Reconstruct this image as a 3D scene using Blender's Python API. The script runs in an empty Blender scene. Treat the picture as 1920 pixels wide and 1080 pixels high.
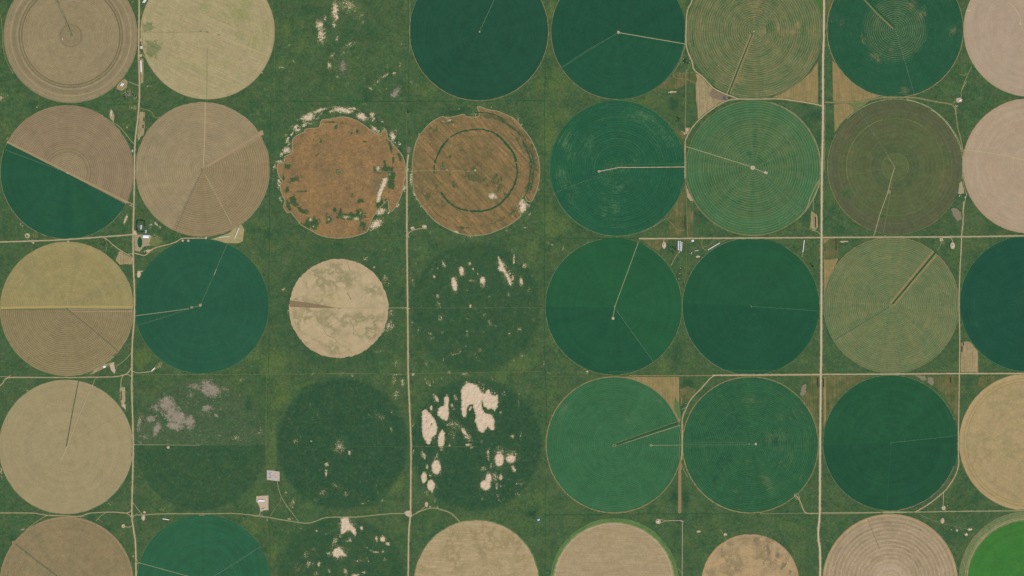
import bpy, bmesh, math, random
import numpy as np
from mathutils import Vector, noise as mnoise

# ------------------------------------------------------------------ scene
scene = bpy.context.scene
COL = scene.collection
cam = bpy.data.objects.new('camera', bpy.data.cameras.new('camera'))
COL.objects.link(cam)
scene.camera = cam
cam.location = (0, 0, 12000)
cam.data.lens = 72
cam.data.sensor_width = 36
cam.data.clip_start = 50
cam.data.clip_end = 90000

EL, AZ = math.radians(54), math.radians(142)
world = bpy.data.worlds.new('World')
scene.world = world
world.use_nodes = True
wn = world.node_tree.nodes
sky = wn.new('ShaderNodeTexSky')
sky.sky_type = 'NISHITA'
sky.sun_disc = False
sky.sun_elevation = EL
sky.sun_rotation = AZ
wn['Background'].inputs[1].default_value = 0.10
world.node_tree.links.new(sky.outputs[0], wn['Background'].inputs[0])
sl = bpy.data.lights.new('sun', 'SUN')
sl.energy = 4.0
sl.angle = math.radians(0.5)
sl.color = (1, 0.95, 0.88)
so = bpy.data.objects.new('sun', sl)
COL.objects.link(so)
so.rotation_euler = (math.pi / 2 - EL, 0, math.pi - AZ)
scene.view_settings.view_transform = 'Standard'
scene.view_settings.look = 'None'
scene.view_settings.exposure = 0
scene.view_settings.gamma = 1

S = 3.125                       # metres per survey unit (1920 units across the tract)
KL = (1.27, 1.285, 1.325)       # irradiance of this daylight, for turning seen colours into albedo

def lin(v):
    v /= 255.0
    return v / 12.92 if v <= 0.04045 else ((v + 0.055) / 1.055) ** 2.4

def C(r, g, b):
    return (lin(r) / KL[0], lin(g) / KL[1], lin(b) / KL[2], 1.0)

def W(x, y):
    return ((x - 960) * S, (540 - y) * S)

OX = [0, 380, 760, 1140, 1520]
OY = [0, 210, 420, 640, 855]

def Z(c, r, *pts):
    """survey sheet (column c, row r) coordinates to survey units"""
    return [(OX[c] + px / 4.8, OY[r] + py / 4.8) for px, py in pts]

def tag(o, label=None, cat=None, group=None, kind=None):
    if label: o['label'] = label
    if cat: o['category'] = cat
    if group: o['group'] = group
    if kind: o['kind'] = kind
    return o

def link(name, data, parent=None, loc=None):
    o = bpy.data.objects.new(name, data)
    COL.objects.link(o)
    if parent: o.parent = parent
    if loc: o.location = loc
    return o

# ------------------------------------------------------------------ node helper
class V:
    def __init__(s, t, k): s.t, s.k = t, k
    def _m(s, op, *a):
        n = s.t.nodes.new('ShaderNodeMath'); n.operation = op
        for i, q in enumerate(a):
            if isinstance(q, V): s.t.links.new(q.k, n.inputs[i])
            else: n.inputs[i].default_value = q
        return V(s.t, n.outputs[0])
    def __add__(s, b): return s._m('ADD', s, b)
    def __radd__(s, b): return s._m('ADD', s, b)
    def __sub__(s, b): return s._m('SUBTRACT', s, b)
    def __rsub__(s, b): return s._m('SUBTRACT', b, s)
    def __mul__(s, b): return s._m('MULTIPLY', s, b)
    def __rmul__(s, b): return s._m('MULTIPLY', s, b)
    def __truediv__(s, b): return s._m('DIVIDE', s, b)
    def sin(s): return s._m('SINE', s)
    def pw(s, b): return s._m('POWER', s, b)
    def mx(s, b): return s._m('MAXIMUM', s, b)
    def ab(s): return s._m('ABSOLUTE', s)
    def clamp(s):
        r = s._m('ADD', s, 0.0); r.k.node.use_clamp = True; return r

class M:
    """small builder for a diffuse material made of layered procedural masks"""
    def __init__(s, name):
        s.m = bpy.data.materials.new(name); s.m.use_nodes = True
        s.t = s.m.node_tree; s.t.nodes.clear()
    def coords(s, mode='world'):
        if mode == 'world':
            n = s.t.nodes.new('ShaderNodeNewGeometry'); k = n.outputs['Position']
        else:
            n = s.t.nodes.new('ShaderNodeTexCoord'); k = n.outputs['Object']
        d = s.t.nodes.new('ShaderNodeSeparateXYZ'); s.t.links.new(k, d.inputs[0])
        s.x = V(s.t, d.outputs[0]) * (1 / S); s.y = V(s.t, d.outputs[1]) * (1 / S)
    def vec(s, x, y, z=0.0):
        n = s.t.nodes.new('ShaderNodeCombineXYZ')
        for i, q in enumerate((x, y, z)):
            if isinstance(q, V): s.t.links.new(q.k, n.inputs[i])
            else: n.inputs[i].default_value = q
        return n.outputs[0]
    def noise(s, vec, scale=1.0, detail=3, rough=0.55, con=3.0, seed=0.0, mid=0.5):
        n = s.t.nodes.new('ShaderNodeTexNoise'); n.noise_dimensions = '3D'
        if seed:
            a = s.t.nodes.new('ShaderNodeVectorMath'); a.operation = 'ADD'
            s.t.links.new(vec, a.inputs[0]); a.inputs[1].default_value = (seed * 13.7, seed * 7.3, seed * 3.1)
            vec = a.outputs[0]
        s.t.links.new(vec, n.inputs['Vector'])
        n.inputs['Scale'].default_value = scale; n.inputs['Detail'].default_value = detail
        n.inputs['Roughness'].default_value = rough
        v = V(s.t, n.outputs[0])
        if con: v = ((v - mid) * con + 0.5).clamp()
        return v
    def step(s, v, a, b):
        n = s.t.nodes.new('ShaderNodeMapRange'); n.interpolation_type = 'SMOOTHSTEP'
        s.t.links.new(v.k, n.inputs[0]); n.inputs[1].default_value = a; n.inputs[2].default_value = b
        return V(s.t, n.outputs[0])
    def mix(s, f, a, b):
        n = s.t.nodes.new('ShaderNodeMix'); n.data_type = 'RGBA'
        if isinstance(f, V): s.t.links.new(f.k, n.inputs[0])
        else: n.inputs[0].default_value = f
        for i, q in ((6, a), (7, b)):
            if isinstance(q, tuple): n.inputs[i].default_value = q
            else: s.t.links.new(q, n.inputs[i])
        return n.outputs[2]
    def gain(s, col, f):
        n = s.t.nodes.new('ShaderNodeVectorMath'); n.operation = 'SCALE'
        if isinstance(col, tuple): n.inputs[0].default_value = col[:3]
        else: s.t.links.new(col, n.inputs[0])
        s.t.links.new(f.k, n.inputs['Scale'])
        return n.outputs[0]
    def attr(s, name='cover'):
        n = s.t.nodes.new('ShaderNodeAttribute'); n.attribute_name = name
        d = s.t.nodes.new('ShaderNodeSeparateColor'); s.t.links.new(n.outputs['Color'], d.inputs[0])
        return [V(s.t, d.outputs[i]) for i in range(3)] + [V(s.t, n.outputs['Alpha'])]
    def out(s, col, rough=None):
        if rough is None:
            n = s.t.nodes.new('ShaderNodeBsdfDiffuse')
            k = n.inputs['Color']
        else:
            n = s.t.nodes.new('ShaderNodeBsdfPrincipled'); n.inputs['Roughness'].default_value = rough
            k = n.inputs['Base Color']
        if isinstance(col, tuple): k.default_value = col
        else: s.t.links.new(col, k)
        o = s.t.nodes.new('ShaderNodeOutputMaterial'); s.t.links.new(n.outputs[0], o.inputs[0])
        return s.m

# ------------------------------------------------------------------ materials
SAND = C(209, 188, 160)
DARKG = C(43, 77, 57)
OLIVE = C(86, 106, 62)
MAUVE = C(108, 106, 88)

def ground_material():
    m = M('prairie'); m.coords()
    p = m.vec(m.x, m.y)
    big = m.noise(p, 0.012, 3, 0.5, 3.0)
    mid = m.noise(p, 0.05, 4, 0.6, 2.6, 3)
    fine = m.noise(p, 0.35, 4, 0.7, 2.4, 5)
    dot = m.noise(p, 1.1, 2, 0.6, 2.2, 9)
    R, G, B, A = m.attr()
    c = m.mix(mid, C(55, 94, 58), C(68, 104, 62))
    c = m.mix(big * 0.75, c, C(82, 101, 62))
    brn = m.noise(p, 0.06, 5, 0.68, 3.8, 91)
    c = m.mix(brn.pw(1.8) * 0.5, c, C(98, 104, 74))
    big2 = m.noise(p, 0.035, 4, 0.62, 3.6, 81)
    c = m.mix(big2.pw(1.4) * 0.5, c, C(42, 80, 54))
    hue = m.noise(p, 0.13, 5, 0.7, 3.2, 41)
    hue2 = m.noise(p, 0.10, 5, 0.72, 3.4, 47)
    c = m.mix(hue * 0.4, c, C(42, 82, 62))
    c = m.mix(hue2.pw(1.6) * 0.55, c, C(88, 102, 66))
    jit = (mid - 0.5) * 0.5 + (fine - 0.5) * 0.45
    c = m.mix(m.step(R + jit * 0.8, 0.18, 0.95) * 0.88, c, OLIVE)
    c = m.mix(m.step(A, 0.44, 0.56) * 0.55, c, C(74, 94, 68))
    c = m.mix(m.step(A + jit * 0.9, 0.68, 1.2) * 0.75, c, MAUVE)
    mn = m.noise(p, 0.32, 5, 0.75, 2.6, 61)
    c = m.mix(m.step(A + (mn - 0.5) * 0.85 + (hue - 0.5) * 0.45, 0.74, 1.1) * 0.85, c, C(153, 141, 124))
    c = m.mix(m.step(G + jit * 0.6, 0.15, 0.9) * 0.85, c, DARKG)
    c = m.mix(m.step(G, 0.1, 0.6) * hue2 * 0.3, c, C(66, 96, 58))
    sp = m.noise(p, 0.42, 5, 0.8, 3.6, 21)
    # tan and olive fringe, then bare sand
    c = m.mix(m.step(B + (sp - 0.5) * 1.1, 0.42, 1.05) * 0.65, c, C(122, 124, 78))
    c = m.mix(m.step(B * 1.7 + (sp - 0.5) * 1.7, 1.38, 1.75), c, SAND)
    # scattered single pale plants and blow-outs
    rare = m.noise(p, 0.16, 2, 0.6, 3.5, 31)
    c = m.mix(m.step(dot * 0.9 + rare * 0.5, 1.06, 1.3) * 0.5, c, C(140, 142, 104))
    sm = m.noise(p, 0.22, 3, 0.6, 2.6, 71)
    c = m.gain(c, (fine * 0.42 + dot * 0.26 + sm * 0.26 + mid * 0.10) + 0.48)
    return m.out(c)

def plain_material(name, a, b, scale=0.4, grain=0.25, rows=None, c3=None, a3=0.5, s3=0.08):
    """two-tone soil, gravel or fallow; rows = (angle, spacing, strength)"""
    m = M(name); m.coords()
    p = m.vec(m.x, m.y)
    n1 = m.noise(p, scale, 4, 0.65, 2.6, 2)
    n2 = m.noise(p, 1.3, 3, 0.7, 2.4, 4)
    c = m.mix(n1, a, b)
    if c3:
        n3 = m.noise(p, s3, 4, 0.6, 4.0, 8)
        c = m.mix((n3 * a3), c, c3)
    g = n2 * grain + (1 - grain * 0.5)
    if rows:
        ang, sp, st = rows
        ca, sa = math.cos(ang), math.sin(ang)
        u = m.x * ca + m.y * sa; v = m.y * ca - m.x * sa
        rn = m.noise(m.vec(u * 0.03, v * (1.0 / sp)), 1.0, 2, 0.6, 3.0, 6)
        g = g * (rn * st + (1 - st * 0.5))
    c = m.gain(c, g)
    return m.out(c)

def field_material(name, base, alt, alt_s=0.03, alt_a=1.0, ring=None, arc=None, rad=None, rows=None,
                   annuli=(), m1=None, m2=None, m3=None, m1a=1.0, fine=0.16, speck=0.0, seed=1, jig=1.0,
                   blot=None):
    """crop cover in the field's own polar coordinates.
    ring=(spacing, strength, colour, sharpness, brokenness)  arc=(colour, strength)  rad=(colour, strength)
    rows=(angle, spacing, strength)   annuli=[(r0, r1, colour, strength)]  m1..m3 colours of cover patches"""
    m = M(name); m.coords('object')
    x, y = m.x, m.y
    p = m.vec(x, y)
    r = (x * x + y * y).pw(0.5).mx(0.01)
    dx, dy = x / r, y / r
    big = m.noise(p, alt_s, 4, 0.6, 3.0, seed)
    c = m.mix(big * alt_a, base, alt)
    hm = m.noise(p, 0.17, 4, 0.7, 3.0, seed + 61); hm2 = m.noise(p, 0.24, 4, 0.7, 3.0, seed + 67)
    k = 0.40 if base[1] > base[0] * 1.3 else 0.16
    c = m.mix(hm * k, c, (min(1, base[0] * 1.7), base[1] * 1.02, base[2] * 0.85, 1))
    c = m.mix(hm2 * k, c, (base[0] * 0.6, base[1] * 0.98, base[2] * 1.05, 1))
    jit = m.noise(p, 0.14, 5, 0.65, 2.4, seed + 3)
    if blot:                       # darker vein-like blotches of the soil
        bn = m.noise(p, blot[2], 5, 0.62, 0, seed + 40)
        vein = 1 - m.step((bn - 0.5).ab() + (jit - 0.5) * blot[3] * 1.1, 0.0, blot[3] * 1.9)
        bm = m.noise(p, blot[2] * 0.6, 2, 0.5, 5.0, seed + 44, 0.52)
        c = m.mix((vein * bm * (blot[1] * 1.6)).clamp(), c, blot[0])
    if arc:
        an = m.noise(m.vec(dx * 2.2, dy * 2.2, r * 0.14), 1.0, 3, 0.7, 3.0, seed + 5)
        an2 = m.noise(m.vec(dx * 5, dy * 5, r * 0.6), 1.0, 2, 0.6, 2.6, seed + 6)
        c = m.mix(((an * 0.6 + an2 * 0.5).pw(1.5) * min(1.0, arc[1] * 1.5)).clamp(), c, arc[0])
    if rad:
        rn = m.noise(m.vec(dx * 4.5, dy * 4.5, r * 0.004), 1.0, 3, 0.7, 3.4, seed + 8)
        c = m.mix((rn * (rad[1] * 1.3)).clamp(), c, rad[0])
    for (r0, r1, col, st) in annuli:
        w = (r1 - r0) * 0.25 + 0.15
        f = m.step(r + (jit - 0.5) * 0.6, r0 - w, r0 + w) * (1 - m.step(r, r1 - w, r1 + w))
        c = m.mix(f * st, c, col)
    if m1 or m2 or m3:
        R, G, B, A = m.attr()
        big2 = m.noise(p, 0.05, 3, 0.6, 2.4, seed + 50)
        jj = (jit - 0.5) * jig + (big2 - 0.5) * 0.3
        if m1:
            an3 = m.noise(m.vec(dx * 3, dy * 3, r * 0.5), 1.0, 3, 0.7, 3.2, seed + 52)
            fn = m.noise(p, 0.4, 4, 0.75, 3.0, seed + 54)
            gr = (an3 - 0.5) * 0.7 + (fn - 0.5) * 0.7
            c = m.mix(m.step(R + jj * 0.5 + gr, 0.25, 1.15) * min(1, m1a * 1.15), c, m1)
        if m2: c = m.mix(m.step(G + jj * 0.8, 0.3, 0.66) * 0.92, c, m2)
        if m3:
            sp = m.noise(p, 0.6, 5, 0.75, 3.2, seed + 13)
            c = m.mix(m.step(B + (sp - 0.5) * 1.3, 0.35, 0.9) * 0.7, c, C(96, 118, 70))
            c = m.mix(m.step(B * 1.6 + (sp - 0.5) * 1.2, 1.25, 1.5), c, m3)
    if ring:
        ringmax = ring[5] if len(ring) > 5 else None
        spc, st, col, shp, brk = ring[:5]
        wob = m.noise(m.vec(dx * 1.6, dy * 1.6, r * 0.02), 1.0, 2, 0.5, 0, seed + 15)
        rr = r + (wob - 0.5) * 1.6
        wv = ((rr * (2 * math.pi / spc)).sin() * 0.5 + 0.5).pw(shp)
        bn = m.noise(m.vec(dx * 3.2, dy * 3.2, r * 0.09), 1.0, 4, 0.7, 3.4, seed + 17)
        bn = (bn * 0.55 + m.noise(m.vec(dx * 9, dy * 9, r * 0.8), 1.0, 2, 0.6, 3.6, seed + 18) * 0.6)
        f = (wv * (st * 1.35) * (bn * brk + (1 - brk * 0.6))).clamp()
        if ringmax: f = f * (1 - m.step(r + (bn - 0.5) * 14, ringmax - 6, ringmax + 5))
        c = m.mix(f, c, col)
    rv = m.noise(m.vec(dx * 3.5, dy * 3.5, r * 0.006), 1.0, 3, 0.6, 3.0, seed + 33)
    av = m.noise(m.vec(dx * 0.6, dy * 0.6, r * 0.11), 1.0, 3, 0.65, 3.0, seed + 35)
    ra = 0.10 if base[1] > base[0] * 1.3 else 0.04
    c = m.gain(c, rv * ra + av * 0.10 + (0.95 - ra / 2))
    if rows:
        ang, sp, st = rows[:3]
        ca, sa = math.cos(ang), math.sin(ang)
        u = x * ca + y * sa; v = y * ca - x * sa
        rn = m.noise(m.vec(u * 0.02, v * (1.0 / sp)), 1.0, 3, 0.65, 2.8, seed + 19)
        rcol = rows[3] if len(rows) > 3 else alt
        c = m.mix(rn * st, c, rcol)
    d1 = m.noise(p, 0.9, 4, 0.75, 2.4, seed + 23)
    d2 = m.noise(p, 0.34, 3, 0.7, 2.6, seed + 25)
    d3 = m.noise(p, 0.09, 4, 0.65, 2.6, seed + 27)
    fine = fine * 1.35
    g = (d1 * 0.7 + d2 * 0.9 + d3 * 0.6) * fine + (1 - fine * 1.1)
    c = m.gain(c, g)
    if speck:
        sn = m.noise(p, 1.0, 1, 0.5, 0, seed + 29)
        c = m.mix(m.step(sn, 0.76, 0.82) * speck, c, C(190, 190, 160))
    return m.out(c)

def flat(name, col, rough=0.8, var=0.12, scale=0.6):
    m = M(name); m.coords()
    n = m.noise(m.vec(m.x, m.y), scale, 3, 0.6, 2.2)
    return m.out(m.gain(col, n * var + (1 - var / 2)), rough)

# ------------------------------------------------------------------ cover masks (surveyed patches)
BL = []     # (channel, x, y, rx, ry, rot, amp)  channel 0 olive, 1 lush dark, 2 sandy, 3 mauve weeds
def bl(ch, c, r, x, y, rx, ry=None, rot=0.0, amp=1.0):
    px, py = Z(c, r, (x, y))[0]
    if ch == 3 and amp < 1 and (c, r) != (0, 3): amp *= 0.5
    if ch == 2 and (r, c) in ((1, 1), (0, 1), (1, 2)): amp *= 1.12; rx *= 1.15; ry = (ry or rx / 1.15) * 1.15
    if ch == 3 and amp >= 1: rx *= 1.18; ry = (ry or rx / 1.18) * 1.18
    BL.append((ch, px, py, rx / 4.8, (ry or rx) / 4.8, math.radians(rot), amp))

def blob_eval(X, Y, blobs, out):
    for ch, px, py, rx, ry, rot, amp in blobs:
        R = max(rx, ry) * 2.3
        k = (np.abs(X - px) < R) & (np.abs(Y - py) < R)
        if not k.any(): continue
        dx, dy = X[k] - px, Y[k] - py
        ca, sa = math.cos(rot), math.sin(rot)
        u = (dx * ca + dy * sa) / rx; v = (dy * ca - dx * sa) / ry
        f = amp * np.exp(-0.75 * (u * u + v * v))
        o = out[:, ch]; o[k] = np.maximum(o[k], f) if ch != 3 else np.maximum(o[k], f)
    return out

# old crop circles grassed over: (x, y, r, darkness, softness)
OLD = [(642, 832, 124, .78, 8), (892, 833, 125, .82, 10), (892, 577, 124, .62, 9), (640, 1091, 124, .62, 10),
       (636, 577, 126, .38, 10), (376, 834, 124, .1, 3)]

def sstep(a, b, x):
    t = np.clip((x - a) / (b - a), 0, 1); return t * t * (3 - 2 * t)

def cover(X, Y):
    out = np.zeros((X.size, 4), dtype=np.float32)
    for (cx, cy, r, d, s) in OLD:
        q = np.hypot(X - cx, Y - cy)
        out[:, 1] = np.maximum(out[:, 1], d * (1 - sstep(r - s, r + s, q)))
    # faded south half / weedy north half of the circle east of the first road
    q = np.hypot(X - 376, Y - 834)
    ins = 1 - sstep(121, 126, q)
    n_half = ins * (1 - sstep(834.2, 836.2, Y)); s_half = ins * sstep(834.2, 836.2, Y)
    out[:, 3] = np.maximum(out[:, 3], n_half * 0.55)
    out[:, 1] = np.maximum(out[:, 1], s_half * 0.62)
    # dark ring round the small bright circle, olive ground in the star-shaped gaps
    blob_eval(X, Y, BL, out)
    return out

# olive gaps
bl(0, 1, 3, 640, 180, 130, 110); bl(0, 1, 3, 700, 480, 110, 160, 15, .8); bl(0, 1, 3, 640, 900, 30, 200, 0, .9)
bl(0, 1, 3, 900, 400, 160, 25, -25, .8); bl(0, 1, 3, 480, 120, 60, 120, 30, .7); bl(0, 1, 3, 300, 260, 120, 30, -10, .7)
bl(0, 2, 3, 1000, 190, 130, 90, 0, .9); bl(0, 2, 3, 860, 330, 60, 60, 0, .8); bl(3, 2, 3, 1090, 380, 120, 90, 0, .9)
bl(3, 2, 3, 1180, 520, 60, 140, 0, .6); bl(0, 2, 3, 1180, 150, 60, 120, 0, .6); bl(0, 2, 3, 1340, 420, 50, 120, 0, .6)
bl(0, 3, 3, 500, 230, 60, 60, 0, 1.0); bl(0, 3, 3, 750, 190, 60, 70, 0, .5); bl(0, 3, 3, 1780, 170, 80, 60, 0, .7)
bl(1, 3, 3, 620, 120, 60, 160, 10, .7); bl(1, 3, 3, 720, 380, 60, 50, 0, .8); bl(3, 3, 3, 740, 450, 60, 60, 0, .8)
bl(0, 2, 0, 1380, 760, 110, 130, 0, .9); bl(0, 2, 0, 1200, 760, 80, 120, 0, .7); bl(3, 2, 0, 1340, 640, 60, 80, 0, .7)
bl(0, 2, 0, 180, 800, 120, 90, 0, .75); bl(3, 2, 0, 190, 840, 60, 60, 0, .7); bl(0, 2, 0, 1310, 100, 40, 160, 0, .9)
bl(0, 2, 0, 5, 100, 20, 120, 0, .7); bl(0, 2, 0, 1400, 1050, 120, 60, 0, .8); bl(0, 2, 1, 1290, 180, 70, 220, 0, .9)
bl(0, 2, 1, 1300, 950, 60, 180, 0, .9); bl(0, 2, 1, 1420, 1000, 90, 60, 30, .9); bl(0, 2, 2, 1350, 50, 110, 70, 0, .95)
bl(0, 2, 1, 1150, 100, 50, 100, 30, .4); bl(0, 2, 2, 1150, 260, 80, 150, 0, .65); bl(3, 2, 2, 1160, 280, 25, 60, 0, .7)
bl(0, 2, 2, 1320, 330, 60, 130, 0, .5); bl(0, 2, 2, 160, 300, 110, 120, 0, .4); bl(0, 2, 2, 90, 350, 40, 40, 0, .6)
bl(0, 2, 2, 1230, 600, 40, 80, 0, .5); bl(0, 2, 2, 1320, 1040, 50, 80, 0, .6); bl(1, 2, 2, 1290, 450, 50, 120, 0, .5)
bl(0, 2, 2, 600, 130, 200, 40, 0, .3); bl(1, 2, 2, 600, 260, 200, 120, 0, .35); bl(1, 2, 2, 1150, 560, 60, 120, 0, .35)
bl(0, 3, 0, 380, 900, 120, 60, 0, .8); bl(0, 3, 0, 900, 880, 5, 5, 0, .1); bl(1, 3, 0, 590, 940, 40, 60, 0, .9)
bl(0, 3, 0, 740, 600, 40, 80, 0, .5); bl(3, 3, 0, 600, 740, 90, 50, -20, .95); bl(0, 3, 0, 660, 10, 40, 60, 0, 1.0)
bl(3, 3, 1, 650, 820, 60, 120, 20, .95); bl(3, 3, 1, 640, 200, 60, 60, 0, .95); bl(3, 3, 1, 640, 980, 100, 80, 0, .9)
bl(0, 3, 1, 1750, 1040, 120, 50, 0, .4); bl(3, 3, 1, 740, 900, 30, 120, 0, .9); bl(0, 3, 2, 430, 60, 80, 40, 0, .7)
bl(3, 3, 2, 640, 70, 90, 60, 0, .9); bl(3, 3, 2, 390, 200, 70, 50, 20, .85); bl(3, 3, 2, 1640, 190, 110, 40, 25, .95)
bl(0, 3, 2, 1780, 240, 100, 80, 0, .3); bl(0, 3, 2, 690, 420, 25, 90, 0, .6); bl(0, 3, 2, 820, 160, 60, 40, 0, .6)
bl(1, 3, 0, 1870, 1040, 90, 60, 0, .7); bl(1, 3, 1, 850, 930, 60, 100, 0, .6); bl(1, 3, 1, 1780, 940, 60, 80, 0, .6)
bl(0, 4, 1, 150, 780, 80, 80, 0, .3); bl(3, 4, 1, 190, 820, 70, 80, 0, .9); bl(0, 4, 2, 1300, 250, 60, 110, 0, .5)
bl(0, 4, 2, 1500, 180, 110, 60, 0, .3); bl(0, 4, 2, 50, 200, 60, 80, 0, .4); bl(1, 4, 2, 1420, 380, 40, 80, 0, .35)
bl(0, 4, 0, 1250, 760, 120, 100, 0, .35); bl(0, 4, 0, 1450, 870, 120, 90, 0, .25); bl(0, 4, 0, 90, 40, 20, 80, 0, 1.2)
bl(3, 4, 3, 200, 450, 120, 110, 0, .95); bl(3, 4, 3, 300, 360, 150, 40, 0, .9); bl(3, 4, 3, 1200, 400, 110, 90, 0, .85)
bl(0, 4, 3, 1100, 340, 120, 40, 0, .5); bl(3, 4, 3, 1560, 380, 150, 50, -20, .7); bl(3, 4, 3, 1280, 560, 50, 110, 0, .85)
bl(1, 4, 3, 1420, 350, 90, 50, 0, .5); bl(0, 4, 3, 240, 180, 120, 60, 0, .4); bl(3, 4, 3, 60, 500, 30, 160, 0, .8)
bl(0, 4, 4, 180, 350, 100, 80, 0, .45); bl(1, 4, 4, 1200, 560, 60, 40, 0, .6); bl(1, 4, 4, 1240, 720, 60, 60, 0, .6)
bl(0, 4, 4, 1400, 250, 110, 110, 0, .3); bl(0, 4, 4, 200, 700, 90, 90, 0, .25); bl(1, 4, 4, 60, 900, 60, 120, 0, .3)
bl(0, 3, 4, 550, 350, 40, 60, 0, .4); bl(1, 3, 4, 600, 370, 45, 80, 0, .9); bl(1, 3, 4, 700, 390, 35, 90, 0, .95)
bl(0, 3, 4, 760, 420, 60, 90, 0, .55); bl(0, 3, 4, 1800, 400, 80, 80, 0, .35); bl(0, 3, 4, 1650, 640, 160, 60, 20, .7)
bl(0, 3, 4, 1700, 880, 80, 60, 30, .75); bl(0, 3, 4, 900, 900, 50, 60, 0, .7); bl(1, 3, 4, 620, 700, 60, 60, 0, .6)
bl(0, 2, 4, 1180, 380, 110, 110, 0, .6); bl(0, 2, 4, 1120, 620, 110, 60, 0, .5); bl(1, 2, 4, 1130, 520, 60, 40, 0, .8)
bl(1, 2, 4, 1400, 400, 60, 50, 0, .5); bl(0, 2, 4, 600, 560, 260, 20, 0, .6); bl(0, 2, 4, 1000, 720, 80, 60, 40, .4)
bl(3, 2, 4, 110, 300, 60, 120, 0, .8); bl(3, 2, 4, 110, 700, 60, 90, 0, .8); bl(1, 2, 4, 380, 560, 60, 50, 0, .3)
bl(3, 2, 3, 90, 520, 50, 120, 0, .75); bl(0, 2, 3, 120, 180, 90, 60, 0, .3); bl(0, 2, 3, 460, 780, 90, 90, 0, 1.0)
bl(0, 2, 3, 340, 1000, 40, 60, 0, .9); bl(0, 2, 3, 860, 1010, 150, 50, 0, 1.0); bl(0, 2, 4, 860, 90, 90, 60, 0, .95)
bl(0, 2, 4, 740, 120, 60, 50, 0, .9); bl(0, 2, 4, 240, 320, 60, 60, 0, .7); bl(0, 2, 4, 960, 420, 60, 60, 0, .6)
# north rangeland
for a in ((0, 760, 250, 60, 130, 0, .8), (0, 880, 420, 120, 120, 30, .55), (0, 900, 220, 60, 60, 0, .6), (3, 1650, 400, 120, 160, 20, .9),
          (3, 1260, 610, 40, 90, 10, 1.0), (3, 1740, 830, 40, 80, 30, 1.0), (3, 1800, 60, 50, 90, 0, .8), (3, 1050, 600, 120, 60, 0, .55),
          (0, 1000, 700, 220, 60, 0, .45), (0, 700, 560, 60, 40, 0, .7), (1, 950, 100, 200, 70, 0, .5), (1, 1100, 480, 120, 70, 0, .3),
          (3, 1260, 800, 90, 20, 0, .7), (0, 1340, 60, 90, 60, 0, .6), (1, 1540, 330, 80, 100, 0, .4), (3, 870, 330, 60, 30, 0, .7),
          (0, 560, 760, 90, 60, 0, .4), (0, 640, 960, 40, 60, 0, .3), (1, 1330, 200, 60, 90, 0, .4), (0, 1200, 610, 80, 50, 0, .7)):
    bl(a[0], 1, 0, *a[1:])
for a in ((1190, 100, 28, 80, 0, 1.1), (1050, 225, 32, 45, 0, 1.0), (1070, 320, 38, 75, 0, .95), (1210, 350, 14, 30, 0, .9),
          (1140, 585, 18, 34, -10, .95), (710, 608, 32, 8, 0, .95), (1320, 400, 60, 26, -20, .7), (1165, 500, 40, 24, -30, .7),
          (1640, 680, 50, 12, -30, .9), (1665, 600, 8, 34, -15, .85), (1722, 660, 14, 16, 0, 1.0), (1778, 600, 8, 60, 0, .8),
          (1510, 795, 24, 12, 30, .9), (1450, 720, 16, 16, 0, .8), (1310, 50, 100, 60, 20, .72), (1395, 520, 8, 20, 0, .8),
          (1265, 480, 14, 16, 0, .85), (1215, 690, 24, 14, 0, .75), (1300, 745, 18, 10, 0, .8), (780, 410, 20, 10, 0, .75),
          (820, 555, 20, 16, 0, .7), (1580, 735, 14, 16, 20, .9), (1100, 165, 14, 26, 0, .9), (1180, 225, 18, 26, 0, .95),
          (1440, 200, 14, 22, 0, .85), (1550, 760, 10, 10, 0, .8), (1550, 930, 12, 12, 0, .5), (1460, 940, 24, 8, 10, .8),
          (1640, 800, 30, 26, 0, .5), (1420, 140, 40, 40, 0, .6), (1780, 400, 60, 60, 0, .45)):
    bl(2, 1, 0, *a)
# sand ring round the first brown circle
for a in ((940, 1045, 75, 22, -25, 1.1), (1060, 990, 60, 14, -18, 1.05), (1200, 962, 60, 8, 0, .95), (1270, 995, 80, 20, 5, 1.2),
          (1350, 975, 50, 12, 10, 1.0), (1420, 1045, 40, 26, 20, 1.15), (1525, 1035, 22, 26, 0, 1.1)):
    bl(2, 1, 0, *a)
for a in ((955, 50, 62, 30, -18, 1.1), (1440, 50, 55, 26, 25, 1.1), (1555, 160, 55, 16, 38, 1.05), (1710, 215, 24, 42, -15, 1.15),
          (1620, 85, 26, 8, 45, .9), (850, 160, 34, 18, 0, 1.0), (755, 345, 36, 26, 0, 1.15), (690, 445, 45, 10, -10, .95),
          (645, 500, 12, 44, 5, .85), (700, 785, 12, 34, -25, .95), (800, 125, 20, 8, 0, .8), (740, 210, 40, 10, 0, .8),
          (752, 265, 10, 24, 10, .85), (1560, 1010, 62, 34, -38, 1.2), (1605, 895, 42, 30, -20, 1.1), (940, 110, 90, 22, -8, .62),
          (1740, 170, 14, 20, 0, .7), (880, 1000, 60, 5, 35, .75), (1880, 560, 10, 40, 0, .9), (1905, 740, 8, 40, -25, .9),
          (1840, 20, 10, 40, 0, .75), (630, 640, 8, 60, 0, .6), (660, 680, 4, 4, 0, 1.1)):
    bl(2, 1, 1, *a)
bl(3, 1, 1, 1860, 340, 20, 34, 0, 1.1); bl(3, 1, 1, 1865, 860, 14, 30, 0, .9); bl(0, 1, 1, 560, 120, 60, 110, 0, .35)
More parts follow.
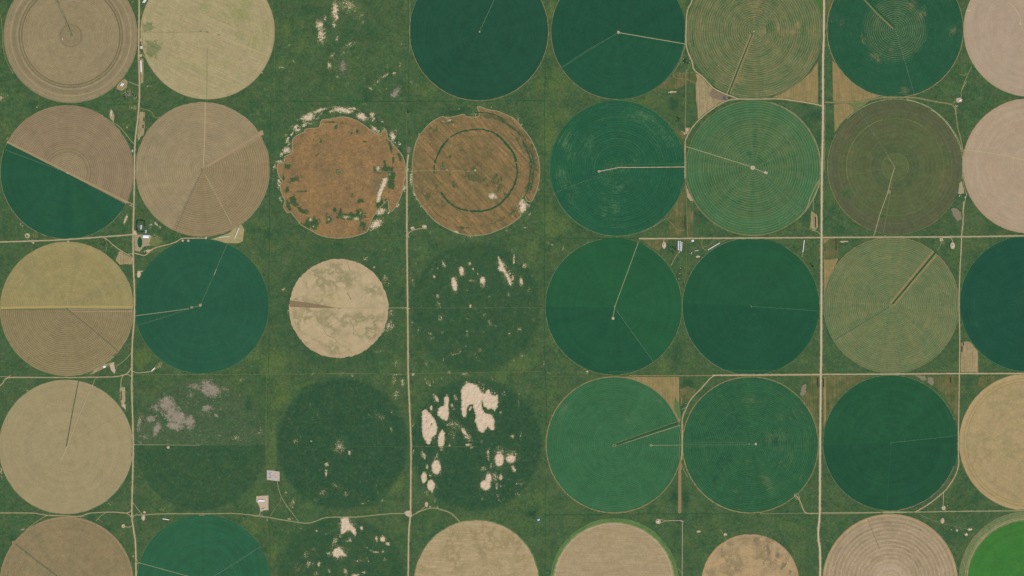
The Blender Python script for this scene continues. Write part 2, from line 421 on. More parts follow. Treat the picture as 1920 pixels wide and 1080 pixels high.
# second brown circle surroundings
for a in ((110, 560, 5, 70, 0, 0.2), (50, 610, 12, 60, 0, 1.0), (90, 740, 12, 44, -20, 1.0), (140, 850, 6, 20, -20, .8), (1140, 180, 10, 10, 0, .8),
          (1180, 340, 8, 12, 0, .8), (1065, 850, 26, 66, 22, .95), (1110, 840, 16, 20, 0, .9), (1120, 920, 14, 18, 0, .8),
          (1080, 1040, 20, 10, 0, .8), (910, 1065, 16, 8, 0, .8), (1020, 60, 16, 24, 0, .7)):
    bl(2, 2, 1, *a)
for a in ((460, 75, 34, 16, 20, 1.05), (560, 112, 70, 7, 5, .95), (530, 150, 10, 10, 0, .8), (225, 75, 24, 20, 0, .72), (120, 130, 8, 8, 0, .8),
          (1080, 30, 14, 8, 0, .8), (220, 125, 6, 6, 0, .2)):
    bl(2, 2, 2, *a)
bl(1, 2, 0, 470, 1000, 150, 34, -12, .8)
for a in ((570, 950, 20, 6, 0, .9), (620, 1020, 34, 22, 0, .95), (720, 1045, 50, 8, 15, .9), (350, 1060, 44, 10, -20, .9),
          (1020, 1060, 20, 16, 0, .7), (770, 965, 14, 5, 0, .7), (50, 740, 24, 24, 0, .6), (90, 770, 24, 18, 0, .6), (15, 700, 8, 20, 0, .8),
          (170, 850, 20, 20, 0, .5), (35, 1040, 6, 40, 0, .85), (35, 1000, 5, 30, 0, .8)):
    bl(2, 2, 0, *a)
# rangeland with blow-outs
for a in ((505, 425, 36, 58, 0, .9), (440, 540, 40, 88, -5, .9), (700, 520, 36, 62, -5, .92), (870, 380, 50, 70, -25, .85),
          (930, 480, 60, 90, -25, .85), (978, 310, 12, 50, -5, 1.0), (957, 232, 12, 14, 0, .9), (1042, 518, 22, 46, -5, 1.0),
          (1070, 375, 26, 30, -30, .95), (1020, 340, 26, 30, 0, .7), (585, 738, 16, 22, 0, 1.0), (345, 360, 16, 40, -20, 1.0),
          (375, 295, 26, 20, 0, .7), (260, 470, 14, 18, 0, 1.15), (240, 410, 14, 26, 0, .8), (292, 400, 10, 16, -20, .95),
          (225, 440, 14, 18, 0, .75), (580, 355, 14, 22, 0, 1.1), (608, 408, 12, 16, 0, 1.1), (650, 445, 9, 16, 0, 1.1),
          (600, 510, 40, 14, 10, .88), (660, 510, 12, 14, 0, .8), (290, 650, 14, 24, 0, 1.0), (300, 730, 24, 60, -10, .68),
          (320, 840, 26, 44, 0, .82), (760, 885, 18, 26, 0, .9), (800, 915, 34, 8, 5, .85), (1030, 948, 22, 16, 0, 1.0),
          (555, 960, 12, 12, 0, 1.05), (555, 1000, 16, 24, 0, .8), (325, 970, 20, 16, 0, .8), (225, 990, 30, 26, 0, .75),
          (240, 1030, 40, 30, 0, .6), (115, 960, 7, 34, 0, .9), (70, 890, 34, 6, 5, .9), (1110, 590, 20, 24, 0, .8),
          (930, 635, 16, 36, -25, .8), (880, 685, 24, 12, 0, .75), (555, 595, 12, 16, 0, .75), (630, 755, 24, 14, 0, .7),
          (1120, 762, 10, 12, 0, 1.0), (1230, 790, 8, 8, 0, .9), (990, 790, 10, 40, 0, .55), (1160, 860, 16, 26, 0, .65),
          (710, 815, 20, 16, 0, .7), (935, 995, 14, 18, 0, .8), (70, 510, 8, 22, 20, .85), (1095, 460, 8, 10, 0, 1.0),
          (1150, 465, 8, 6, 0, .9), (1290, 165, 26, 8, 10, 1.1), (1320, 185, 14, 8, 10, 1.0), (1420, 215, 40, 24, 40, .72),
          (750, 650, 20, 16, 0, .6), (95, 355, 14, 10, 0, .7), (1130, 300, 40, 50, 0, .45), (700, 975, 24, 16, 0, .5), (150, 740, 20, 14, 0, .6),
          (1090, 940, 8, 8, 0, .8), (550, 850, 24, 20, 0, .5), (1475, 265, 6, 10, 0, 1.0), (1555, 180, 40, 5, -15, .5)):
    bl(2, 2, 2, *a)
for a in ((340, 165, 14, 22, 0, .8), (545, 42, 8, 8, 0, 1.0), (440, 115, 50, 18, -10, .72), (490, 85, 30, 24, -20, .7), (670, 85, 24, 26, 0, .7),
          (635, 130, 18, 24, -15, .7), (970, 170, 18, 20, 0, .85), (1050, 130, 26, 20, 0, .7), (190, 210, 14, 34, -15, .85),
          (210, 380, 18, 40, -35, .95), (180, 330, 12, 24, 0, .75), (250, 350, 10, 40, -20, .75), (260, 250, 10, 30, 0, .6), (70, 300, 34, 12, 15, 1.0),
          (330, 335, 14, 20, 0, .7), (400, 280, 30, 12, 0, 1.0), (535, 295, 40, 14, 0, .95), (550, 370, 18, 18, 0, .9),
          (790, 350, 16, 14, 0, .95), (885, 470, 24, 26, 0, .8), (930, 435, 14, 20, 0, .6), (885, 275, 8, 6, 0, 1.0),
          (860, 640, 14, 18, 0, 1.1), (965, 855, 24, 24, 0, .95), (1042, 840, 14, 50, 0, .82), (1020, 550, 20, 90, 0, .55),
          (690, 905, 18, 18, 0, .85), (398, 937, 14, 12, 0, 1.15), (440, 750, 90, 50, 20, .72), (380, 750, 20, 14, -20, .9),
          (420, 850, 60, 90, 0, .6), (520, 790, 28, 30, 20, .9), (560, 860, 40, 70, -30, .88), (590, 940, 20, 50, -20, .8), (450, 505, 16, 40, -20, 1.0),
          (418, 575, 18, 22, 0, 1.05), (440, 610, 20, 20, 0, .7), (268, 510, 26, 50, -15, .95), (232, 600, 14, 34, 0, 1.0),
          (370, 520, 30, 50, 0, .85), (340, 640, 60, 80, 0, .85), (215, 760, 70, 150, -10, .9), (325, 880, 38, 80, 8, .9),
          (325, 970, 24, 34, 0, .8), (560, 420, 60, 60, 0, .85), (660, 460, 90, 120, 0, .8), (530, 620, 30, 80, 0, .8), (770, 510, 70, 110, 0, .8),
          (690, 720, 70, 110, 0, .85), (775, 730, 36, 80, 0, .85), (560, 385, 20, 40, 0, .9), (850, 1010, 50, 70, 0, .88), (950, 1030, 80, 60, 0, .85),
          (745, 1010, 20, 60, 0, .95), (160, 1020, 26, 40, -20, 1.0), (75, 990, 10, 18, 0, 1.05), (70, 750, 8, 24, 0, .95),
          (285, 1030, 14, 30, 0, 1.0), (1250, 200, 6, 30, 0, .9), (1290, 285, 24, 14, 0, .8), (1630, 265, 26, 10, 25, 1.1), (1640, 290, 20, 10, 0, .9),
          (1560, 270, 40, 20, 0, .6), (1400, 285, 80, 14, 0, .45), (1025, 480, 10, 30, 0, .7)):
    bl(2, 2, 3, *a)
for a in ((280, 100, 56, 90, 0, .88), (195, 95, 14, 26, 0, 1.05), (168, 190, 34, 60, 0, .85), (232, 265, 44, 64, 0, .85),
          (225, 175, 16, 16, 0, 1.0), (190, 330, 20, 50, -20, .7), (270, 390, 12, 34, 15, .85), (280, 280, 14, 60, 0, .6), (240, 325, 14, 16, 0, 1.0),
          (175, 15, 10, 24, 0, 1.0), (725, 250, 60, 80, 20, .9), (750, 170, 30, 40, 0, .9), (800, 190, 40, 60, 0, .85), (860, 190, 24, 34, 10, .95),
          (825, 265, 14, 40, 0, .98), (858, 270, 8, 10, 0, 1.3), (830, 365, 16, 26, 10, .85), (850, 405, 14, 12, 0, .95), (770, 90, 14, 34, 0, .9),
          (750, 20, 10, 40, 0, .95), (845, 50, 60, 70, 0, .88), (950, 35, 60, 44, 0, .88), (975, 115, 24, 44, -25, .95), (1000, 250, 14, 12, 0, .9),
          (1040, 240, 44, 34, 0, .6), (1010, 345, 44, 24, 20, .6), (695, 385, 18, 20, 0, .7), (700, 110, 40, 30, 0, .75), (930, 210, 30, 14, -15, .55),
          (190, 440, 16, 34, 0, 1.0), (285, 458, 18, 12, 10, 1.0), (130, 420, 40, 10, -15, .6), (100, 110, 34, 24, 0, .6), (1255, 560, 5, 12, 0, 1.2),
          (885, 540, 8, 6, 0, .9), (900, 605, 26, 3, 25, .9), (980, 655, 24, 3, 40, .8), (120, 680, 24, 30, 0, .5), (1410, 410, 34, 24, 0, .3)):
    bl(2, 2, 4, *a)
for a in ((1300, 620, 90, 90, 0, .8), (1225, 870, 80, 70, 0, .88), (1290, 895, 20, 14, 0, 1.0), (1190, 770, 30, 70, 20, .82), (1240, 720, 20, 20, 0, .9),
          (1140, 880, 40, 30, 0, .8), (1430, 650, 18, 30, 0, 1.0), (1325, 755, 16, 20, 0, 1.05), (1300, 765, 50, 12, 5, .8), (1023, 672, 14, 16, 0, 1.05),
          (1065, 670, 8, 8, 0, .8), (1563, 745, 16, 32, -15, 1.0), (1625, 745, 32, 40, -15, 1.0), (1665, 790, 22, 22, 0, 1.0), (1622, 860, 10, 18, 0, 1.1),
          (1555, 862, 34, 14, 5, .95), (1475, 825, 20, 14, 0, .88), (1510, 850, 24, 10, 20, .8), (1047, 970, 16, 28, 0, .97), (955, 970, 26, 30, 0, .88),
          (990, 970, 14, 18, 0, .8), (1115, 75, 24, 22, 0, 1.0), (1110, 150, 14, 36, 5, 1.1), (1440, 425, 28, 10, -10, 1.0), (1490, 407, 12, 10, 0, .85),
          (1620, 400, 18, 14, 20, 1.0), (1580, 340, 18, 24, -20, .75), (1370, 1070, 44, 18, 0, 1.0), (745, 330, 12, 10, 0, 1.1), (1285, 1040, 20, 44, -10, .9),
          (1450, 1050, 26, 16, -20, .9), (1400, 945, 60, 26, -10, .75), (1485, 940, 14, 30, -20, .85), (1640, 930, 18, 20, 0, .8), (1140, 1040, 16, 50, -25, .75),
          (1020, 1060, 30, 24, 0, .8), (930, 890, 34, 40, 0, .72), (1000, 840, 40, 14, -20, .7), (1080, 330, 44, 40, -30, .68), (1015, 395, 26, 24, 0, .65),
          (1290, 345, 40, 34, 20, .62), (1200, 265, 60, 26, 20, .66), (815, 410, 20, 34, 20, .9), (780, 570, 40, 16, 10, .85), (750, 480, 14, 60, 10, .6),
          (800, 445, 30, 40, 0, .7), (700, 440, 10, 14, 0, .95), (775, 285, 16, 16, 0, .6), (1160, 680, 14, 12, 0, .9), (1120, 700, 40, 14, -10, .68),
          (580, 575, 8, 8, 0, 1.0), (370, 560, 8, 6, 0, 1.0), (1560, 255, 40, 16, 0, .5), (860, 1010, 50, 50, 0, .6), (1680, 1050, 8, 10, 0, .9),
          (950, 460, 30, 14, 20, .55), (885, 650, 20, 14, 0, .6), (960, 350, 26, 24, 0, .5)):
    bl(2, 1, 4, *a)
for a in ((1030, 650, 6, 30, 0, .85), (990, 700, 5, 30, 0, .7), (980, 900, 10, 14, 0, 1.0), (1230, 950, 60, 70, 10, .8), (1320, 1000, 14, 26, -20, 1.15),
          (1740, 480, 26, 50, 20, .8), (1600, 680, 80, 40, 35, .6), (1700, 640, 34, 20, 30, .7), (1700, 790, 14, 30, -15, .8), (1510, 660, 30, 30, 0, .5),
          (1720, 350, 24, 60, 0, .8), (1800, 370, 24, 50, 0, .85), (1740, 295, 90, 10, 5, .9), (1250, 290, 140, 8, 0, .8), (990, 292, 26, 8, 0, 1.0),
          (1350, 310, 20, 14, 0, .9), (840, 905, 26, 34, 0, .72), (970, 570, 10, 24, 0, .8), (300, 870, 44, 24, 5, .82), (150, 850, 34, 14, 0, .75),
          (510, 825, 60, 10, 0, .82), (350, 345, 24, 24, 0, .8), (1090, 100, 100, 60, -20, .45), (1210, 180, 14, 60, 0, .6), (1580, 90, 60, 14, -10, .8),
          (1740, 190, 50, 60, 0, .6), (1895, 290, 24, 14, 0, 1.0), (1890, 750, 8, 24, 0, 1.0), (1895, 1000, 10, 24, 0, .9), (880, 850, 10, 24, 20, .7),
          (1400, 370, 18, 16, 0, .6)):
    bl(2, 1, 3, *a)
for a in ((1470, 315, 26, 26, 0, .9), (1390, 320, 16, 24, 0, .7), (1540, 390, 20, 16, 0, .8), (1640, 490, 34, 44, 0, .72), (1680, 540, 20, 14, 0, .8),
          (1800, 410, 10, 24, 0, .85), (1700, 800, 44, 50, 20, .7), (1800, 760, 14, 26, 0, .7), (1850, 660, 16, 20, 0, .8), (1680, 920, 50, 60, 30, .9),
          (1720, 900, 26, 12, 0, .8), (1620, 960, 26, 24, 0, .85), (730, 590, 30, 30, 0, .82), (770, 800, 12, 40, 0, .8), (650, 590, 10, 16, 0, .8),
          (450, 250, 30, 14, 0, .72), (1670, 230, 60, 30, 0, .5), (1890, 510, 10, 24, 20, .9), (1890, 890, 30, 6, 0, .9), (1780, 280, 14, 20, 0, .7)):
    bl(2, 1, 2, *a)
# west edge and corners
for a in ((10, 880, 34, 44, 0, .85), (60, 860, 34, 20, 0, .6), (340, 960, 34, 16, 0, .7), (1200, 970, 50, 24, 0, .75), (1340, 775, 44, 10, 5, .85),
          (1620, 895, 8, 8, 0, .9), (110, 640, 14, 26, -35, .9), (5, 580, 44, 14, 0, .5), (1195, 20, 8, 34, -30, .8), (1000, 1010, 20, 34, 0, 1.0),
          (880, 1010, 40, 8, 25, .8), (1150, 840, 44, 40, 0, .9), (1215, 870, 20, 34, 0, .95), (1270, 95, 10, 60, 0, .7)):
    bl(2, 0, 0, *a)
for a in ((1130, 965, 12, 44, 15, 1.25), (1180, 845, 24, 10, 10, 1.0), (1410, 1010, 40, 10, 45, .95), (1000, 30, 20, 50, 0, 1.0), (1290, 910, 50, 8, 20, .7),
          (1250, 230, 14, 30, 0, 1.0), (1360, 1020, 24, 40, 30, .8), (195, 1020, 14, 34, -40, .9), (70, 800, 5, 40, -20, .8)):
    bl(2, 0, 1, *a)
for a in ((1400, 140, 70, 44, 10, .92), (1330, 240, 90, 10, -10, .9), (1240, 235, 34, 12, 10, .85), (320, 100, 24, 24, 0, 1.0), (1010, 200, 6, 6, 0, .9),
          (920, 150, 14, 14, 0, .7), (285, 225, 5, 24, 0, .8), (200, 270, 24, 24, 0, .5), (1310, 330, 8, 24, -20, .8), (140, 182, 8, 6, 0, .9), (1440, 30, 34, 14, 30, .9),
          (60, 405, 6, 6, 0, 1.0)):
    bl(2, 0, 2, *a)
for a in ((1015, 230, 20, 60, -15, 1.2), (1100, 500, 30, 110, 0, .85), (1045, 460, 6, 60, 0, .9), (1390, 250, 60, 12, -35, .85), (1440, 220, 24, 40, 30, .8),
          (250, 440, 34, 8, -25, .9), (340, 400, 24, 6, -20, .7), (1260, 700, 20, 60, 15, .85), (1180, 720, 8, 8, 0, .8), (1300, 360, 6, 6, 0, .4),
          (1620, 300, 120, 4, 0, .75), (200, 165, 5, 5, 0, .8), (340, 260, 5, 5, 0, .8)):
    bl(2, 0, 3, *a)
for a in ((10, 150, 16, 60, 0, .9), (205, 660, 24, 12, -30, 1.0), (1460, 480, 44, 24, 0, .72), (990, 430, 34, 34, 0, .6), (1260, 190, 8, 24, -25, .8),
          (5, 720, 10, 10, 0, .8), (1200, 910, 16, 16, 0, .95), (1090, 690, 34, 34, 0, .55), (1250, 590, 5, 5, 0, .2), (900, 590, 34, 5, 40, .7), (1510, 570, 80, 14, 8, .6)):
    bl(2, 0, 4, *a)
rg = random.Random(11)
for i in range(64):            # broken sand and scrub fringe round the first rusty field
    a = math.radians(-40 + 250 * i / 64 + rg.uniform(-3, 3)); rr = rg.uniform(110, 122)
    BL.append((2, 641 + rr * math.cos(a), 322 - rr * math.sin(a), rg.uniform(3, 8), rg.uniform(1.8, 4.2), -a + math.pi / 2, rg.uniform(.82, 1.2)))
    BL.append((1, 641 + 117 * math.cos(a), 322 - 117 * math.sin(a), 9, 5, -a + math.pi / 2, .75))
for i in range(40):
    a = math.radians(rg.uniform(-100, 260)); rr = rg.uniform(117, 124)
    BL.append((2, 892 + rr * math.cos(a), 321 - rr * math.sin(a), rg.uniform(1.5, 5), rg.uniform(.8, 1.8), -a + math.pi / 2, rg.uniform(.75, 1.0)))
# mauve-grey burnt-out patches of the faded circle
bl(3, 0, 3, 1540, 640, 110, 90, 25, 1.15)
for a in ((1500, 560, 75, 70, -20, 1.3), (1600, 690, 110, 70, 20, 1.25), (1580, 760, 90, 40, 10, 1.2), (1710, 730, 50, 80, 0, 1.15), (1410, 790, 34, 60, 20, 1.25),
          (1350, 700, 60, 34, -10, 1.15), (1250, 760, 26, 110, 10, .95), (1400, 600, 60, 40, 0, 1.0), (1760, 410, 90, 40, 10, 1.0), (1880, 430, 90, 70, 20, 1.2),
          (1860, 600, 44, 34, 0, 1.1), (1300, 860, 60, 34, 0, .9), (1720, 500, 60, 50, 0, .8), (1870, 640, 50, 14, 0, .9), (1290, 560, 40, 60, 0, .6)):
    bl(3, 0, 3, *a)
for a in ((90, 440, 80, 60, 20, 1.3), (40, 370, 90, 40, 0, 1.0), (40, 600, 60, 34, 0, 1.2), (120, 665, 20, 14, 20, 1.3), (200, 430, 40, 20, 0, 1.0), (330, 460, 40, 30, 30, .9)):
    bl(3, 1, 3, *a)
bl(1, 1, 3, 410, 560, 44, 80, 0, .75); bl(1, 1, 3, 450, 740, 60, 50, 0, .6); bl(1, 1, 3, 1500, 470, 60, 60, 0, .3)
bl(3, 0, 3, 30, 120, 60, 120, 0, .7); bl(3, 0, 3, 1190, 470, 20, 30, 0, .6); bl(3, 0, 2, 120, 60, 120, 60, 0, .6)
bl(0, 0, 3, 1280, 150, 90, 110, 20, .9); bl(0, 0, 3, 1280, 60, 50, 60, 0, .6); bl(1, 0, 3, 1080, 380, 60, 60, 0, .4); bl(3, 0, 3, 1040, 420, 40, 40, 0, .5)
bl(0, 0, 0, 20, 60, 30, 120, 0, .6); bl(0, 0, 0, 150, 860, 130, 60, 0, .5); bl(0, 0, 1, 60, 120, 60, 100, 0, .6); bl(3, 0, 1, 60, 880, 60, 110, 0, .7)
bl(0, 0, 0, 1180, 960, 110, 60, 0, .6); bl(0, 0, 1, 1140, 100, 80, 80, 0, .7); bl(3, 0, 1, 1300, 880, 60, 60, 0, .5); bl(1, 0, 0, 300, 940, 60, 40, 0, .8)
bl(0, 0, 0, 1500, 780, 90, 60, 0, .4); bl(1, 0, 0, 1330, 960, 90, 20, 5, .6); bl(3, 0, 2, 920, 180, 40, 40, 0, .6); bl(1, 0, 2, 1140, 420, 44, 60, 0, .5)
bl(0, 0, 2, 1450, 230, 110, 60, 0, .5); bl(0, 0, 2, 1240, 900, 14, 110, 0, .6); bl(0, 1, 2, 500, 1000, 50, 90, 0, .7); bl(0, 1, 2, 560, 700, 20, 100, 0, .3)
bl(0, 1, 2, 500, 380, 60, 110, -25, .7); bl(0, 1, 2, 430, 150, 50, 70, 0, .6); bl(0, 1, 1, 500, 1000, 70, 60, 0, .6); bl(3, 0, 4, 1330, 320, 60, 90, 0, .6)
bl(0, 1, 4, 480, 620, 110, 90, 0, .75); bl(3, 1, 4, 560, 700, 60, 80, 0, .7); bl(0, 1, 4, 640, 850, 50, 130, 0, .85); bl(0, 1, 4, 520, 350, 90, 110, 0, .5)
bl(0, 1, 4, 1740, 240, 60, 120, 20, .85); bl(0, 1, 4, 1500, 470, 90, 30, -20, .7); bl(0, 1, 4, 1620, 1000, 70, 70, 0, .7); bl(0, 1, 4, 620, 60, 50, 90, 0, .9)
bl(0, 0, 4, 1330, 130, 4, 4, 0, .1); bl(3, 0, 4, 80, 330, 60, 60, 0, .5); bl(1, 0, 4, 30, 900, 34, 90, 0, .6); bl(1, 0, 4, 980, 660, 24, 24, 0, .9)
bl(1, 1, 4, 900, 400, 24, 40, 0, .7); bl(1, 1, 4, 1500, 430, 120, 50, -25, .6); bl(1, 1, 0, 280, 1000, 50, 40, 0, .6)

# ------------------------------------------------------------------ mesh builders
def mesh_from(name, verts, faces, mat=None, smooth=False):
    me = bpy.data.meshes.new(name)
    me.from_pydata(verts, [], faces)
    if mat: me.materials.append(mat)
    me.update()
    return me

def put_cover(me, px, py):
    a = me.color_attributes.new('cover', 'FLOAT_COLOR', 'POINT')
    a.data.foreach_set('color', cover(px, py).ravel())

def grid_mesh(name, xs, ys, z, mat):
    nx, ny = len(xs), len(ys)
    X, Y = np.meshgrid(xs, ys)
    co = np.empty((nx * ny, 3), np.float32)
    co[:, 0] = ((X - 960) * S).ravel(); co[:, 1] = ((540 - Y) * S).ravel(); co[:, 2] = z
    i = np.arange(nx * ny).reshape(ny, nx)
    q = np.stack([i[1:, :-1], i[1:, 1:], i[:-1, 1:], i[:-1, :-1]], -1).reshape(-1, 4)
    me = bpy.data.meshes.new(name)
    me.vertices.add(nx * ny); me.vertices.foreach_set('co', co.ravel())
    me.loops.add(q.size); me.loops.foreach_set('vertex_index', q.ravel().astype(np.int32))
    me.polygons.add(len(q)); me.polygons.foreach_set('loop_start', (np.arange(len(q)) * 4).astype(np.int32))
    me.update(calc_edges=True)
    me.materials.append(mat)
    put_cover(me, X.ravel(), Y.ravel())
    return me

def nz(x, y, s=1.0):
    return mnoise.noise(Vector((x * s, y * s, 0.37)))

def densify(pts, step, closed=True):
    out = []
    n = len(pts)
    for i in range(n if closed else n - 1):
        a, b = pts[i], pts[(i + 1) % n]
        k = max(1, int(math.hypot(b[0] - a[0], b[1] - a[1]) / step))
        for j in range(k):
            t = j / k
            out.append((a[0] + (b[0] - a[0]) * t, a[1] + (b[1] - a[1]) * t))
    if not closed: out.append(pts[-1])
    return out

def smooth(pts, closed=True, step=2.0):
    """Catmull-Rom through the points"""
    out = []
    n = len(pts)
    def P(i):
        return pts[i % n] if closed else pts[min(max(i, 0), n - 1)]
    for i in range(n if closed else n - 1):
        p0, p1, p2, p3 = P(i - 1), P(i), P(i + 1), P(i + 2)
        k = max(1, int(math.hypot(p2[0] - p1[0], p2[1] - p1[1]) / step))
        for j in range(k):
            t = j / k
            out.append(tuple(0.5 * (2 * p1[q] + (p2[q] - p0[q]) * t + (2 * p0[q] - 5 * p1[q] + 4 * p2[q] - p3[q]) * t * t
                                    + (3 * p1[q] - p0[q] - 3 * p2[q] + p3[q]) * t ** 3) for q in (0, 1)))
    if not closed: out.append(pts[-1])
    return out

def slab(name, pts, z0, z1, mat, parent=None, origin=None, jag=0.0, jfreq=0.5, step=1.5):
    """polygon in survey units as a thin slab from z0 up to z1"""
    p = densify(pts, step)
    if jag:
        q = []
        for i, (x, y) in enumerate(p):
            q.append((x + jag * (nz(x, y, jfreq) + 0.6 * nz(x + 50, y, jfreq * 2.7)), y + jag * (nz(x, y + 90, jfreq) + 0.6 * nz(x, y + 170, jfreq * 2.7))))
        p = q
    ox, oy = origin if origin else (0, 0)
    vs = [(W(*a)[0] - ox, W(*a)[1] - oy) for a in p]
    ar = sum(vs[i - 1][0] * vs[i][1] - vs[i][0] * vs[i - 1][1] for i in range(len(vs)))
    if ar < 0: vs.reverse()
    n = len(vs)
    V3 = [(x, y, z1) for x, y in vs] + [(x, y, z0) for x, y in vs]
    F = [list(range(n))] + [[i, i + n, (i + 1) % n + n, (i + 1) % n] for i in range(n)]
    me = mesh_from(name, V3, F, mat)
    if parent: return link(name, me, parent)
    return link(name, me)

ZC = {}
def layer(key, base, stepz=0.035, n=8):
    ZC[key] = (ZC.get(key, -1) + 1) % n
    return base + ZC[key] * stepz

def strip(name, pts, width, mat, z=1.0, parent=None, origin=None, curve=True, rag=0.12, closed=False, kind='structure', z0=-0.1):
    p = smooth(pts, closed, 2.5) if curve else densify(pts, 2.5, closed)
    n = len(p)
    ox, oy = origin if origin else (0, 0)
    L, R = [], []
    for i in range(n):
        a = p[(i - 1) % n] if (closed or i) else p[0]
        b = p[(i + 1) % n] if (closed or i < n - 1) else p[-1]
        tx, ty = b[0] - a[0], b[1] - a[1]
        d = math.hypot(tx, ty) or 1
        nx, ny = -ty / d, tx / d
        x, y = p[i]
        wl = width * 0.5 * (1 + rag * 2 * nz(x, y, 0.35)); wr = width * 0.5 * (1 + rag * 2 * nz(x + 31, y, 0.35))
        L.append(W(x + nx * wl, y + ny * wl)); R.append(W(x - nx * wr, y - ny * wr))
    vs = []
    for (a, b) in zip(L, R):
        vs += [(a[0] - ox, a[1] - oy, z), (b[0] - ox, b[1] - oy, z), (a[0] - ox, a[1] - oy, z0), (b[0] - ox, b[1] - oy, z0)]
    F = []
    m = n if closed else n - 1
    for i in range(m):
        i0, i1 = i * 4, ((i + 1) % n) * 4
        F += [[i0, i1, i1 + 1, i0 + 1], [i0 + 2, i1 + 2, i1, i0], [i0 + 1, i1 + 1, i1 + 3, i0 + 3]]
    me = mesh_from(name, vs, F, mat)
    o = link(name, me, parent)
    if not parent and kind: o['kind'] = kind
    return o

def ellipse(cx, cy, rx, ry, rot=0, n=28):
    c, s = math.cos(math.radians(rot)), math.sin(math.radians(rot))
    return [(cx + rx * math.cos(t) * c - ry * math.sin(t) * s, cy + rx * math.cos(t) * s + ry * math.sin(t) * c)
            for t in [2 * math.pi * i / n for i in range(n)]]

def disc(name, cx, cy, r, z, mat, parent=None, nr=14, na=160, blobs=None, jag=0.25, sub=None, ry=None):
    """polar grid disc with skirt, in its own coordinates; carries the cover attribute"""
    vs, px, py = [], [], []
    ry = ry or r
    for j in range(nr + 1):
        q = (j / nr)
        for i in range(na):
            t = 2 * math.pi * i / na
            e = 1.0
            if j == nr: e = 1 + jag / r * 2 * (nz(math.cos(t) * 12 + cx, math.sin(t) * 12 + cy, 1.0) + nz(math.cos(t) * 40 + cx, math.sin(t) * 40 + cy, 1.0))
            x, y = cx + r * q * e * math.cos(t), cy + ry * q * e * math.sin(t)
            px.append(x); py.append(y)
            vs.append(((x - cx) * S, -(y - cy) * S, z))
    F = []
    for j in range(nr):
        for i in range(na):
            k = (i + 1) % na
            if j == 0: F.append([na + k, na + i, i])
            else: F.append([j * na + k, (j + 1) * na + k, (j + 1) * na + i, j * na + i])
    b = len(vs)
    for i in range(na):
        v = vs[nr * na + i]; vs.append((v[0], v[1], -0.1)); px.append(px[nr * na + i]); py.append(py[nr * na + i])
    for i in range(na):
        k = (i + 1) % na
        F.append([nr * na + i, nr * na + k, b + k, b + i])
    # survey y grows southward, so the winding above already faces up after the flip
    me = mesh_from(name, vs, F, mat)
    a = me.color_attributes.new('cover', 'FLOAT_COLOR', 'POINT')
    if blobs is None:
        arr = cover(np.array(px), np.array(py))
    else:
        arr = np.zeros((len(px), 4), np.float32)
        blob_eval(np.array(px), np.array(py), blobs, arr)
    a.data.foreach_set('color', arr.ravel())
    return link(name, me, parent)

def polar(cx, cy, r, deg):
    """compass-free angle: 0 = east, 90 = north"""
    t = math.radians(deg); return (cx + r * math.cos(t), cy - r * math.sin(t))

# ------------------------------------------------------------------ ground
GROUND = ground_material()
fx = np.linspace(-30, 1950, 661)
fy = np.linspace(-30, 1110, 381)
far = np.array([60, 150, 350, 800, 2000, 6000, 16000], float)
xs = np.concatenate([(-30 - far)[::-1], fx, 1950 + far])
ys = np.concatenate([(-30 - far)[::-1], fy, 1110 + far])
g = link('ground', grid_mesh('ground', xs, ys, 0.0, GROUND)); g['kind'] = 'structure'

# ------------------------------------------------------------------ soil and gravel materials
ROAD = plain_material('pale_gravel_road', C(198, 176, 148), C(178, 156, 126), 0.35, 0.2, c3=C(166, 148, 114), a3=.5, s3=.07)
VERGE = plain_material('road_verge', C(96, 112, 70), C(60, 98, 58), .3, .35, c3=C(132, 126, 88), a3=.5, s3=.08)
PAVED = plain_material('worn_county_road', C(198, 180, 154), C(188, 168, 142), 0.3, 0.10)
TRACK = plain_material('dirt_track', C(160, 142, 108), C(120, 124, 84), 0.6, 0.3)
LOOP = plain_material('worn_perimeter_track', C(140, 134, 98), C(78, 106, 70), 0.35, 0.3)
PALE = plain_material('pale_track', C(176, 166, 132), C(140, 146, 104), 0.5, 0.3)
FAINT = plain_material('faint_track', C(96, 122, 80), C(62, 104, 66), 0.5, 0.3)
TANEDGE = plain_material('tan_field_edge', C(156, 134, 96), C(120, 118, 78), 0.4, 0.3)
GREENEDGE = plain_material('grassy_field_edge', C(104, 124, 76), C(74, 110, 66), 0.4, 0.35)
WEEDY = plain_material('weedy_field_edge', C(128, 126, 82), C(88, 112, 66), 0.3, 0.4)
HEDGE = plain_material('rank_grass', C(38, 80, 54), C(50, 96, 58), 0.4, 0.3)
DARKSTRIP = plain_material('tall_green_crop', C(40, 82, 58), C(50, 92, 60), 0.5, 0.2)
FALLOW = plain_material('fallow_soil', C(160, 134, 94), C(138, 124, 84), 0.15, 0.25, rows=(math.pi / 2, 1.6, 0.25), c3=C(98, 112, 66), a3=0.35, s3=0.06)
FALLOWD = plain_material('weedy_fallow', C(124, 114, 78), C(86, 98, 60), 0.12, 0.3, rows=(math.pi / 2, 1.8, 0.3), c3=C(62, 90, 54), a3=0.6, s3=0.05)
FALLOWP = plain_material('pale_fallow', C(168, 150, 114), C(140, 128, 92), 0.25, 0.35, rows=(math.pi / 2, 1.5, 0.3))
YARD = plain_material('bare_yard', C(178, 158, 126), C(150, 142, 106), 0.3, 0.3)
PAD = plain_material('gravel_pad', C(196, 176, 150), C(184, 162, 138), 0.5, 0.16)
PADGREY = plain_material('crushed_rock_pad', C(196, 184, 172), C(178, 164, 152), 0.5, 0.2)
GREYLOT = plain_material('grey_lot', C(138, 122, 100), C(120, 108, 90), 0.3, 0.3)
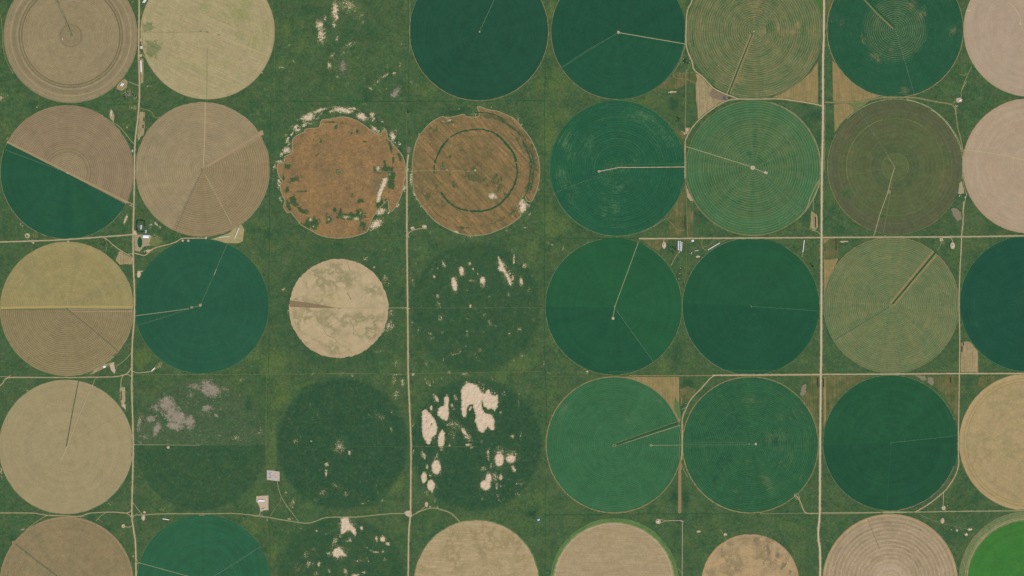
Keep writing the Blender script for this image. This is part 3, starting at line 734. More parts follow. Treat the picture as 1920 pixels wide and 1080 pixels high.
def sand_material():
    m = M('blown_sand'); m.coords(); p = m.vec(m.x, m.y)
    R, G, B, A = m.attr()
    n = m.noise(p, .16, 4, .6, 2.6, 3); sp = m.noise(p, .55, 5, .8, 3.2, 5)
    c = m.mix(n, C(214, 194, 168), C(204, 184, 156))
    c = m.mix(m.step((sp - .5) * .8 + .5 - R, .0, .4) * .85, c, C(150, 138, 102))
    c = m.mix(m.step(sp - R * 2.6, .1, .5) * .9, c, C(76, 98, 60))
    c = m.gain(c, m.noise(p, .7, 3, .7, 2.4, 7) * .14 + .93)
    return m.out(c)
SANDM = sand_material()
RIM = plain_material('sandy_scrub', C(142, 138, 98), C(100, 114, 70), 0.7, 0.5)
MAUVEM = plain_material('burnt_grass', C(146, 132, 114), C(112, 114, 88), 0.5, 0.35)

# ------------------------------------------------------------------ crop circles
def FB(c, r, *L):
    return [(ch, *Z(c, r, (x, y))[0], rx / 4.8, ry / 4.8, math.radians(rot), amp) for (ch, x, y, rx, ry, rot, amp) in L]

FIELDS = {}
def field(key, label, cx, cy, r, mat, blobs=(), z=0.4, nr=14, na=180, cat='crop field', ry=None, jag=0.4):
    root = link('crop_circle', None, None, (*W(cx, cy), 0))
    root.empty_display_size = 50
    tag(root, label, cat, 'round irrigated fields')
    disc('crop_cover', cx, cy, r, z, mat, root, nr, na, list(blobs), jag, ry=ry)
    FIELDS[key] = (root, cx, cy, r)
    return root

def sector(key, name, a0, a1, mat, piv=None, z=0.52, rr=0.996, inner=0.0, label=None):
    root, cx, cy, r = FIELDS[key]
    n = max(3, int(abs(a1 - a0) / 3))
    arc = [polar(cx, cy, r * rr, a0 + (a1 - a0) * i / n) for i in range(n + 1)]
    if inner: pts = arc + [polar(cx, cy, inner, a1 + (a0 - a1) * i / n) for i in range(n + 1)]
    else: pts = arc + [piv or (cx, cy)]
    o = slab(name, pts, 0.0, z, mat, root, W(cx, cy), step=3)
    if label: o['label'] = label
    return o

def fs(key, name, pts, w, mat, z=0.75, curve=False, closed=False, rag=0.15):
    root, cx, cy, r = FIELDS[key]
    return strip(name, pts, w, mat, layer(key, z), root, W(cx, cy), curve, rag, closed)

def edge(key, w, mat, a0=0, a1=360, off=0.0, z=0.62, rag=0.55, name='perimeter_track'):
    root, cx, cy, r = FIELDS[key]
    if mat in (TRACK, WEEDY): mat = LOOP
    w *= .8
    full = a1 - a0 >= 360
    n = max(4, int((a1 - a0) / 4))
    pts = [polar(cx, cy, r + off, a0 + (a1 - a0) * i / n) for i in range(n if full else n + 1)]
    return strip(name, pts, w, mat, layer(key + 'e', z), root, W(cx, cy), True, rag, full)

F = field_material
# ---- top row
field('01', 'tan stubble circle with a triple dark ring near its rim, top left corner', 132.8, 67, 125.7,
      F('tan_ring_stubble', C(158, 143, 107), C(150, 138, 105), ring=(2.9, .5, C(130, 119, 92), 1.2, .7), arc=(C(140, 128, 98), .3),
        annuli=[(0, 22, C(134, 122, 92), .35), (18.5, 22, C(118, 108, 80), .6), (14, 15.5, C(120, 110, 82), .6), (9.5, 11, C(120, 110, 82), .6), (90.8, 93.2, C(108, 102, 74), .95), (95.2, 98.0, C(108, 102, 74), .95), (99, 100.6, C(170, 154, 118), .6),
                (102, 110, C(128, 118, 90), .7), (112, 114, C(172, 154, 118), .6), (115, 119, C(138, 124, 96), .5), (122, 127, C(140, 122, 98), .6)], seed=2))
fs('01', 'grass_strip', [(103, -6), (118, 27), (133, 63)], 3.4, plain_material('strip_01', C(146, 132, 98), C(110, 108, 78), .6, .3))
fs('01', 'pivot_road', [(105, -6), (120, 27), (134.5, 63)], .9, DARKSTRIP)
fs('01', 'pivot_road', [(111, 8), (121, 30)], .5, PALE)
fs('01', 'pivot_patch', ellipse(133.8, 65.6, 2, 2), 1.6, GREENEDGE, closed=True)
edge('01', 1.0, TRACK, 120, 250, .4)
edge('01', .9, GREENEDGE, 250, 360, .5)

field('02', 'pale straw circle streaked with green in its north-east half', 389.2, 60.3, 125.8,
      F('straw_stubble', C(184, 167, 131), C(176, 161, 122), ring=(2.6, .3, C(158, 148, 110), 1, .8), arc=(C(158, 150, 108), .5), rows=(math.radians(-25), 2.6, .8, C(152, 144, 104)),
        annuli=[(119, 120.2, C(196, 176, 138), .6), (122.5, 127, C(176, 156, 118), .5)], m1=C(134, 142, 82), m2=C(74, 108, 64), m1a=.75, seed=3),
      FB(0, 0, (1, 1335, 240, 44, 44, 0, 1.0), (1, 1380, 440, 70, 70, 0, 1.05), (1, 1310, 400, 30, 40, 0, .7), (0, 1330, 330, 60, 120, 0, .45), (0, 1680, 580, 200, 34, 20, .75),
         (0, 1830, 80, 80, 90, 0, .8), (0, 1550, 480, 80, 12, 30, .6)) +
      FB(1, 0, (0, 330, 120, 130, 90, 20, 1.0), (0, 390, 40, 60, 60, 0, 1.1), (0, 470, 370, 60, 100, 10, .9), (0, 320, 320, 40, 60, 20, .9), (0, 230, 60, 120, 30, 25, .9),
         (0, 560, 330, 60, 120, 0, .6), (0, 110, 220, 24, 60, 0, .7), (0, 200, 560, 70, 44, -30, .65), (0, 280, 740, 80, 24, -10, .7), (0, 170, 440, 34, 24, 0, .6), (0, 600, 150, 20, 90, 0, .7),
         (0, 190, 140, 120, 26, 30, .85)))
fs('02', 'wheel_track', Z(1, 0, (60, 300), (300, 470), (540, 660)), 2.2, plain_material('grey_track', C(166, 150, 120), C(172, 156, 122), .5, .2))
fs('02', 'wheel_track', Z(1, 0, (90, 300), (590, 500)), .7, plain_material('light_track', C(200, 184, 150), C(186, 170, 132), .5, .2))
fs('02', 'wheel_track', Z(1, 0, (60, 600), (400, 770)), .6, bpy.data.materials['light_track'])
fs('02', 'wheel_track', Z(1, 0, (60, 660), (380, 790)), .5, bpy.data.materials['light_track'])
fs('02', 'wheel_track', Z(0, 0, (1255, 288), (1560, 292), (1860, 284)), .7, TRACK)
fs('02', 'wheel_track', Z(0, 0, (1865, 435), (1862, 900)), .6, GREENEDGE)
fs('02', 'pivot_patch', Z(0, 0, (1795, 278), (1815, 282)), 1.6, GREENEDGE)
fs('02', 'pivot_patch', Z(1, 0, (30, 288), (50, 288)), 1.6, GREENEDGE)
fs('02', 'pivot_patch', Z(1, 0, (130, 315), (155, 315)), 2.4, WEEDY)
edge('02', .8, TANEDGE, 0, 360, .2)

DK1 = F('dark_crop_a', C(36, 77, 60), C(34, 74, 57), ring=(2.7, .28, C(52, 92, 68), 1, .9), arc=(C(40, 84, 62), .3), fine=.09, speck=.1, seed=4)
field('03', 'very dark green circle west of the other dark circle, along the top edge', 898, 58.5, 130, DK1)
edge('03', 1.3, TANEDGE, 170, 360, .3); edge('03', 1.2, TANEDGE, 0, 60, .3); edge('03', .9, TRACK, 120, 172, .2)
fs('03', 'pivot_road', [(899, 59), (929, -6)], 1.0, plain_material('narrow_grass_track', C(74, 112, 82), C(96, 122, 92), .5, .3))
fs('03', 'pivot_patch', [(899, 58), (899.4, 61)], 2.6, PALE)
field('04', 'dark green circle cut by a pale track running east-south-east from its hub', 1159.2, 60.4, 125.8,
      F('dark_crop_b', C(37, 81, 61), C(36, 80, 60), ring=(2.7, .22, C(50, 98, 70), 1, .9), arc=(C(42, 92, 64), .3), fine=.09, speck=.3, seed=5))
sector('04', 'crop_sector', -11, 209, F('dark_crop_b2', C(36, 80, 60), C(35, 77, 58), ring=(2.7, .22, C(48, 94, 68), 1, .9), fine=.09, speck=.3, seed=6), (1159.4, 60.4))
edge('04', 1.0, TANEDGE, 150, 270, .3); edge('04', .8, TRACK, 270, 360, .2)
fs('04', 'pivot_road', [(1159.6, 61), (1200, 68), (1250, 76.5), (1285, 82.5)], 1.3, PALE)
fs('04', 'grass_strip', [(1178, 63), (1230, 70.5), (1284, 80)], 1.3, DARKSTRIP, z=.7)
fs('04', 'pivot_patch', ellipse(1159.4, 60.6, 1.3, 2.0), 1.8, PAD, closed=True)
fs('04', 'wheel_track', [(1158, 61.5), (1098, 96), (1054, 126)], .8, bpy.data.materials['narrow_grass_track'])

field('05', 'green circle full of tan rings with a dark green diagonal strip to the south-west', 1414.5, 57.6, 127,
      F('ringed_green_a', C(57, 99, 65), C(66, 102, 66), .02, ring=(4.2, .45, C(142, 132, 92), 2.0, 1.2), arc=(C(128, 120, 82), .62), rad=(C(44, 92, 62), .25),
        m1=C(146, 130, 90), m1a=.8, m2=C(44, 92, 60), seed=7),
      FB(3, 0, (0, 1520, 220, 24, 110, -25, .8), (0, 1660, 290, 40, 34, 0, .9), (0, 1700, 230, 24, 44, 0, .8), (0, 1400, 270, 30, 34, 0, .9), (0, 1340, 50, 80, 80, 0, .75), (0, 840, 230, 40, 90, 0, .55),
         (0, 1150, 290, 60, 60, 0, .5), (0, 1440, 380, 70, 24, 0, .65), (0, 1580, 300, 44, 34, 0, .75), (0, 1340, 820, 90, 34, 0, .55), (0, 1560, 120, 34, 60, -25, .5), (1, 900, 750, 140, 44, 40, .8), (1, 760, 400, 20, 200, 0, .6),
         (1, 1460, 250, 40, 60, 0, .8), (1, 1150, 770, 40, 60, 30, .5), (0, 1000, 560, 60, 60, 0, .5), (0, 1160, 700, 60, 110, 20, .6)))
edge('05', 1.2, TRACK, -60, 90, .2)
a, b = Z(3, 0, (1300, 300), (1082, 850))
fs('05', 'bare_strip', [(a[0] - 3.6, a[1] + 1), (b[0] - 1.8, b[1])], 3.2, TANEDGE)
fs('05', 'bare_strip', [(a[0] + 2.4, a[1] + 2), (b[0] + 3.2, b[1] - 3)], 3.0, TANEDGE)
fs('05', 'grass_strip', [(a[0] - .4, a[1]), b], 2.7, DARKSTRIP)
fs('05', 'pivot_road', [(a[0] - 2, a[1] + 2), (b[0] - 3, b[1])], .6, PALE)
fs('05', 'pivot_patch', Z(3, 0, (1305, 285), (1322, 280)), 2.6, PALE)
fs('05', 'wheel_track', Z(3, 0, (1340, 290), (1380, 330)), .9, TRACK)

field('06', 'deep green circle with a faint tan bullseye, beside the road at the top', 1678.5, 55, 127.3,
      F('deep_green_a', C(42, 85, 63), C(43, 88, 62), ring=(4.0, .5, C(116, 124, 86), 2.4, 1.3, 60), arc=(C(48, 98, 68), .3), fine=.12, speck=.35, m1=C(138, 126, 88), m1a=.6, m2=C(50, 96, 64), seed=8),
      FB(4, 0, (0, 1290, 280, 40, 40, 0, .8), (0, 850, 830, 44, 50, 0, .7), (0, 250, 190, 60, 60, 0, .4), (1, 760, 270, 230, 220, 0, .5), (0, 590, 200, 24, 44, 20, .8), (0, 640, 270, 24, 20, 0, .7), (0, 460, 340, 20, 60, -20, .75), (0, 590, 520, 60, 30, 35, .8), (0, 700, 440, 44, 12, 0, .8), (0, 1000, 130, 34, 60, 30, .75), (0, 900, 30, 60, 60, 30, .5)))
fs('06', 'bare_strip', [(1615, -6), (1647, 28), (1675, 54)], 2.0, TANEDGE)
fs('06', 'grass_strip', [(1619, -6), (1650, 24.5), (1678, 52)], 3.2, HEDGE)
fs('06', 'wheel_track', [(1680, 57), (1697, 116), (1713.5, 175)], .6, bpy.data.materials['narrow_grass_track'])
edge('06', 2.0, TANEDGE, 150, 250, .8); edge('06', 1.8, TANEDGE, 250, 360, .5); edge('06', 1.2, TANEDGE, 0, 40, .4)
PINK = F('pinkish_stubble', C(178, 160, 138), C(170, 152, 128), ring=(2.8, .2, C(160, 142, 118), 1, .8), arc=(C(162, 144, 122), .4), rows=(math.radians(-38), 1.6, .25, C(164, 146, 122)),
         annuli=[(122, 127, C(168, 150, 122), .5)], seed=10, fine=.1)
field('07', 'pinkish beige circle at the top of the right edge', 1933, 55, 126.5, PINK)
edge('07', 1.0, GREENEDGE, 150, 270, .3)
fs('07', 'wheel_track', Z(4, 0, (1780, 20), (1840, 80), (1885, 160), (1885, 215)), .8, plain_material('straw_track', C(200, 182, 150), C(188, 170, 136), .5, .2), curve=True)
fs('07', 'pivot_patch', Z(4, 0, (1878, 215), (1900, 218)), 2.4, bpy.data.materials['straw_track'])
fs('07', 'pivot_patch', Z(4, 0, (1400, 95), (1440, 95)), 2.0, bpy.data.materials['straw_track'])

# ---- second row
field('10', 'half tan, half dark green circle split by a diagonal, left edge', 126, 322.8, 125.5,
      F('ploughed_brown_a', C(152, 134, 106), C(143, 126, 99), ring=(3.6, .6, C(124, 110, 84), 1.1, .6), arc=(C(134, 118, 92), .35), rad=(C(160, 142, 108), .3),
        annuli=[(0, 34, C(158, 142, 108), .8), (37, 39, C(118, 108, 80), .7), (40, 42, C(156, 140, 106), .7), (43, 45, C(116, 106, 78), .7), (46, 47.5, C(158, 142, 108), .7)], seed=11))
sector('10', 'crop_sector', -206, -28.5, F('dark_crop_c', C(36, 84, 65), C(38, 82, 60), ring=(3.1, .25, C(56, 98, 70), 1, .9), arc=(C(44, 90, 62), .35), rad=(C(46, 88, 60), .3), fine=.1, speck=.2, seed=12, m1=C(34, 70, 62)), (126.5, 325.5), label='dark green southern half')
fs('10', 'bare_strip', Z(0, 1, (62, 268), (600, 538), (1160, 818)), 4.0, plain_material('tan_headland', C(164, 144, 108), C(152, 134, 98), .5, .2))
fs('10', 'pivot_road', Z(0, 1, (1100, 790), (1200, 830)), 1.2, PALE)
fs('10', 'pivot_patch', Z(0, 1, (598, 548), (616, 551)), 2.4, PAD)
fs('10', 'wheel_track', Z(0, 1, (45, 342), (320, 440), (600, 542)), .5, bpy.data.materials['narrow_grass_track'])
edge('10', .8, GREENEDGE, 150, 190, .3); edge('10', .9, TRACK, 195, 250, .3); edge('10', .8, GREENEDGE, 250, 320, .4); edge('10', .6, GREENEDGE, 60, 150, .2)
fs('10', 'pivot_patch', Z(0, 1, (60, 250), (75, 225)), 1.8, TRACK)

field('11', 'large brown ploughed circle with a wide faint track to the north-east', 380, 317.5, 126,
      F('ploughed_brown_b', C(164, 144, 109), C(150, 133, 104), .02, ring=(4.1, .5, C(134, 124, 94), 1.1, .9), arc=(C(142, 130, 98), .45), rad=(C(166, 148, 112), .3), rows=(math.radians(35), 1.8, .16, C(140, 134, 104)),
        m1=C(134, 128, 98), m1a=.7, seed=13),
      FB(0, 1, (0, 1400, 230, 120, 110, 0, .8), (0, 1380, 470, 100, 90, 0, .8), (0, 1560, 110, 120, 60, 0, .6), (0, 1290, 640, 60, 60, 0, .6)) + FB(1, 1, (0, 470, 340, 60, 140, 0, .5), (0, 140, 760, 220, 60, 0, .4)))
sector('11', 'crop_sector', -117, 28, F('ploughed_brown_c', C(152, 133, 100), C(142, 126, 96), .02, ring=(4.1, .75, C(130, 118, 88), 1.1, .5), arc=(C(138, 126, 94), .35), rad=(C(166, 144, 108), .35), seed=14), (379.2, 318.3), label='ridged darker south-eastern part')
fs('11', 'bare_strip', Z(1, 1, (40, 490), (520, 190)), 4.6, plain_material('headland_b', C(164, 142, 110), C(156, 134, 104), .5, .2, rows=(math.radians(32), 1.2, .2)))
fs('11', 'pivot_patch', Z(1, 1, (505, 195), (545, 185)), 8.5, plain_material('headland_c', C(170, 144, 112), C(162, 136, 106), .5, .2))
fs('11', 'wheel_track', Z(1, 1, (22, -90), (20, 200), (5, 500)), .9, bpy.data.materials['straw_track'])
fs('11', 'wheel_track', Z(0, 1, (1820, 530), (1720, 740), (1580, 1065)), .9, plain_material('dull_brown_furrow', C(112, 104, 78), C(124, 114, 84), .5, .2))  # brown line along the edge of the ridged sector
fs('11', 'wheel_track', Z(1, 1, (20, 560), (140, 780), (260, 1010)), .5, bpy.data.materials['straw_track'])
fs('11', 'pivot_patch', ellipse(379, 318, 1.6, 1.6), 1.5, WEEDY, closed=True)
edge('11', .8, TANEDGE, 180, 260, .3); edge('11', .7, TRACK, 300, 360, .2)

BR1 = Z(1, 1, (1075, 70), (1150, 62), (1240, 45), (1300, 48), (1380, 75), (1440, 110), (1500, 155), (1560, 190), (1605, 212), (1612, 175), (1635, 160), (1658, 180), (1662, 230),
        (1690, 265), (1740, 320), (1790, 380), (1815, 440), (1825, 520), (1812, 640), (1790, 740), (1750, 830), (1700, 895), (1675, 870), (1668, 795), (1620, 835), (1570, 890), (1520, 970), (1490, 1060)) + \
    Z(1, 2, (1480, 70), (1420, 95), (1320, 120), (1220, 128), (1120, 118), (1050, 100), (960, 50), (900, 18)) + \
    Z(1, 1, (890, 1020), (840, 960), (790, 900), (765, 908), (740, 880), (728, 850), (740, 800), (720, 750), (700, 700), (703, 650), (720, 620), (700, 600), (680, 560), (668, 500), (680, 462), (730, 452),
      (738, 400), (790, 378), (805, 340), (808, 250), (860, 205), (915, 180), (920, 158), (960, 148), (1045, 140), (1060, 100))
BR2 = Z(2, 1, (65, 610), (62, 500), (68, 400), (90, 290), (125, 210), (118, 195), (140, 198), (200, 120), (260, 75), (335, 38), (360, 50), (420, 45), (480, 30), (530, 20), (545, 42), (620, 45), (662, 38), (665, 0)) + \
    Z(2, 0, (645, 965), (670, 958), (740, 985), (830, 1000), (900, 1030)) + \
    Z(2, 1, (980, 60), (1050, 140), (1120, 230), (1170, 330), (1200, 430), (1210, 540), (1200, 640), (1170, 740), (1130, 808), (1090, 790), (1070, 745), (1050, 770), (1012, 860), (1040, 930), (960, 1000), (870, 1050)) + \
    Z(2, 2, (740, 90), (640, 103), (540, 98), (440, 70), (330, 15)) + Z(2, 1, (270, 985), (200, 910), (130, 820), (80, 720))

def inside(x, y, poly):
    c = np.zeros(x.shape, bool)
    for i in range(len(poly)):
        (x1, y1), (x2, y2) = poly[i - 1], poly[i]
        if y1 == y2: continue
        k = (y1 > y) != (y2 > y)
        c ^= k & (x < (x2 - x1) * (y - y1) / (y2 - y1) + x1)
    return c

def brown_field(key, label, cx, cy, r, outline, mat, blobs):
    """irregular mown field: fan of quads from the hub to its wavy outline, carrying cover patches"""
    root = link('crop_circle', None, None, (*W(cx, cy), 0))
    tag(root, label, 'crop field', 'round irrigated fields'); FIELDS[key] = (root, cx, cy, r)
    st = 1.0
    gx = np.arange(cx - r - 6, cx + r + 6, st); gy = np.arange(cy - r - 6, cy + r + 6, st)
    X, Y = np.meshgrid(gx, gy); ins = inside(X, Y, outline)
    cell = ins[:-1, :-1] | ins[1:, 1:] | ins[1:, :-1] | ins[:-1, 1:]
    jj, ii = np.nonzero(cell); n = X.shape[1]
    F_ = np.stack([(jj + 1) * n + ii, (jj + 1) * n + ii + 1, jj * n + ii + 1, jj * n + ii], -1)
    used = np.unique(F_); remap = np.zeros(X.size, int); remap[used] = np.arange(len(used))
    ux, uy = X.ravel()[used], Y.ravel()[used]
    co = np.stack([(ux - cx) * S, -(uy - cy) * S, np.full(len(used), .45)], -1)
    me = mesh_from('crop_cover', co.tolist(), remap[F_].tolist(), mat)
    slab('soil', outline, -.1, .38, mat, root, W(cx, cy)).name = 'field_soil'
    arr = np.zeros((len(co), 4), np.float32)
    blob_eval(co[:, 0] / S + cx, -co[:, 1] / S + cy, blobs, arr)
    a = me.color_attributes.new('cover', 'FLOAT_COLOR', 'POINT'); a.data.foreach_set('color', arr.ravel())
    link('crop_cover', me, root)
    return root

brown_field('12', 'rust-brown field with a wavy scalloped outline and bright sand along its rim', 634.7, 321.5, 122, BR1,
            F('rusty_range', C(150, 121, 80), C(130, 108, 78), .05, 1.0, arc=None, m1=C(114, 102, 78), m1a=.9, m2=C(56, 88, 56), m3=C(208, 188, 160), fine=.34, jig=1.1, seed=16, blot=(C(116, 102, 74), .35, .06, .06)),
            FB(1, 1, (0, 1400, 190, 150, 40, 10, .6), (0, 1310, 110, 80, 30, 0, .7), (0, 1560, 640, 60, 200, 0, .75), (0, 1450, 520, 60, 60, 0, .6), (0, 1540, 300, 60, 40, 0, .6), (1, 1200, 135, 20, 20, 0, .75), (1, 1135, 90, 60, 10, 0, .9),
               (1, 1065, 265, 10, 16, 0, .9), (1, 1015, 190, 16, 8, 0, .7), (1, 1390, 180, 12, 24, 0, .8), (1, 1460, 268, 18, 6, 0, .9), (1, 1340, 190, 8, 6, 0, .8), (1, 765, 490, 34, 24, 0, 1.0), (1, 730, 600, 14, 30, 0, .9), (1, 820, 610, 70, 24, -20, .7),
               (1, 760, 690, 16, 40, 0, .9), (1, 815, 800, 34, 50, -25, 1.05), (1, 770, 840, 20, 50, -20, 1.0), (1, 900, 890, 60, 24, 30, .7), (1, 1190, 880, 18, 20, 0, .9), (1, 1420, 800, 34, 20, -20, .8), (1, 900, 715, 60, 12, 0, .6), (1, 1060, 830, 60, 20, 0, .5),
               (1, 1690, 310, 12, 80, -12, 1.05), (1, 1715, 430, 10, 30, 0, 1.05), (1, 1700, 600, 30, 100, 0, 1.15), (1, 1640, 480, 16, 50, 0, .95), (1, 1660, 510, 50, 20, 0, 1.0), (1, 1770, 400, 16, 44, -20, .8), (1, 1600, 820, 34, 50, 20, .9), (1, 1650, 790, 24, 20, 0, .8),
               (1, 1330, 940, 130, 30, 0, 1.0), (1, 1410, 930, 40, 50, 0, 1.05), (1, 1130, 965, 34, 40, 0, .9), (1, 990, 1000, 60, 50, 35, 1.05), (1, 940, 1010, 44, 30, 20, .9), (1, 1570, 520, 30, 34, 0, .85), (1, 1000, 250, 5, 5, 0, 1.0), (1, 1530, 450, 6, 12, 0, .8),
               (2, 1622, 660, 30, 60, 12, 1.2), (2, 1585, 760, 24, 50, 20, 1.25), (2, 1650, 610, 34, 24, 0, .95), (2, 1572, 510, 22, 26, 0, 1.05), (2, 1680, 560, 18, 34, 0, .8), (2, 1290, 945, 50, 20, 0, .95), (2, 1385, 960, 34, 24, 0, 1.0), (2, 1420, 910, 12, 20, 0, .9),
               (2, 1135, 965, 16, 24, 0, .9), (2, 970, 970, 20, 22, 30, 1.0), (2, 1000, 1030, 24, 12, 0, .9), (2, 905, 422, 16, 8, 30, .75), (2, 1222, 538, 14, 12, 0, 1.1), (2, 1360, 538, 14, 8, 0, .75), (1, 1222, 538, 24, 22, 0, .9),
               (1, 1240, 900, 20, 60, 0, .6), (1, 1440, 1030, 40, 60, 0, .65), (1, 1080, 400, 40, 60, 0, .35), (0, 1130, 300, 60, 60, 0, .5), (1, 1350, 750, 34, 24, 0, .6), (0, 1300, 650, 100, 60, 0, .4), (1, 1480, 820, 24, 60, 20, .4)))
fs('12', 'perimeter_track', BR1, .95, PALE, z=.8, closed=True, curve=True)
fs('12', 'pivot_road', Z(1, 1, (1250, 538), (1830, 538)), .6, TRACK, z=.9)
fs('12', 'pivot_patch', ellipse(634.8, 322, 3.2, 3.2), 1.0, TRACK, closed=True)
fs('12', 'wheel_track', ellipse(634.8, 322, 11, 12), .5, TRACK, closed=True)

D45 = math.radians(-47)
brown_field('13', 'rusty field mown in diagonal swaths with a dark green inner ring', 891.5, 321, 120, BR2,
            F('rusty_hay', C(158, 127, 85), C(138, 114, 79), .03, 1.0, rows=(D45, 3.2, 1.0, C(106, 98, 68)), blot=(C(100, 98, 66), .35, .05, .05), m1=C(120, 104, 70), m2=C(60, 88, 58), m3=C(206, 186, 156), fine=.3, jig=1.2, seed=17),
            FB(2, 1, (1, 1130, 360, 34, 70, -15, 1.1), (1, 1150, 470, 44, 60, 0, 1.0), (1, 1140, 580, 24, 80, 0, .75), (1, 1110, 680, 30, 60, 20, 1.0), (1, 1080, 300, 24, 60, -25, .8), (1, 1040, 200, 20, 60, -40, .7), (1, 960, 140, 34, 20, 30, .9), (1, 830, 60, 80, 22, 25, .95),
               (1, 740, 40, 60, 12, 10, .9), (1, 1000, 240, 40, 24, 40, .6), (1, 260, 170, 24, 60, 35, .6), (1, 220, 150, 30, 14, -30, .6), (1, 540, 520, 26, 40, 0, .7), (1, 620, 590, 100, 40, 15, .9), (1, 640, 610, 50, 24, 0, 1.0), (1, 865, 605, 14, 34, 0, .95), (1, 810, 600, 50, 50, 0, .7),
               (1, 840, 700, 24, 60, 20, .75), (1, 405, 400, 14, 12, 0, .9), (1, 650, 470, 18, 20, 0, .7), (1, 330, 500, 24, 40, 0, .85), (1, 280, 660, 20, 16, 0, .8), (1, 430, 640, 60, 24, 40, .6), (1, 210, 760, 34, 50, 0, .6), (1, 350, 840, 40, 30, 0, .6), (1, 900, 740, 24, 60, 0, .55),
               (1, 620, 520, 28, 26, 0, 1.0), (1, 980, 900, 60, 40, -30, .75), (1, 760, 1010, 90, 16, -10, .7), (1, 870, 960, 60, 14, -25, .8), (1, 400, 90, 60, 20, -10, .7), (1, 150, 200, 20, 20, 0, .6), (1, 720, 640, 60, 30, 30, .5), (0, 300, 600, 100, 80, 0, .4), (0, 700, 430, 160, 80, 0, .35),
               (1, 400, 560, 20, 34, 0, .5), (1, 600, 300, 60, 40, 0, .3), (1, 520, 1040, 60, 14, 0, .7), (1, 1030, 560, 20, 60, 0, .3), (0, 130, 560, 8, 120, 0, .8),
               (2, 780, 750, 42, 34, 0, 1.25), (2, 800, 770, 30, 26, 0, 1.2), (2, 740, 720, 24, 12, -30, .9), (2, 415, 300, 34, 12, -45, .95), (2, 455, 205, 30, 8, -30, .9), (2, 400, 75, 60, 14, -18, 1.0), (2, 340, 85, 26, 12, -10, .9), (2, 620, 20, 40, 24, 0, .95), (2, 730, 45, 34, 8, 10, .8), (2, 1130, 390, 14, 34, -10, .9),
               (2, 1100, 360, 10, 20, 0, .8), (2, 325, 495, 8, 30, 0, .85), (2, 375, 522, 10, 9, 0, 1.2), (2, 820, 845, 30, 8, -30, .9), (2, 630, 522, 8, 8, 0, 1.25), (2, 870, 960, 40, 6, -30, .85), (2, 345, 630, 8, 14, -20, .8), (2, 1150, 440, 8, 14, 0, .75), (2, 540, 885, 34, 4, 5, .7)))
fs('13', 'perimeter_track', BR2, .95, PALE, z=.8, closed=True, curve=True)
for (a0, a1, w) in ((80, 128, 1.6), (130, 170, 2.2), (172, 186, 1.6), (212, 262, 2.1), (262, 302, 2.2), (302, 350, 2.2), (350, 372, 2.0), (12, 60, 2.8), (60, 82, 1.8)):
    fs('13', 'ring_strip', [polar(891.7, 319.6, 77.3 + .8 * math.sin(a / 9), a) for a in range(a0, a1 + 1, 4)], w * 1.5, DARKSTRIP, rag=.5)
for (a0, a1, rr, w) in ((8, 34, 104, 2.2), (38, 62, 106, 1.8), (-28, 4, 103, 1.8), (-20, 20, 109, 1.3), (60, 96, 110, 1.6), (200, 240, 108, .9), (20, 50, 96, 1.0)):
    fs('13', 'weedy_strip', [polar(892, 320, rr + .8 * math.sin(a / 5), a) for a in range(a0, a1 + 1, 4)], w, DARKSTRIP, rag=.9)
fs('13', 'pivot_road', Z(2, 1, (20, 535), (130, 528), (620, 532)), .6, PALE, z=.9)
fs('13', 'pivot_patch', ellipse(891.2, 319.4, 1.5, 1.5), 1.4, PALE, closed=True)

field('14', 'dark green circle with scuffed olive patches and a straight white track from the east', 1157.5, 315.5, 127,
      F('scuffed_green', C(36, 86, 64), C(38, 90, 62), ring=(4.6, .13, C(78, 116, 82), 3, 1.2), arc=(C(46, 96, 66), .35), m1=C(84, 116, 78), m1a=.9, m2=C(34, 78, 60), fine=.14, speck=.25, seed=18),
      FB(2, 1, (0, 1450, 280, 44, 90, -10, .75), (0, 1490, 390, 50, 50, 0, .7), (0, 1650, 280, 60, 80, 0, .65), (0, 1400, 560, 44, 70, 0, .8), (0, 1430, 650, 50, 60, 0, .6), (0, 1510, 700, 60, 44, 0, .55), (0, 1480, 200, 50, 60, 0, .5), (0, 1640, 390, 70, 44, 0, .5), (0, 1790, 760, 34, 34, 0, .5),
         (0, 1790, 900, 34, 60, 0, .6), (0, 1500, 780, 60, 90, 0, .4), (0, 1830, 600, 120, 60, 0, .4)) +
      FB(3, 1, (0, 90, 500, 110, 50, 0, .6), (0, 90, 700, 60, 60, 0, .6), (0, 60, 860, 50, 90, 0, .6), (0, 300, 40, 160, 60, 15, .65), (0, 480, 170, 110, 110, 0, .55), (0, 560, 210, 70, 110, 0, .5), (0, 260, 440, 60, 50, 0, .4), (0, 640, 465, 60, 8, 0, .9), (0, 100, 1020, 90, 14, 0, .5)))
edge('14', 1.2, TRACK, 200, 330, .2); edge('14', .9, GREENEDGE, 20, 90, .3); edge('14', .8, GREENEDGE, 110, 200, .3); edge('14', .9, TRACK, 330, 345, .3)
fs('14', 'pivot_road', Z(3, 1, (692, 494), (400, 498), (90, 500)) + Z(2, 1, (1860, 512), (1745, 535)), 1.4, ROAD)
fs('14', 'grass_strip', Z(3, 1, (110, 508), (680, 504)), .9, DARKSTRIP, z=.7)
fs('14', 'grass_strip', Z(3, 1, (180, 474), (400, 470), (690, 464)), 2.2, plain_material('lighter_green_strip', C(46, 100, 62), C(60, 106, 64), .5, .2), z=.65)
fs('14', 'pivot_patch', ellipse(*Z(2, 1, (1743, 535))[0], 1.9, 1.6), 1.2, PAD, closed=True)
fs('14', 'wheel_track', Z(2, 1, (1900, 545), (1600, 630), (1360, 722)), .5, FAINT)
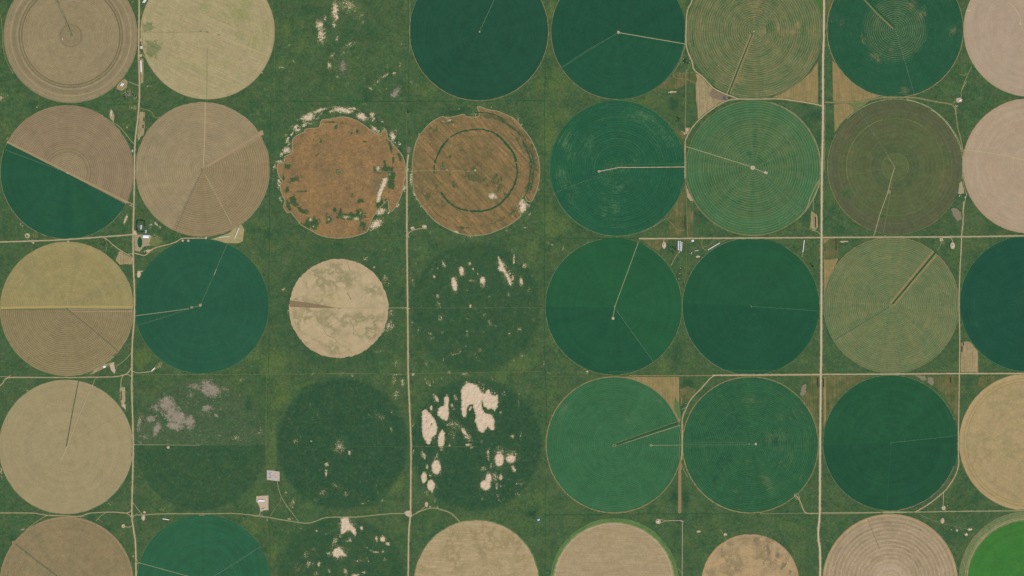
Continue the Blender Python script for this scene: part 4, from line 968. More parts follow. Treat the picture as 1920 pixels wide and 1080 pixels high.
for rr, st, a0, a1 in ((56, .5, 20, 150), (43, .45, 30, 190), (96, .5, 40, 120), (70, .45, 60, 140), (34, .4, 200, 330), (88, .4, 5, 70)):
    fs('14', 'wheel_track', [polar(1157.5, 315, rr, a) for a in range(a0, a1, 5)], st, FAINT, rag=.4)

field('15', 'bright ringed green circle with a thin white track running to its hub', 1412, 315, 126.5,
      F('ringed_green_b', C(62, 103, 68), C(78, 108, 70), .02, ring=(4.6, .38, C(112, 128, 86), 1.5, 1.0), arc=(C(100, 112, 76), .5), rad=(C(48, 97, 64), .6),
        annuli=[(100, 101, C(120, 138, 98), .6), (110.5, 111.3, C(112, 134, 92), .6), (96, 127, C(56, 106, 70), .65), (88, 89.6, C(44, 90, 58), .5), (80, 81.5, C(46, 92, 60), .5)], m1=C(104, 116, 74), m1a=.5, m2=C(42, 92, 60), seed=19),
      FB(3, 1, (0, 1600, 300, 160, 200, 0, .6), (0, 1560, 630, 100, 60, 0, .5), (0, 1250, 180, 110, 90, 0, .6), (0, 1080, 400, 110, 120, 0, .5), (1, 1320, 200, 16, 160, 0, .6), (1, 1270, 380, 24, 40, 0, .8), (1, 1370, 440, 60, 60, 0, .6), (1, 900, 600, 34, 130, 0, .5), (1, 1150, 820, 160, 30, 25, .6),
         (1, 1480, 780, 60, 60, 0, .4)))
edge('15', 1.2, TANEDGE, -80, 80, -.5, name='perimeter_track'); edge('15', 1.2, TRACK, 95, 190, -.6); edge('15', 1.3, TANEDGE, 190, 280, .2); edge('15', .9, PALE, -50, 75, .9)
fs('15', 'pivot_road', Z(3, 1, (705, 312), (960, 390), (1280, 490), (1310, 505), (1350, 522), (1410, 545)), 1.1, PALE, curve=True)
fs('15', 'pivot_patch', ellipse(*Z(3, 1, (1302, 502))[0], 2.6, 2.2), 3.2, PAD, closed=True)
fs('15', 'pivot_patch', Z(3, 1, (1405, 540), (1435, 552)), 4.4, PAD)
fs('15', 'wheel_track', Z(3, 1, (1410, 595), (1590, 745), (1750, 890)), 1.0, FAINT)
fs('15', 'grass_strip', Z(3, 1, (1420, 585), (1620, 755), (1755, 860)), 2.6, plain_material('greyish_strip', C(66, 104, 72), C(78, 110, 76), .4, .2), z=.65)

field('16', 'olive-brown circle with a pale track leading south from its hub', 1678.6, 313, 126.4,
      F('olive_crop', C(88, 101, 67), C(74, 102, 61), .025, arc=(C(92, 92, 68), .45), ring=(7.5, .16, C(100, 110, 70), 2, 1), rad=(C(84, 88, 62), .2), m1=C(112, 104, 74), m1a=.7, m2=C(60, 92, 58),
        annuli=[(100, 127, C(88, 90, 70), .55), (0, 25, C(94, 106, 68), .3), (27, 44, C(66, 88, 60), .35), (90.5, 91.3, C(120, 124, 84), .4), (105.3, 106, C(112, 116, 80), .4), (24.5, 25.5, C(124, 120, 78), .4)], fine=.2, seed=20),
      FB(4, 1, (0, 310, 190, 50, 70, 0, .9), (0, 390, 90, 90, 50, -20, .6), (0, 380, 340, 44, 60, 0, .6), (0, 1210, 560, 70, 70, 0, .85), (0, 1180, 640, 60, 60, 0, .6), (0, 1130, 930, 100, 50, -30, .5), (0, 240, 350, 34, 90, 0, .5), (1, 330, 740, 60, 50, 0, .7), (1, 620, 920, 60, 40, 0, .4), (1, 500, 30, 40, 24, 0, .4)))
edge('16', 1.0, PALE, 60, 135, 1.0); edge('16', 1.2, TANEDGE, 150, 240, .5); edge('16', .9, TRACK, 240, 330, .2); edge('16', 1.6, PALE, 25, 58, .4); edge('16', 1.0, PALE, -10, 25, .6)
fs('16', 'pivot_road', Z(4, 1, (757, 500), (735, 560), (695, 720), (620, 930), (580, 1080), (565, 1118)), 1.3, PALE)
fs('16', 'pivot_patch', ellipse(*Z(4, 1, (707, 720))[0], 2.4, 2.2), 1.0, PAD, closed=True)
fs('16', 'pivot_patch', Z(4, 1, (755, 495), (720, 440), (695, 410)), 1.0, TRACK)
fs('16', 'wheel_track', Z(4, 1, (440, 0), (570, 210), (690, 380)), .6, FAINT)
fs('16', 'wheel_track', Z(4, 1, (735, 620), (700, 830), (655, 1080)), .5, TRACK)
fs('16', 'wheel_track', [polar(1678.6, 313, 92, a) for a in range(105, 200, 5)], .55, TRACK, rag=.5)
fs('16', 'wheel_track', [polar(1678.6, 313, 92, a) for a in range(55, 80, 5)], .5, TRACK, rag=.5)
fs('16', 'wheel_track', [polar(1678.6, 313, 25, a) for a in range(-30, 50, 6)], .4, TRACK, rag=.5)

field('17', 'pinkish beige circle with a faint pale track crossing it, right edge below the first', 1931.5, 311, 126.5,
      F('pinkish_stubble_b', C(178, 160, 136), C(170, 150, 124), ring=(3.2, .25, C(158, 140, 114), 1, .8), arc=(C(162, 144, 118), .45), rad=(C(184, 164, 138), .08), annuli=[(121, 127, C(166, 146, 118), .5)], seed=21, fine=.1))
edge('17', .9, TANEDGE, 100, 260, .3)
fs('17', 'wheel_track', Z(4, 1, (1375, 345), (1530, 370), (1700, 410), (1990, 470)), 1.4, bpy.data.materials['grey_track'])
fs('17', 'wheel_track', Z(4, 1, (1375, 338), (1530, 358), (1720, 385), (1990, 445)), .7, bpy.data.materials['straw_track'])
fs('17', 'pivot_patch', Z(4, 1, (1520, 350), (1525, 362)), 2.2, bpy.data.materials['straw_track'])

# ---- third row
field('20', 'two-tone circle, yellow-green above a straight line and brown ridges below', 125.5, 579, 125.8,
      F('yellow_straw', C(154, 141, 99), C(146, 135, 96), .02, ring=(3.2, .4, C(130, 126, 88), 1, .8), arc=(C(136, 132, 88), .5), rad=(C(168, 152, 98), .4), m1=C(176, 156, 98), m1a=.5, seed=22),
      FB(0, 2, (0, 60, 530, 60, 60, 0, .6), (0, 430, 440, 60, 80, -20, .6), (0, 860, 340, 90, 40, 10, .5), (0, 520, 240, 60, 100, 0, .4), (0, 700, 560, 60, 16, 10, .7), (0, 300, 270, 160, 60, -30, .4)))
sector('20', 'crop_sector', -180.3, .3, F('ridged_brown', C(151, 138, 102), C(143, 130, 96), ring=(3.7, .75, C(122, 112, 80), 1.1, .5), arc=(C(134, 122, 90), .35), rad=(C(160, 144, 108), .3), seed=23,
       annuli=[(0, 60, C(140, 124, 92), .3)]), (125, 578), label='brown ridged southern half')
fs('20', 'bare_strip', Z(0, 2, (5, 756), (300, 748), (600, 744), (1195, 745)), 3.6, plain_material('yellow_headland', C(178, 158, 98), C(166, 148, 96), .5, .2))
fs('20', 'grass_strip', Z(0, 2, (10, 773), (300, 770), (590, 768)), 1.2, GREENEDGE, z=.8)
fs('20', 'pivot_road', Z(0, 2, (635, 772), (900, 766), (1200, 762)), 1.0, PALE, z=.9)
fs('20', 'grass_strip', Z(0, 2, (640, 776), (900, 772), (1190, 768)), .7, HEDGE, z=.85)
fs('20', 'bare_strip', Z(0, 2, (640, 786), (1190, 784)), 2.2, bpy.data.materials['headland_b'], z=.7)
fs('20', 'wheel_track', Z(0, 2, (600, 765), (760, 890), (990, 1080)) + Z(0, 3, (1070, 100)), 1.3, plain_material('dark_furrow', C(112, 104, 76), C(100, 98, 72), .5, .3))
fs('20', 'pivot_patch', ellipse(*Z(0, 2, (605, 765))[0], 1.8, 1.6), 2.0, GREENEDGE, closed=True)
fs('20', 'pivot_road', Z(0, 2, (608, 690), (612, 740), (632, 770)), .9, PALE, z=.95, curve=True)
edge('20', .8, GREENEDGE, 90, 270, .3)
fs('20', 'dark_patch', Z(0, 3, (1020, 130), (1060, 110)), 3.0, bpy.data.materials['dark_furrow'])

field('21', 'deep teal-green circle with two small hubs, south of the farmstead', 378, 574, 126,
      F('teal_crop', C(45, 86, 66), C(46, 89, 66), ring=(2.6, .10, C(46, 100, 74), 1, 1), arc=(C(40, 96, 70), .25), m1=C(44, 98, 64), fine=.08, speck=.15, seed=24), FB(0, 2, (0, 1420, 300, 160, 110, 0, .4)))
fs('21', 'pivot_road', Z(0, 2, (1215, 826), (1500, 790), (1700, 762)), .95, PALE)
fs('21', 'pivot_road', Z(0, 2, (1740, 748), (1800, 738)), .6, TRACK)
fs('21', 'pivot_patch', ellipse(*Z(0, 2, (1726, 750))[0], 1.8, 1.5), 1.8, TRACK, closed=True)
fs('21', 'pivot_patch', ellipse(*Z(0, 2, (1803, 730))[0], 1.4, 1.8), 2.2, YARD, closed=True)
fs('21', 'wheel_track', Z(0, 2, (1235, 912), (1450, 850), (1700, 768)), .6, bpy.data.materials['narrow_grass_track'])
fs('21', 'wheel_track', Z(0, 2, (1810, 720), (1920, 470)) + Z(1, 2, (110, 440), (222, 178)), .7, FAINT)
fs('21', 'pivot_road', Z(1, 2, (102, 460), (124, 405)), 1.0, PALE)
edge('21', .7, GREENEDGE, -90, 90, .3); edge('21', .8, GREENEDGE, 190, 260, .3)

field('22', 'small cream circle veined with grey-green, with a thin brown wedge to the west', 635.2, 578.4, 92.9,
      F('cream_fallow', C(186, 168, 134), C(178, 162, 126), .03, rows=(0, 1.3, .22, C(172, 152, 114)), arc=(C(176, 156, 118), .25), blot=(C(142, 136, 100), .75, .035, .05), m1=C(174, 164, 108), m1a=.5, fine=.14, seed=25,
        annuli=[(87, 94, C(184, 160, 126), .6)]),
      FB(1, 2, (0, 1200, 690, 140, 100, 0, .7), (0, 1290, 500, 100, 60, 0, .3), (0, 1450, 560, 60, 110, 0, .35), (0, 1340, 650, 34, 40, 0, .5)), jag=.7)
r22 = slab('crop_sector', Z(1, 2, (782, 686), (1050, 724), (1215, 757), (1050, 756), (782, 746)), 0, .52, plain_material('wedge_soil', C(142, 122, 94), C(126, 110, 84), .4, .3), FIELDS['22'][0], W(635.2, 578.4))
r22['label'] = 'thin grey-brown wedge'
fs('22', 'pivot_road', Z(1, 2, (1240, 757), (1830, 755)), .9, PALE, z=.8)
fs('22', 'pivot_patch', Z(1, 2, (1215, 760), (1240, 760)), 1.6, MAUVEM)
fs('22', 'wheel_track', Z(1, 2, (1295, 320), (1320, 400), (1330, 430)), .8, TRACK, rag=.5)
fs('22', 'wheel_track', Z(1, 2, (1400, 430), (1430, 520), (1440, 640), (1425, 680)), 1.2, bpy.data.materials['grey_track'], rag=.5)
fs('22', 'wheel_track', Z(1, 2, (1300, 620), (1335, 680)), 1.8, TRACK, rag=.5)
fs('22', 'wheel_track', Z(1, 2, (1320, 860), (1360, 930), (1360, 1000)), 1.0, TRACK, rag=.5)
fs('22', 'wheel_track', Z(1, 2, (1080, 940), (1120, 1000), (1180, 1030)), 1.0, TRACK, rag=.5)

field('23', 'rich green circle with a slender track slanting south-west to its hub', 1150.7, 574.5, 128,
      F('rich_green_a', C(39, 85, 61), C(38, 83, 59), ring=(2.6, .12, C(46, 102, 68), 1, 1), fine=.08, speck=.12, seed=26))
sector('23', 'crop_sector', -54, 180, F('rich_green_b', C(42, 91, 60), C(41, 87, 60), .012, ring=(2.6, .12, C(48, 106, 68), 1, 1), fine=.08, speck=.12, seed=27), (1152, 577), label='brighter northern part')
fs('23', 'wheel_track', [(1153, 578), (1170, 601), (1226, 680)], .6, FAINT)
fs('23', 'pivot_road', Z(3, 2, (275, 160), (62, 742), (45, 840)), .9, PALE)
fs('23', 'pivot_patch', ellipse(*Z(3, 2, (46, 850))[0], 1.4, 1.5), 2.4, PAD, closed=True)
fs('23', 'pivot_patch', Z(3, 2, (55, 742), (66, 742)), 2.2, PALE)
edge('23', 1.2, TRACK, 100, 270, .4); edge('23', 1.0, TRACK, 0, 62, .3); edge('23', 1.1, TRACK, 275, 360, .4)
field('24', 'flat green circle without any strip, split by a faint line running east', 1408, 574.7, 128.3,
      F('rich_green_c', C(37, 81, 60), C(37, 84, 60), ring=(2.6, .14, C(46, 98, 68), 1, 1), fine=.08, speck=.4, seed=28))
sector('24', 'crop_sector', -3, 177, F('rich_green_d', C(40, 87, 60), C(39, 84, 60), ring=(2.6, .12, C(46, 102, 68), 1, 1), fine=.08, speck=.2, seed=29), (1408, 574.5), label='slightly lighter northern half')
fs('24', 'wheel_track', Z(3, 2, (1300, 742), (1600, 760), (1905, 784)), .7, plain_material('fresh_line', C(46, 108, 68), C(56, 114, 72), .5, .2))
fs('24', 'pivot_patch', Z(3, 2, (1285, 730), (1295, 750)), 1.4, WEEDY)
edge('24', 1.2, TRACK, 92, 180, .4); edge('24', 1.2, TRACK, 180, 262, .4); edge('24', .8, GREENEDGE, 275, 350, .3); edge('24', .9, WEEDY, 0, 60, .4)

field('25', 'sage green ringed circle with a dark strip running north-east between tan bands', 1671.4, 572.2, 127,
      F('sage_ringed', C(84, 110, 73), C(94, 113, 74), .02, ring=(3.5, .5, C(134, 132, 94), 1.6, .9), arc=(C(122, 120, 80), .5), rad=(C(70, 106, 70), .45), m1=C(142, 132, 92), m1a=.5, m2=C(66, 106, 70), seed=30, fine=.2),
      FB(4, 2, (0, 620, 300, 160, 24, 0, .6), (0, 340, 560, 60, 160, 0, .5), (0, 310, 820, 24, 120, 0, .7), (0, 1070, 850, 120, 80, -30, .5), (0, 940, 940, 60, 60, 0, .5), (1, 740, 420, 30, 260, 0, .5), (1, 520, 590, 60, 40, 30, .6), (1, 700, 850, 60, 120, 0, .4)) +
      FB(4, 3, (0, 960, 160, 90, 50, 0, .6), (0, 540, 160, 12, 120, 0, .6), (0, 880, 110, 12, 120, 20, .6)))
a, b = Z(4, 2, (730, 728), (1122, 258))
fs('25', 'bare_strip', [(a[0] - 2.4, a[1] - 3.5), (b[0] - 4.5, b[1] - 2)], 4.2, TANEDGE)
fs('25', 'bare_strip', [(a[0] + 3.2, a[1] + 1), (b[0] + 1.5, b[1] + 4.5)], 4.0, TANEDGE)
fs('25', 'grass_strip', [a, b], 2.8, DARKSTRIP)
fs('25', 'pivot_patch', ellipse(*Z(4, 2, (724, 730))[0], 2.6, 2.6), 1.1, TRACK, closed=True)
fs('25', 'wheel_track', Z(4, 2, (710, 745), (450, 905), (220, 1042)), .9, plain_material('green_furrow', C(50, 92, 66), C(62, 100, 72), .5, .2))
for pts in (((840, 730), (940, 790), (1060, 800), (1300, 800)), ((1010, 745), (1180, 745), (1330, 690)), ((240, 400), (420, 520), (520, 620)), ((1000, 600), (1130, 580), (1260, 640)), ((150, 700), (330, 700), (520, 720)),
            ((150, 610), (330, 640)), ((840, 840), (960, 940), (1080, 1080))):
    fs('25', 'wheel_track', Z(4, 2, *pts), .45, TRACK, curve=True, rag=.5)
for k in (500, 560, 610, 760, 900, 830, 430):
    pts = [Z(4, 2, (724, 730))[0], polar(1671.4, 572, 122, math.degrees(math.atan2(730 - 1700, k - 724)))]
    t0 = .45
    fs('25', 'wheel_track', [(pts[0][0] + (pts[1][0] - pts[0][0]) * t0, pts[0][1] + (pts[1][1] - pts[0][1]) * t0), pts[1]], .4, TRACK, rag=.5)
edge('25', 1.5, TANEDGE, 20, 90, .4); edge('25', 1.2, TRACK, 150, 300, .2); edge('25', 1.6, TANEDGE, 90, 150, .5); edge('25', 1.0, WEEDY, -60, 20, .3)

field('26', 'darkest teal circle, cut off by the middle of the right edge', 1927, 569.5, 127,
      F('darkest_teal', C(35, 78, 62), C(34, 74, 58), ring=(3.0, .22, C(48, 94, 72), 1, 1), arc=(C(40, 84, 64), .3), fine=.1, speck=.2, m1=C(50, 90, 66), seed=31), FB(4, 2, (0, 1890, 680, 80, 70, 0, .7), (0, 1470, 900, 50, 50, 0, .5), (0, 1480, 700, 50, 60, 0, .4)))
edge('26', .8, GREENEDGE, 90, 270, .3)

# ---- fourth row
field('30', 'smooth tan circle with a dark green slot running north from its hub, left edge', 123.7, 838, 125.9,
      F('smooth_tan', C(158, 146, 110), C(152, 140, 106), .02, ring=(2.9, .18, C(140, 132, 98), 1, .8), arc=(C(146, 136, 100), .35), rad=(C(166, 150, 112), .25), rows=(math.radians(68), 1.6, .18, C(166, 150, 112)), fine=.14, seed=32))
a = Z(0, 3, (706, 360), (655, 620), (597, 945))
fs('30', 'bare_strip', a, 2.8, bpy.data.materials['headland_b'])
fs('30', 'grass_strip', a, 1.5, DARKSTRIP)
fs('30', 'wheel_track', Z(0, 3, (835, 390), (700, 700), (595, 975)) + Z(0, 4, (545, 50)), .6, bpy.data.materials['straw_track'])
fs('30', 'wheel_track', Z(0, 3, (1150, 620), (900, 760), (620, 930)), .6, TRACK)
fs('30', 'pivot_patch', Z(0, 3, (590, 955), (600, 962)), 1.8, PALE)
edge('30', .9, TRACK, 0, 360, .2)

def old_circle(label, cx, cy, r, cat='pasture'):
    root = link('grassed_circle', None, None, (*W(cx, cy), 0))
    tag(root, label, cat, 'grassed-over crop circles')
    disc('grass_cover', cx, cy, r, layer('old', .10, .03, 6), GROUND, root, 50, 220)
    FIELDS[label] = (root, cx, cy, r)
    return root
old_circle('faded pasture circle, grey and patchy in its north half, beside the gravel road', 376, 834, 125.5)
old_circle('dark grassed-over circle between the faded pasture circle and the central road', 642, 832, 128)
old_circle('dark overgrown circle holding the largest sand blow-outs', 892, 833, 130)
old_circle('faint darker circle with small sand spots south of the rusty mown field', 892, 577, 128)
old_circle('dark grassed-over circle with sand patches at the bottom edge', 640, 1091, 128)

field('34', 'medium green circle with a tan rim and a dark slot running east-north-east', 1151.5, 834, 127,
      F('medium_green', C(50, 96, 63), C(50, 98, 62), .02, ring=(3.3, .3, C(84, 122, 86), 2, 1.2), arc=(C(58, 110, 76), .3), rad=(C(66, 112, 76), .15), m1=C(96, 116, 84), m1a=.6, fine=.14, speck=.5, seed=33),
      FB(2, 3, (0, 1420, 620, 60, 110, 20, .7), (0, 1370, 730, 60, 60, 0, .6), (0, 1500, 480, 60, 70, 40, .5), (0, 1520, 980, 40, 40, 0, .6)) +
      FB(3, 3, (0, 210, 700, 90, 90, 0, .5), (0, 80, 390, 120, 10, 0, .8), (0, 260, 420, 60, 16, 30, .7), (0, 400, 500, 90, 12, 38, .75), (0, 460, 540, 50, 20, 30, .6)))
a, b = Z(3, 3, (72, 930), (628, 735))
fs('34', 'bare_strip', [(a[0] - 1, a[1] - 2.4), (b[0], b[1] - 3)], 1.3, WEEDY)
fs('34', 'bare_strip', [(a[0] - 1, a[1] + 2.0), (b[0] + 5, b[1] + 4)], 1.6, TRACK)
fs('34', 'grass_strip', [a, b], 4.0, DARKSTRIP)
fs('34', 'pivot_patch', ellipse(*Z(3, 3, (58, 938))[0], 3, 2.4), 1.0, TRACK, closed=True)
fs('34', 'pivot_road', Z(3, 3, (400, 936), (660, 934)), .7, PALE)
fs('34', 'pivot_patch', ellipse(*Z(3, 3, (388, 936))[0], 2.0, 1.6), 1.2, PALE, closed=True)
edge('34', 2.2, TANEDGE, 60, 300, .6); edge('34', 1.8, TANEDGE, 300, 360, .4); edge('34', 1.2, WEEDY, 0, 60, .3)
fs('34', 'wheel_track', Z(3, 3, (635, 830), (648, 900), (640, 1010), (640, 1070)), .6, TRACK, curve=True)

field('35', 'mottled dark green circle with tan scuffs and a bright hub, ringed by a tan loop', 1407, 834, 127,
      F('mottled_green', C(44, 90, 60), C(44, 84, 58), .025, ring=(3.3, .34, C(74, 116, 78), 1.6, 1.1), arc=(C(52, 102, 68), .35), rad=(C(38, 82, 58), .4), m1=C(98, 112, 78), m1a=.7, m2=C(38, 78, 58), fine=.2, speck=.35, seed=34),
      FB(3, 3, (0, 1300, 540, 80, 34, 0, .75), (0, 1310, 510, 30, 30, 0, .6), (0, 1560, 680, 50, 50, 0, .55), (0, 1690, 650, 60, 50, 0, .55), (0, 1460, 870, 44, 50, 0, .8), (0, 1560, 860, 60, 60, 0, .7), (0, 1540, 960, 90, 40, 0, .5), (0, 1640, 1030, 24, 60, 20, .85), (0, 1780, 900, 60, 70, 0, .4),
         (1, 1520, 900, 60, 50, 0, .7), (1, 1100, 730, 130, 140, 0, .6), (1, 960, 840, 120, 60, 0, .6), (1, 1050, 1060, 120, 70, -40, .7), (0, 800, 940, 120, 12, 0, .3), (0, 900, 1060, 24, 24, 0, .6)) +
      FB(3, 4, (0, 1390, 180, 40, 26, 0, .8), (0, 1440, 250, 40, 80, -25, .8), (0, 1580, 80, 60, 14, 35, .7), (0, 1250, 50, 30, 34, 0, .6), (0, 1150, 320, 24, 34, 0, .5), (0, 1190, 380, 20, 34, 0, .6), (0, 1640, 20, 24, 44, 20, .8), (0, 1700, 200, 60, 30, -20, .5),
         (1, 1300, 420, 120, 60, 0, .4), (1, 950, 200, 80, 60, -50, .6)))
edge('35', 2.0, TANEDGE, 100, 180, .7); edge('35', 1.9, TANEDGE, 20, 100, .6); edge('35', 2.4, TANEDGE, 180, 280, .8); edge('35', 1.6, TANEDGE, 280, 380, .5)
fs('35', 'pivot_patch', Z(3, 3, (1322, 925), (1338, 922)), 4.0, PAD)
fs('35', 'pivot_patch', Z(3, 3, (1265, 922), (1275, 923)), 1.8, PALE)
fs('35', 'pivot_road', Z(3, 3, (680, 918), (1000, 908), (1250, 912)), .7, FAINT)
fs('35', 'pivot_road', Z(3, 3, (680, 945), (1000, 935), (1290, 930)), .7, FAINT)

field('36', 'even green circle with a darker wedge east-south-east of its hub, lower right', 1670, 830.5, 126.6,
      F('even_green_a', C(38, 77, 57), C(39, 80, 57), ring=(2.9, .16, C(48, 98, 68), 1, 1), arc=(C(42, 92, 62), .3), m1=C(46, 94, 60), fine=.1, speck=.2, seed=35), FB(4, 4, (0, 590, 200, 80, 80, 0, .6)))
sector('36', 'crop_sector', 6, 182, F('even_green_b', C(39, 82, 57), C(40, 84, 57), ring=(2.9, .14, C(48, 98, 66), 1, 1), arc=(C(46, 96, 62), .35), fine=.1, seed=36), (1670, 830), label='slightly lighter northern half')
fs('36', 'wheel_track', Z(4, 3, (725, 912), (1000, 882), (1312, 846)), .7, bpy.data.materials['fresh_line'])
fs('36', 'wheel_track', Z(4, 3, (722, 930), (718, 1075)) + Z(4, 4, (705, 160), (685, 480)), .5, bpy.data.materials['fresh_line'])
fs('36', 'pivot_patch', Z(4, 3, (723, 905), (724, 930)), 1.0, FAINT)
edge('36', 1.1, TRACK, 180, 290, .5); edge('36', 1.0, WEEDY, 20, 90, .4); edge('36', 2.6, plain_material('broken_scrub', C(140, 128, 104), C(54, 84, 56), .9, .4), 278, 340, -.6, rag=.5); edge('36', 1.0, WEEDY, 90, 180, .3)

field('37', 'straw-gold circle with a banded rim on the lower right edge', 1927, 829, 128.5,
      F('gold_stubble', C(171, 151, 112), C(162, 146, 108), .03, rows=(math.radians(-33), 1.6, .35, C(156, 140, 98)), blot=(C(148, 138, 98), .5, .03, .05), annuli=[(113, 115.5, C(150, 134, 90), .7), (115.5, 118, C(176, 154, 110), .7), (118, 120.5, C(156, 136, 90), .7), (122, 129, C(180, 156, 114), .6)], fine=.16, seed=37))
edge('37', 1.0, TANEDGE, 90, 220, .3); edge('37', 1.3, WEEDY, 215, 265, .3)

# ---- bottom row
field('40', 'grey-brown circle with a dark slot running south-east, bottom left corner', 125, 1094.5, 125.3,
      F('greybrown_stubble', C(152, 133, 98), C(142, 126, 94), .025, ring=(3.2, .42, C(132, 118, 86), 1, .9), arc=(C(138, 126, 92), .45), rad=(C(128, 122, 92), .4), m1=C(118, 116, 86), m1a=.8, fine=.2, seed=38, annuli=[(119, 121, C(132, 118, 84), .5), (122, 126, C(160, 138, 104), .5)]),
      FB(0, 4, (0, 350, 710, 34, 50, 0, .8), (0, 380, 800, 40, 34, 0, .8), (0, 560, 940, 60, 60, 0, .4), (0, 830, 850, 34, 60, 20, .6), (0, 1000, 980, 50, 40, 0, .7), (0, 660, 880, 30, 120, 0, .5), (0, 1080, 880, 60, 60, 30, .6), (0, 900, 780, 60, 40, 0, .3), (0, 240, 890, 30, 60, 30, .4)))
fs('40', 'grass_strip', Z(0, 4, (125, 780), (240, 870), (380, 980), (520, 1085), (640, 1180)), 1.3, DARKSTRIP)
fs('40', 'pivot_patch', Z(0, 4, (108, 780), (135, 775)), 6.0, plain_material('brown_pad', C(150, 122, 94), C(138, 118, 86), .4, .3))
fs('40', 'dark_patch', Z(0, 4, (282, 842), (290, 832)), .8, HEDGE)
edge('40', .9, TANEDGE, 0, 180, .2)

field('41', 'blue-green circle under the southern east-west track, bottom edge', 382, 1090, 124.5,
      F('bluegreen_crop', C(46, 88, 63), C(46, 88, 60), .02, ring=(2.8, .24, C(58, 114, 84), 1, 1), arc=(C(48, 108, 78), .3), m1=C(66, 102, 74), fine=.1, seed=39), FB(1, 4, (0, 520, 870, 34, 60, 0, .6), (0, 260, 1010, 50, 50, 0, .6), (0, 290, 1060, 30, 60, 0, .5)))
fs('41', 'wheel_track', Z(0, 4, (1815, 530), (1825, 700), (1840, 1080)), .8, HEDGE)
fs('41', 'pivot_road', Z(0, 4, (1255, 962), (1450, 1015), (1680, 1078), (1830, 1120)), .8, PALE)
fs('41', 'wheel_track', Z(1, 4, (520, 815), (280, 975), (100, 1080)), .8, bpy.data.materials['narrow_grass_track'])
fs('41', 'pivot_patch', Z(0, 4, (1790, 528), (1840, 528)), 4.0, plain_material('brown_spot', C(132, 112, 84), C(112, 112, 78), .4, .3))
edge('41', .9, FAINT, 40, 180, .5); edge('41', .7, HEDGE, 60, 160, -1.5)

field('43', 'pale tan circle with smudged brown spots, bottom centre', 893.5, 1092, 116.4,
      F('pale_tan_a', C(182, 164, 128), C(174, 156, 120), rows=(0, 2.8, .8, C(154, 138, 100)), arc=(C(170, 150, 112), .2), m1=C(134, 120, 90), m1a=1.0, blot=(C(148, 133, 98), .7, .04, .04), fine=.14, seed=40, annuli=[(105, 106, C(166, 146, 110), .5), (110, 117, C(180, 160, 124), .5)]),
      FB(2, 4, (0, 480, 680, 16, 34, 0, .8), (0, 470, 640, 10, 20, 0, .7), (0, 592, 655, 18, 20, 0, .9), (0, 365, 720, 12, 22, 0, .9), (0, 378, 815, 20, 26, 0, .9), (0, 482, 920, 14, 34, 0, .95), (0, 620, 740, 24, 70, 0, .7), (0, 695, 630, 14, 50, 30, .9), (0, 660, 820, 40, 40, 0, .7), (0, 795, 860, 8, 80, 0, .7),
         (0, 840, 980, 34, 50, -20, .9), (0, 940, 970, 20, 60, -40, .7), (0, 1015, 790, 12, 30, 0, .9), (0, 750, 700, 14, 40, -20, .7), (0, 800, 720, 8, 30, 0, .7), (0, 235, 900, 20, 24, 0, .5), (0, 530, 650, 14, 60, -25, .6), (0, 370, 880, 24, 20, 0, .5)), jag=.5)
edge('43', 1.4, GREENEDGE, 0, 180, 1.6, rag=.5); edge('43', .9, WEEDY, 0, 180, .6, rag=.5)
field('44', 'pale greyish tan circle with a bright green outer ring, bottom edge', 1152, 1092.5, 121,
      F('green_rim', C(88, 120, 68), C(66, 106, 60), .06, arc=(C(104, 130, 80), .5), fine=.25, seed=41))
disc('inner_crop', 1151, 1093.2, 114.5, .52, F('pale_tan_b', C(176, 159, 128), C(166, 150, 118), rows=(0, 2.2, .7, C(150, 134, 98)), arc=(C(160, 142, 106), .3), m1=C(146, 126, 84), m1a=.7, fine=.16, seed=42,
     annuli=[(107.5, 108.5, C(160, 140, 112), .6), (103.5, 104.4, C(158, 138, 110), .5), (96, 103, C(172, 152, 118), .4), (109, 113, C(184, 166, 138), .8)]), FIELDS['44'][0], 14, 120,
     FB(2, 4, (0, 1780, 740, 160, 24, -8, .7), (0, 1700, 830, 120, 20, 0, .5), (0, 1850, 680, 90, 20, 0, .6)), jag=.4).location = ((1151 - 1152) * S, -(1093.2 - 1092.5) * S, 0)
fs('44', 'weedy_edge', [polar(1151, 1093.2, 113.5, a) for a in range(-10, 191, 4)], 1.6, plain_material('speckled_edge', C(150, 142, 100), C(96, 122, 70), .9, .5), rag=.6)

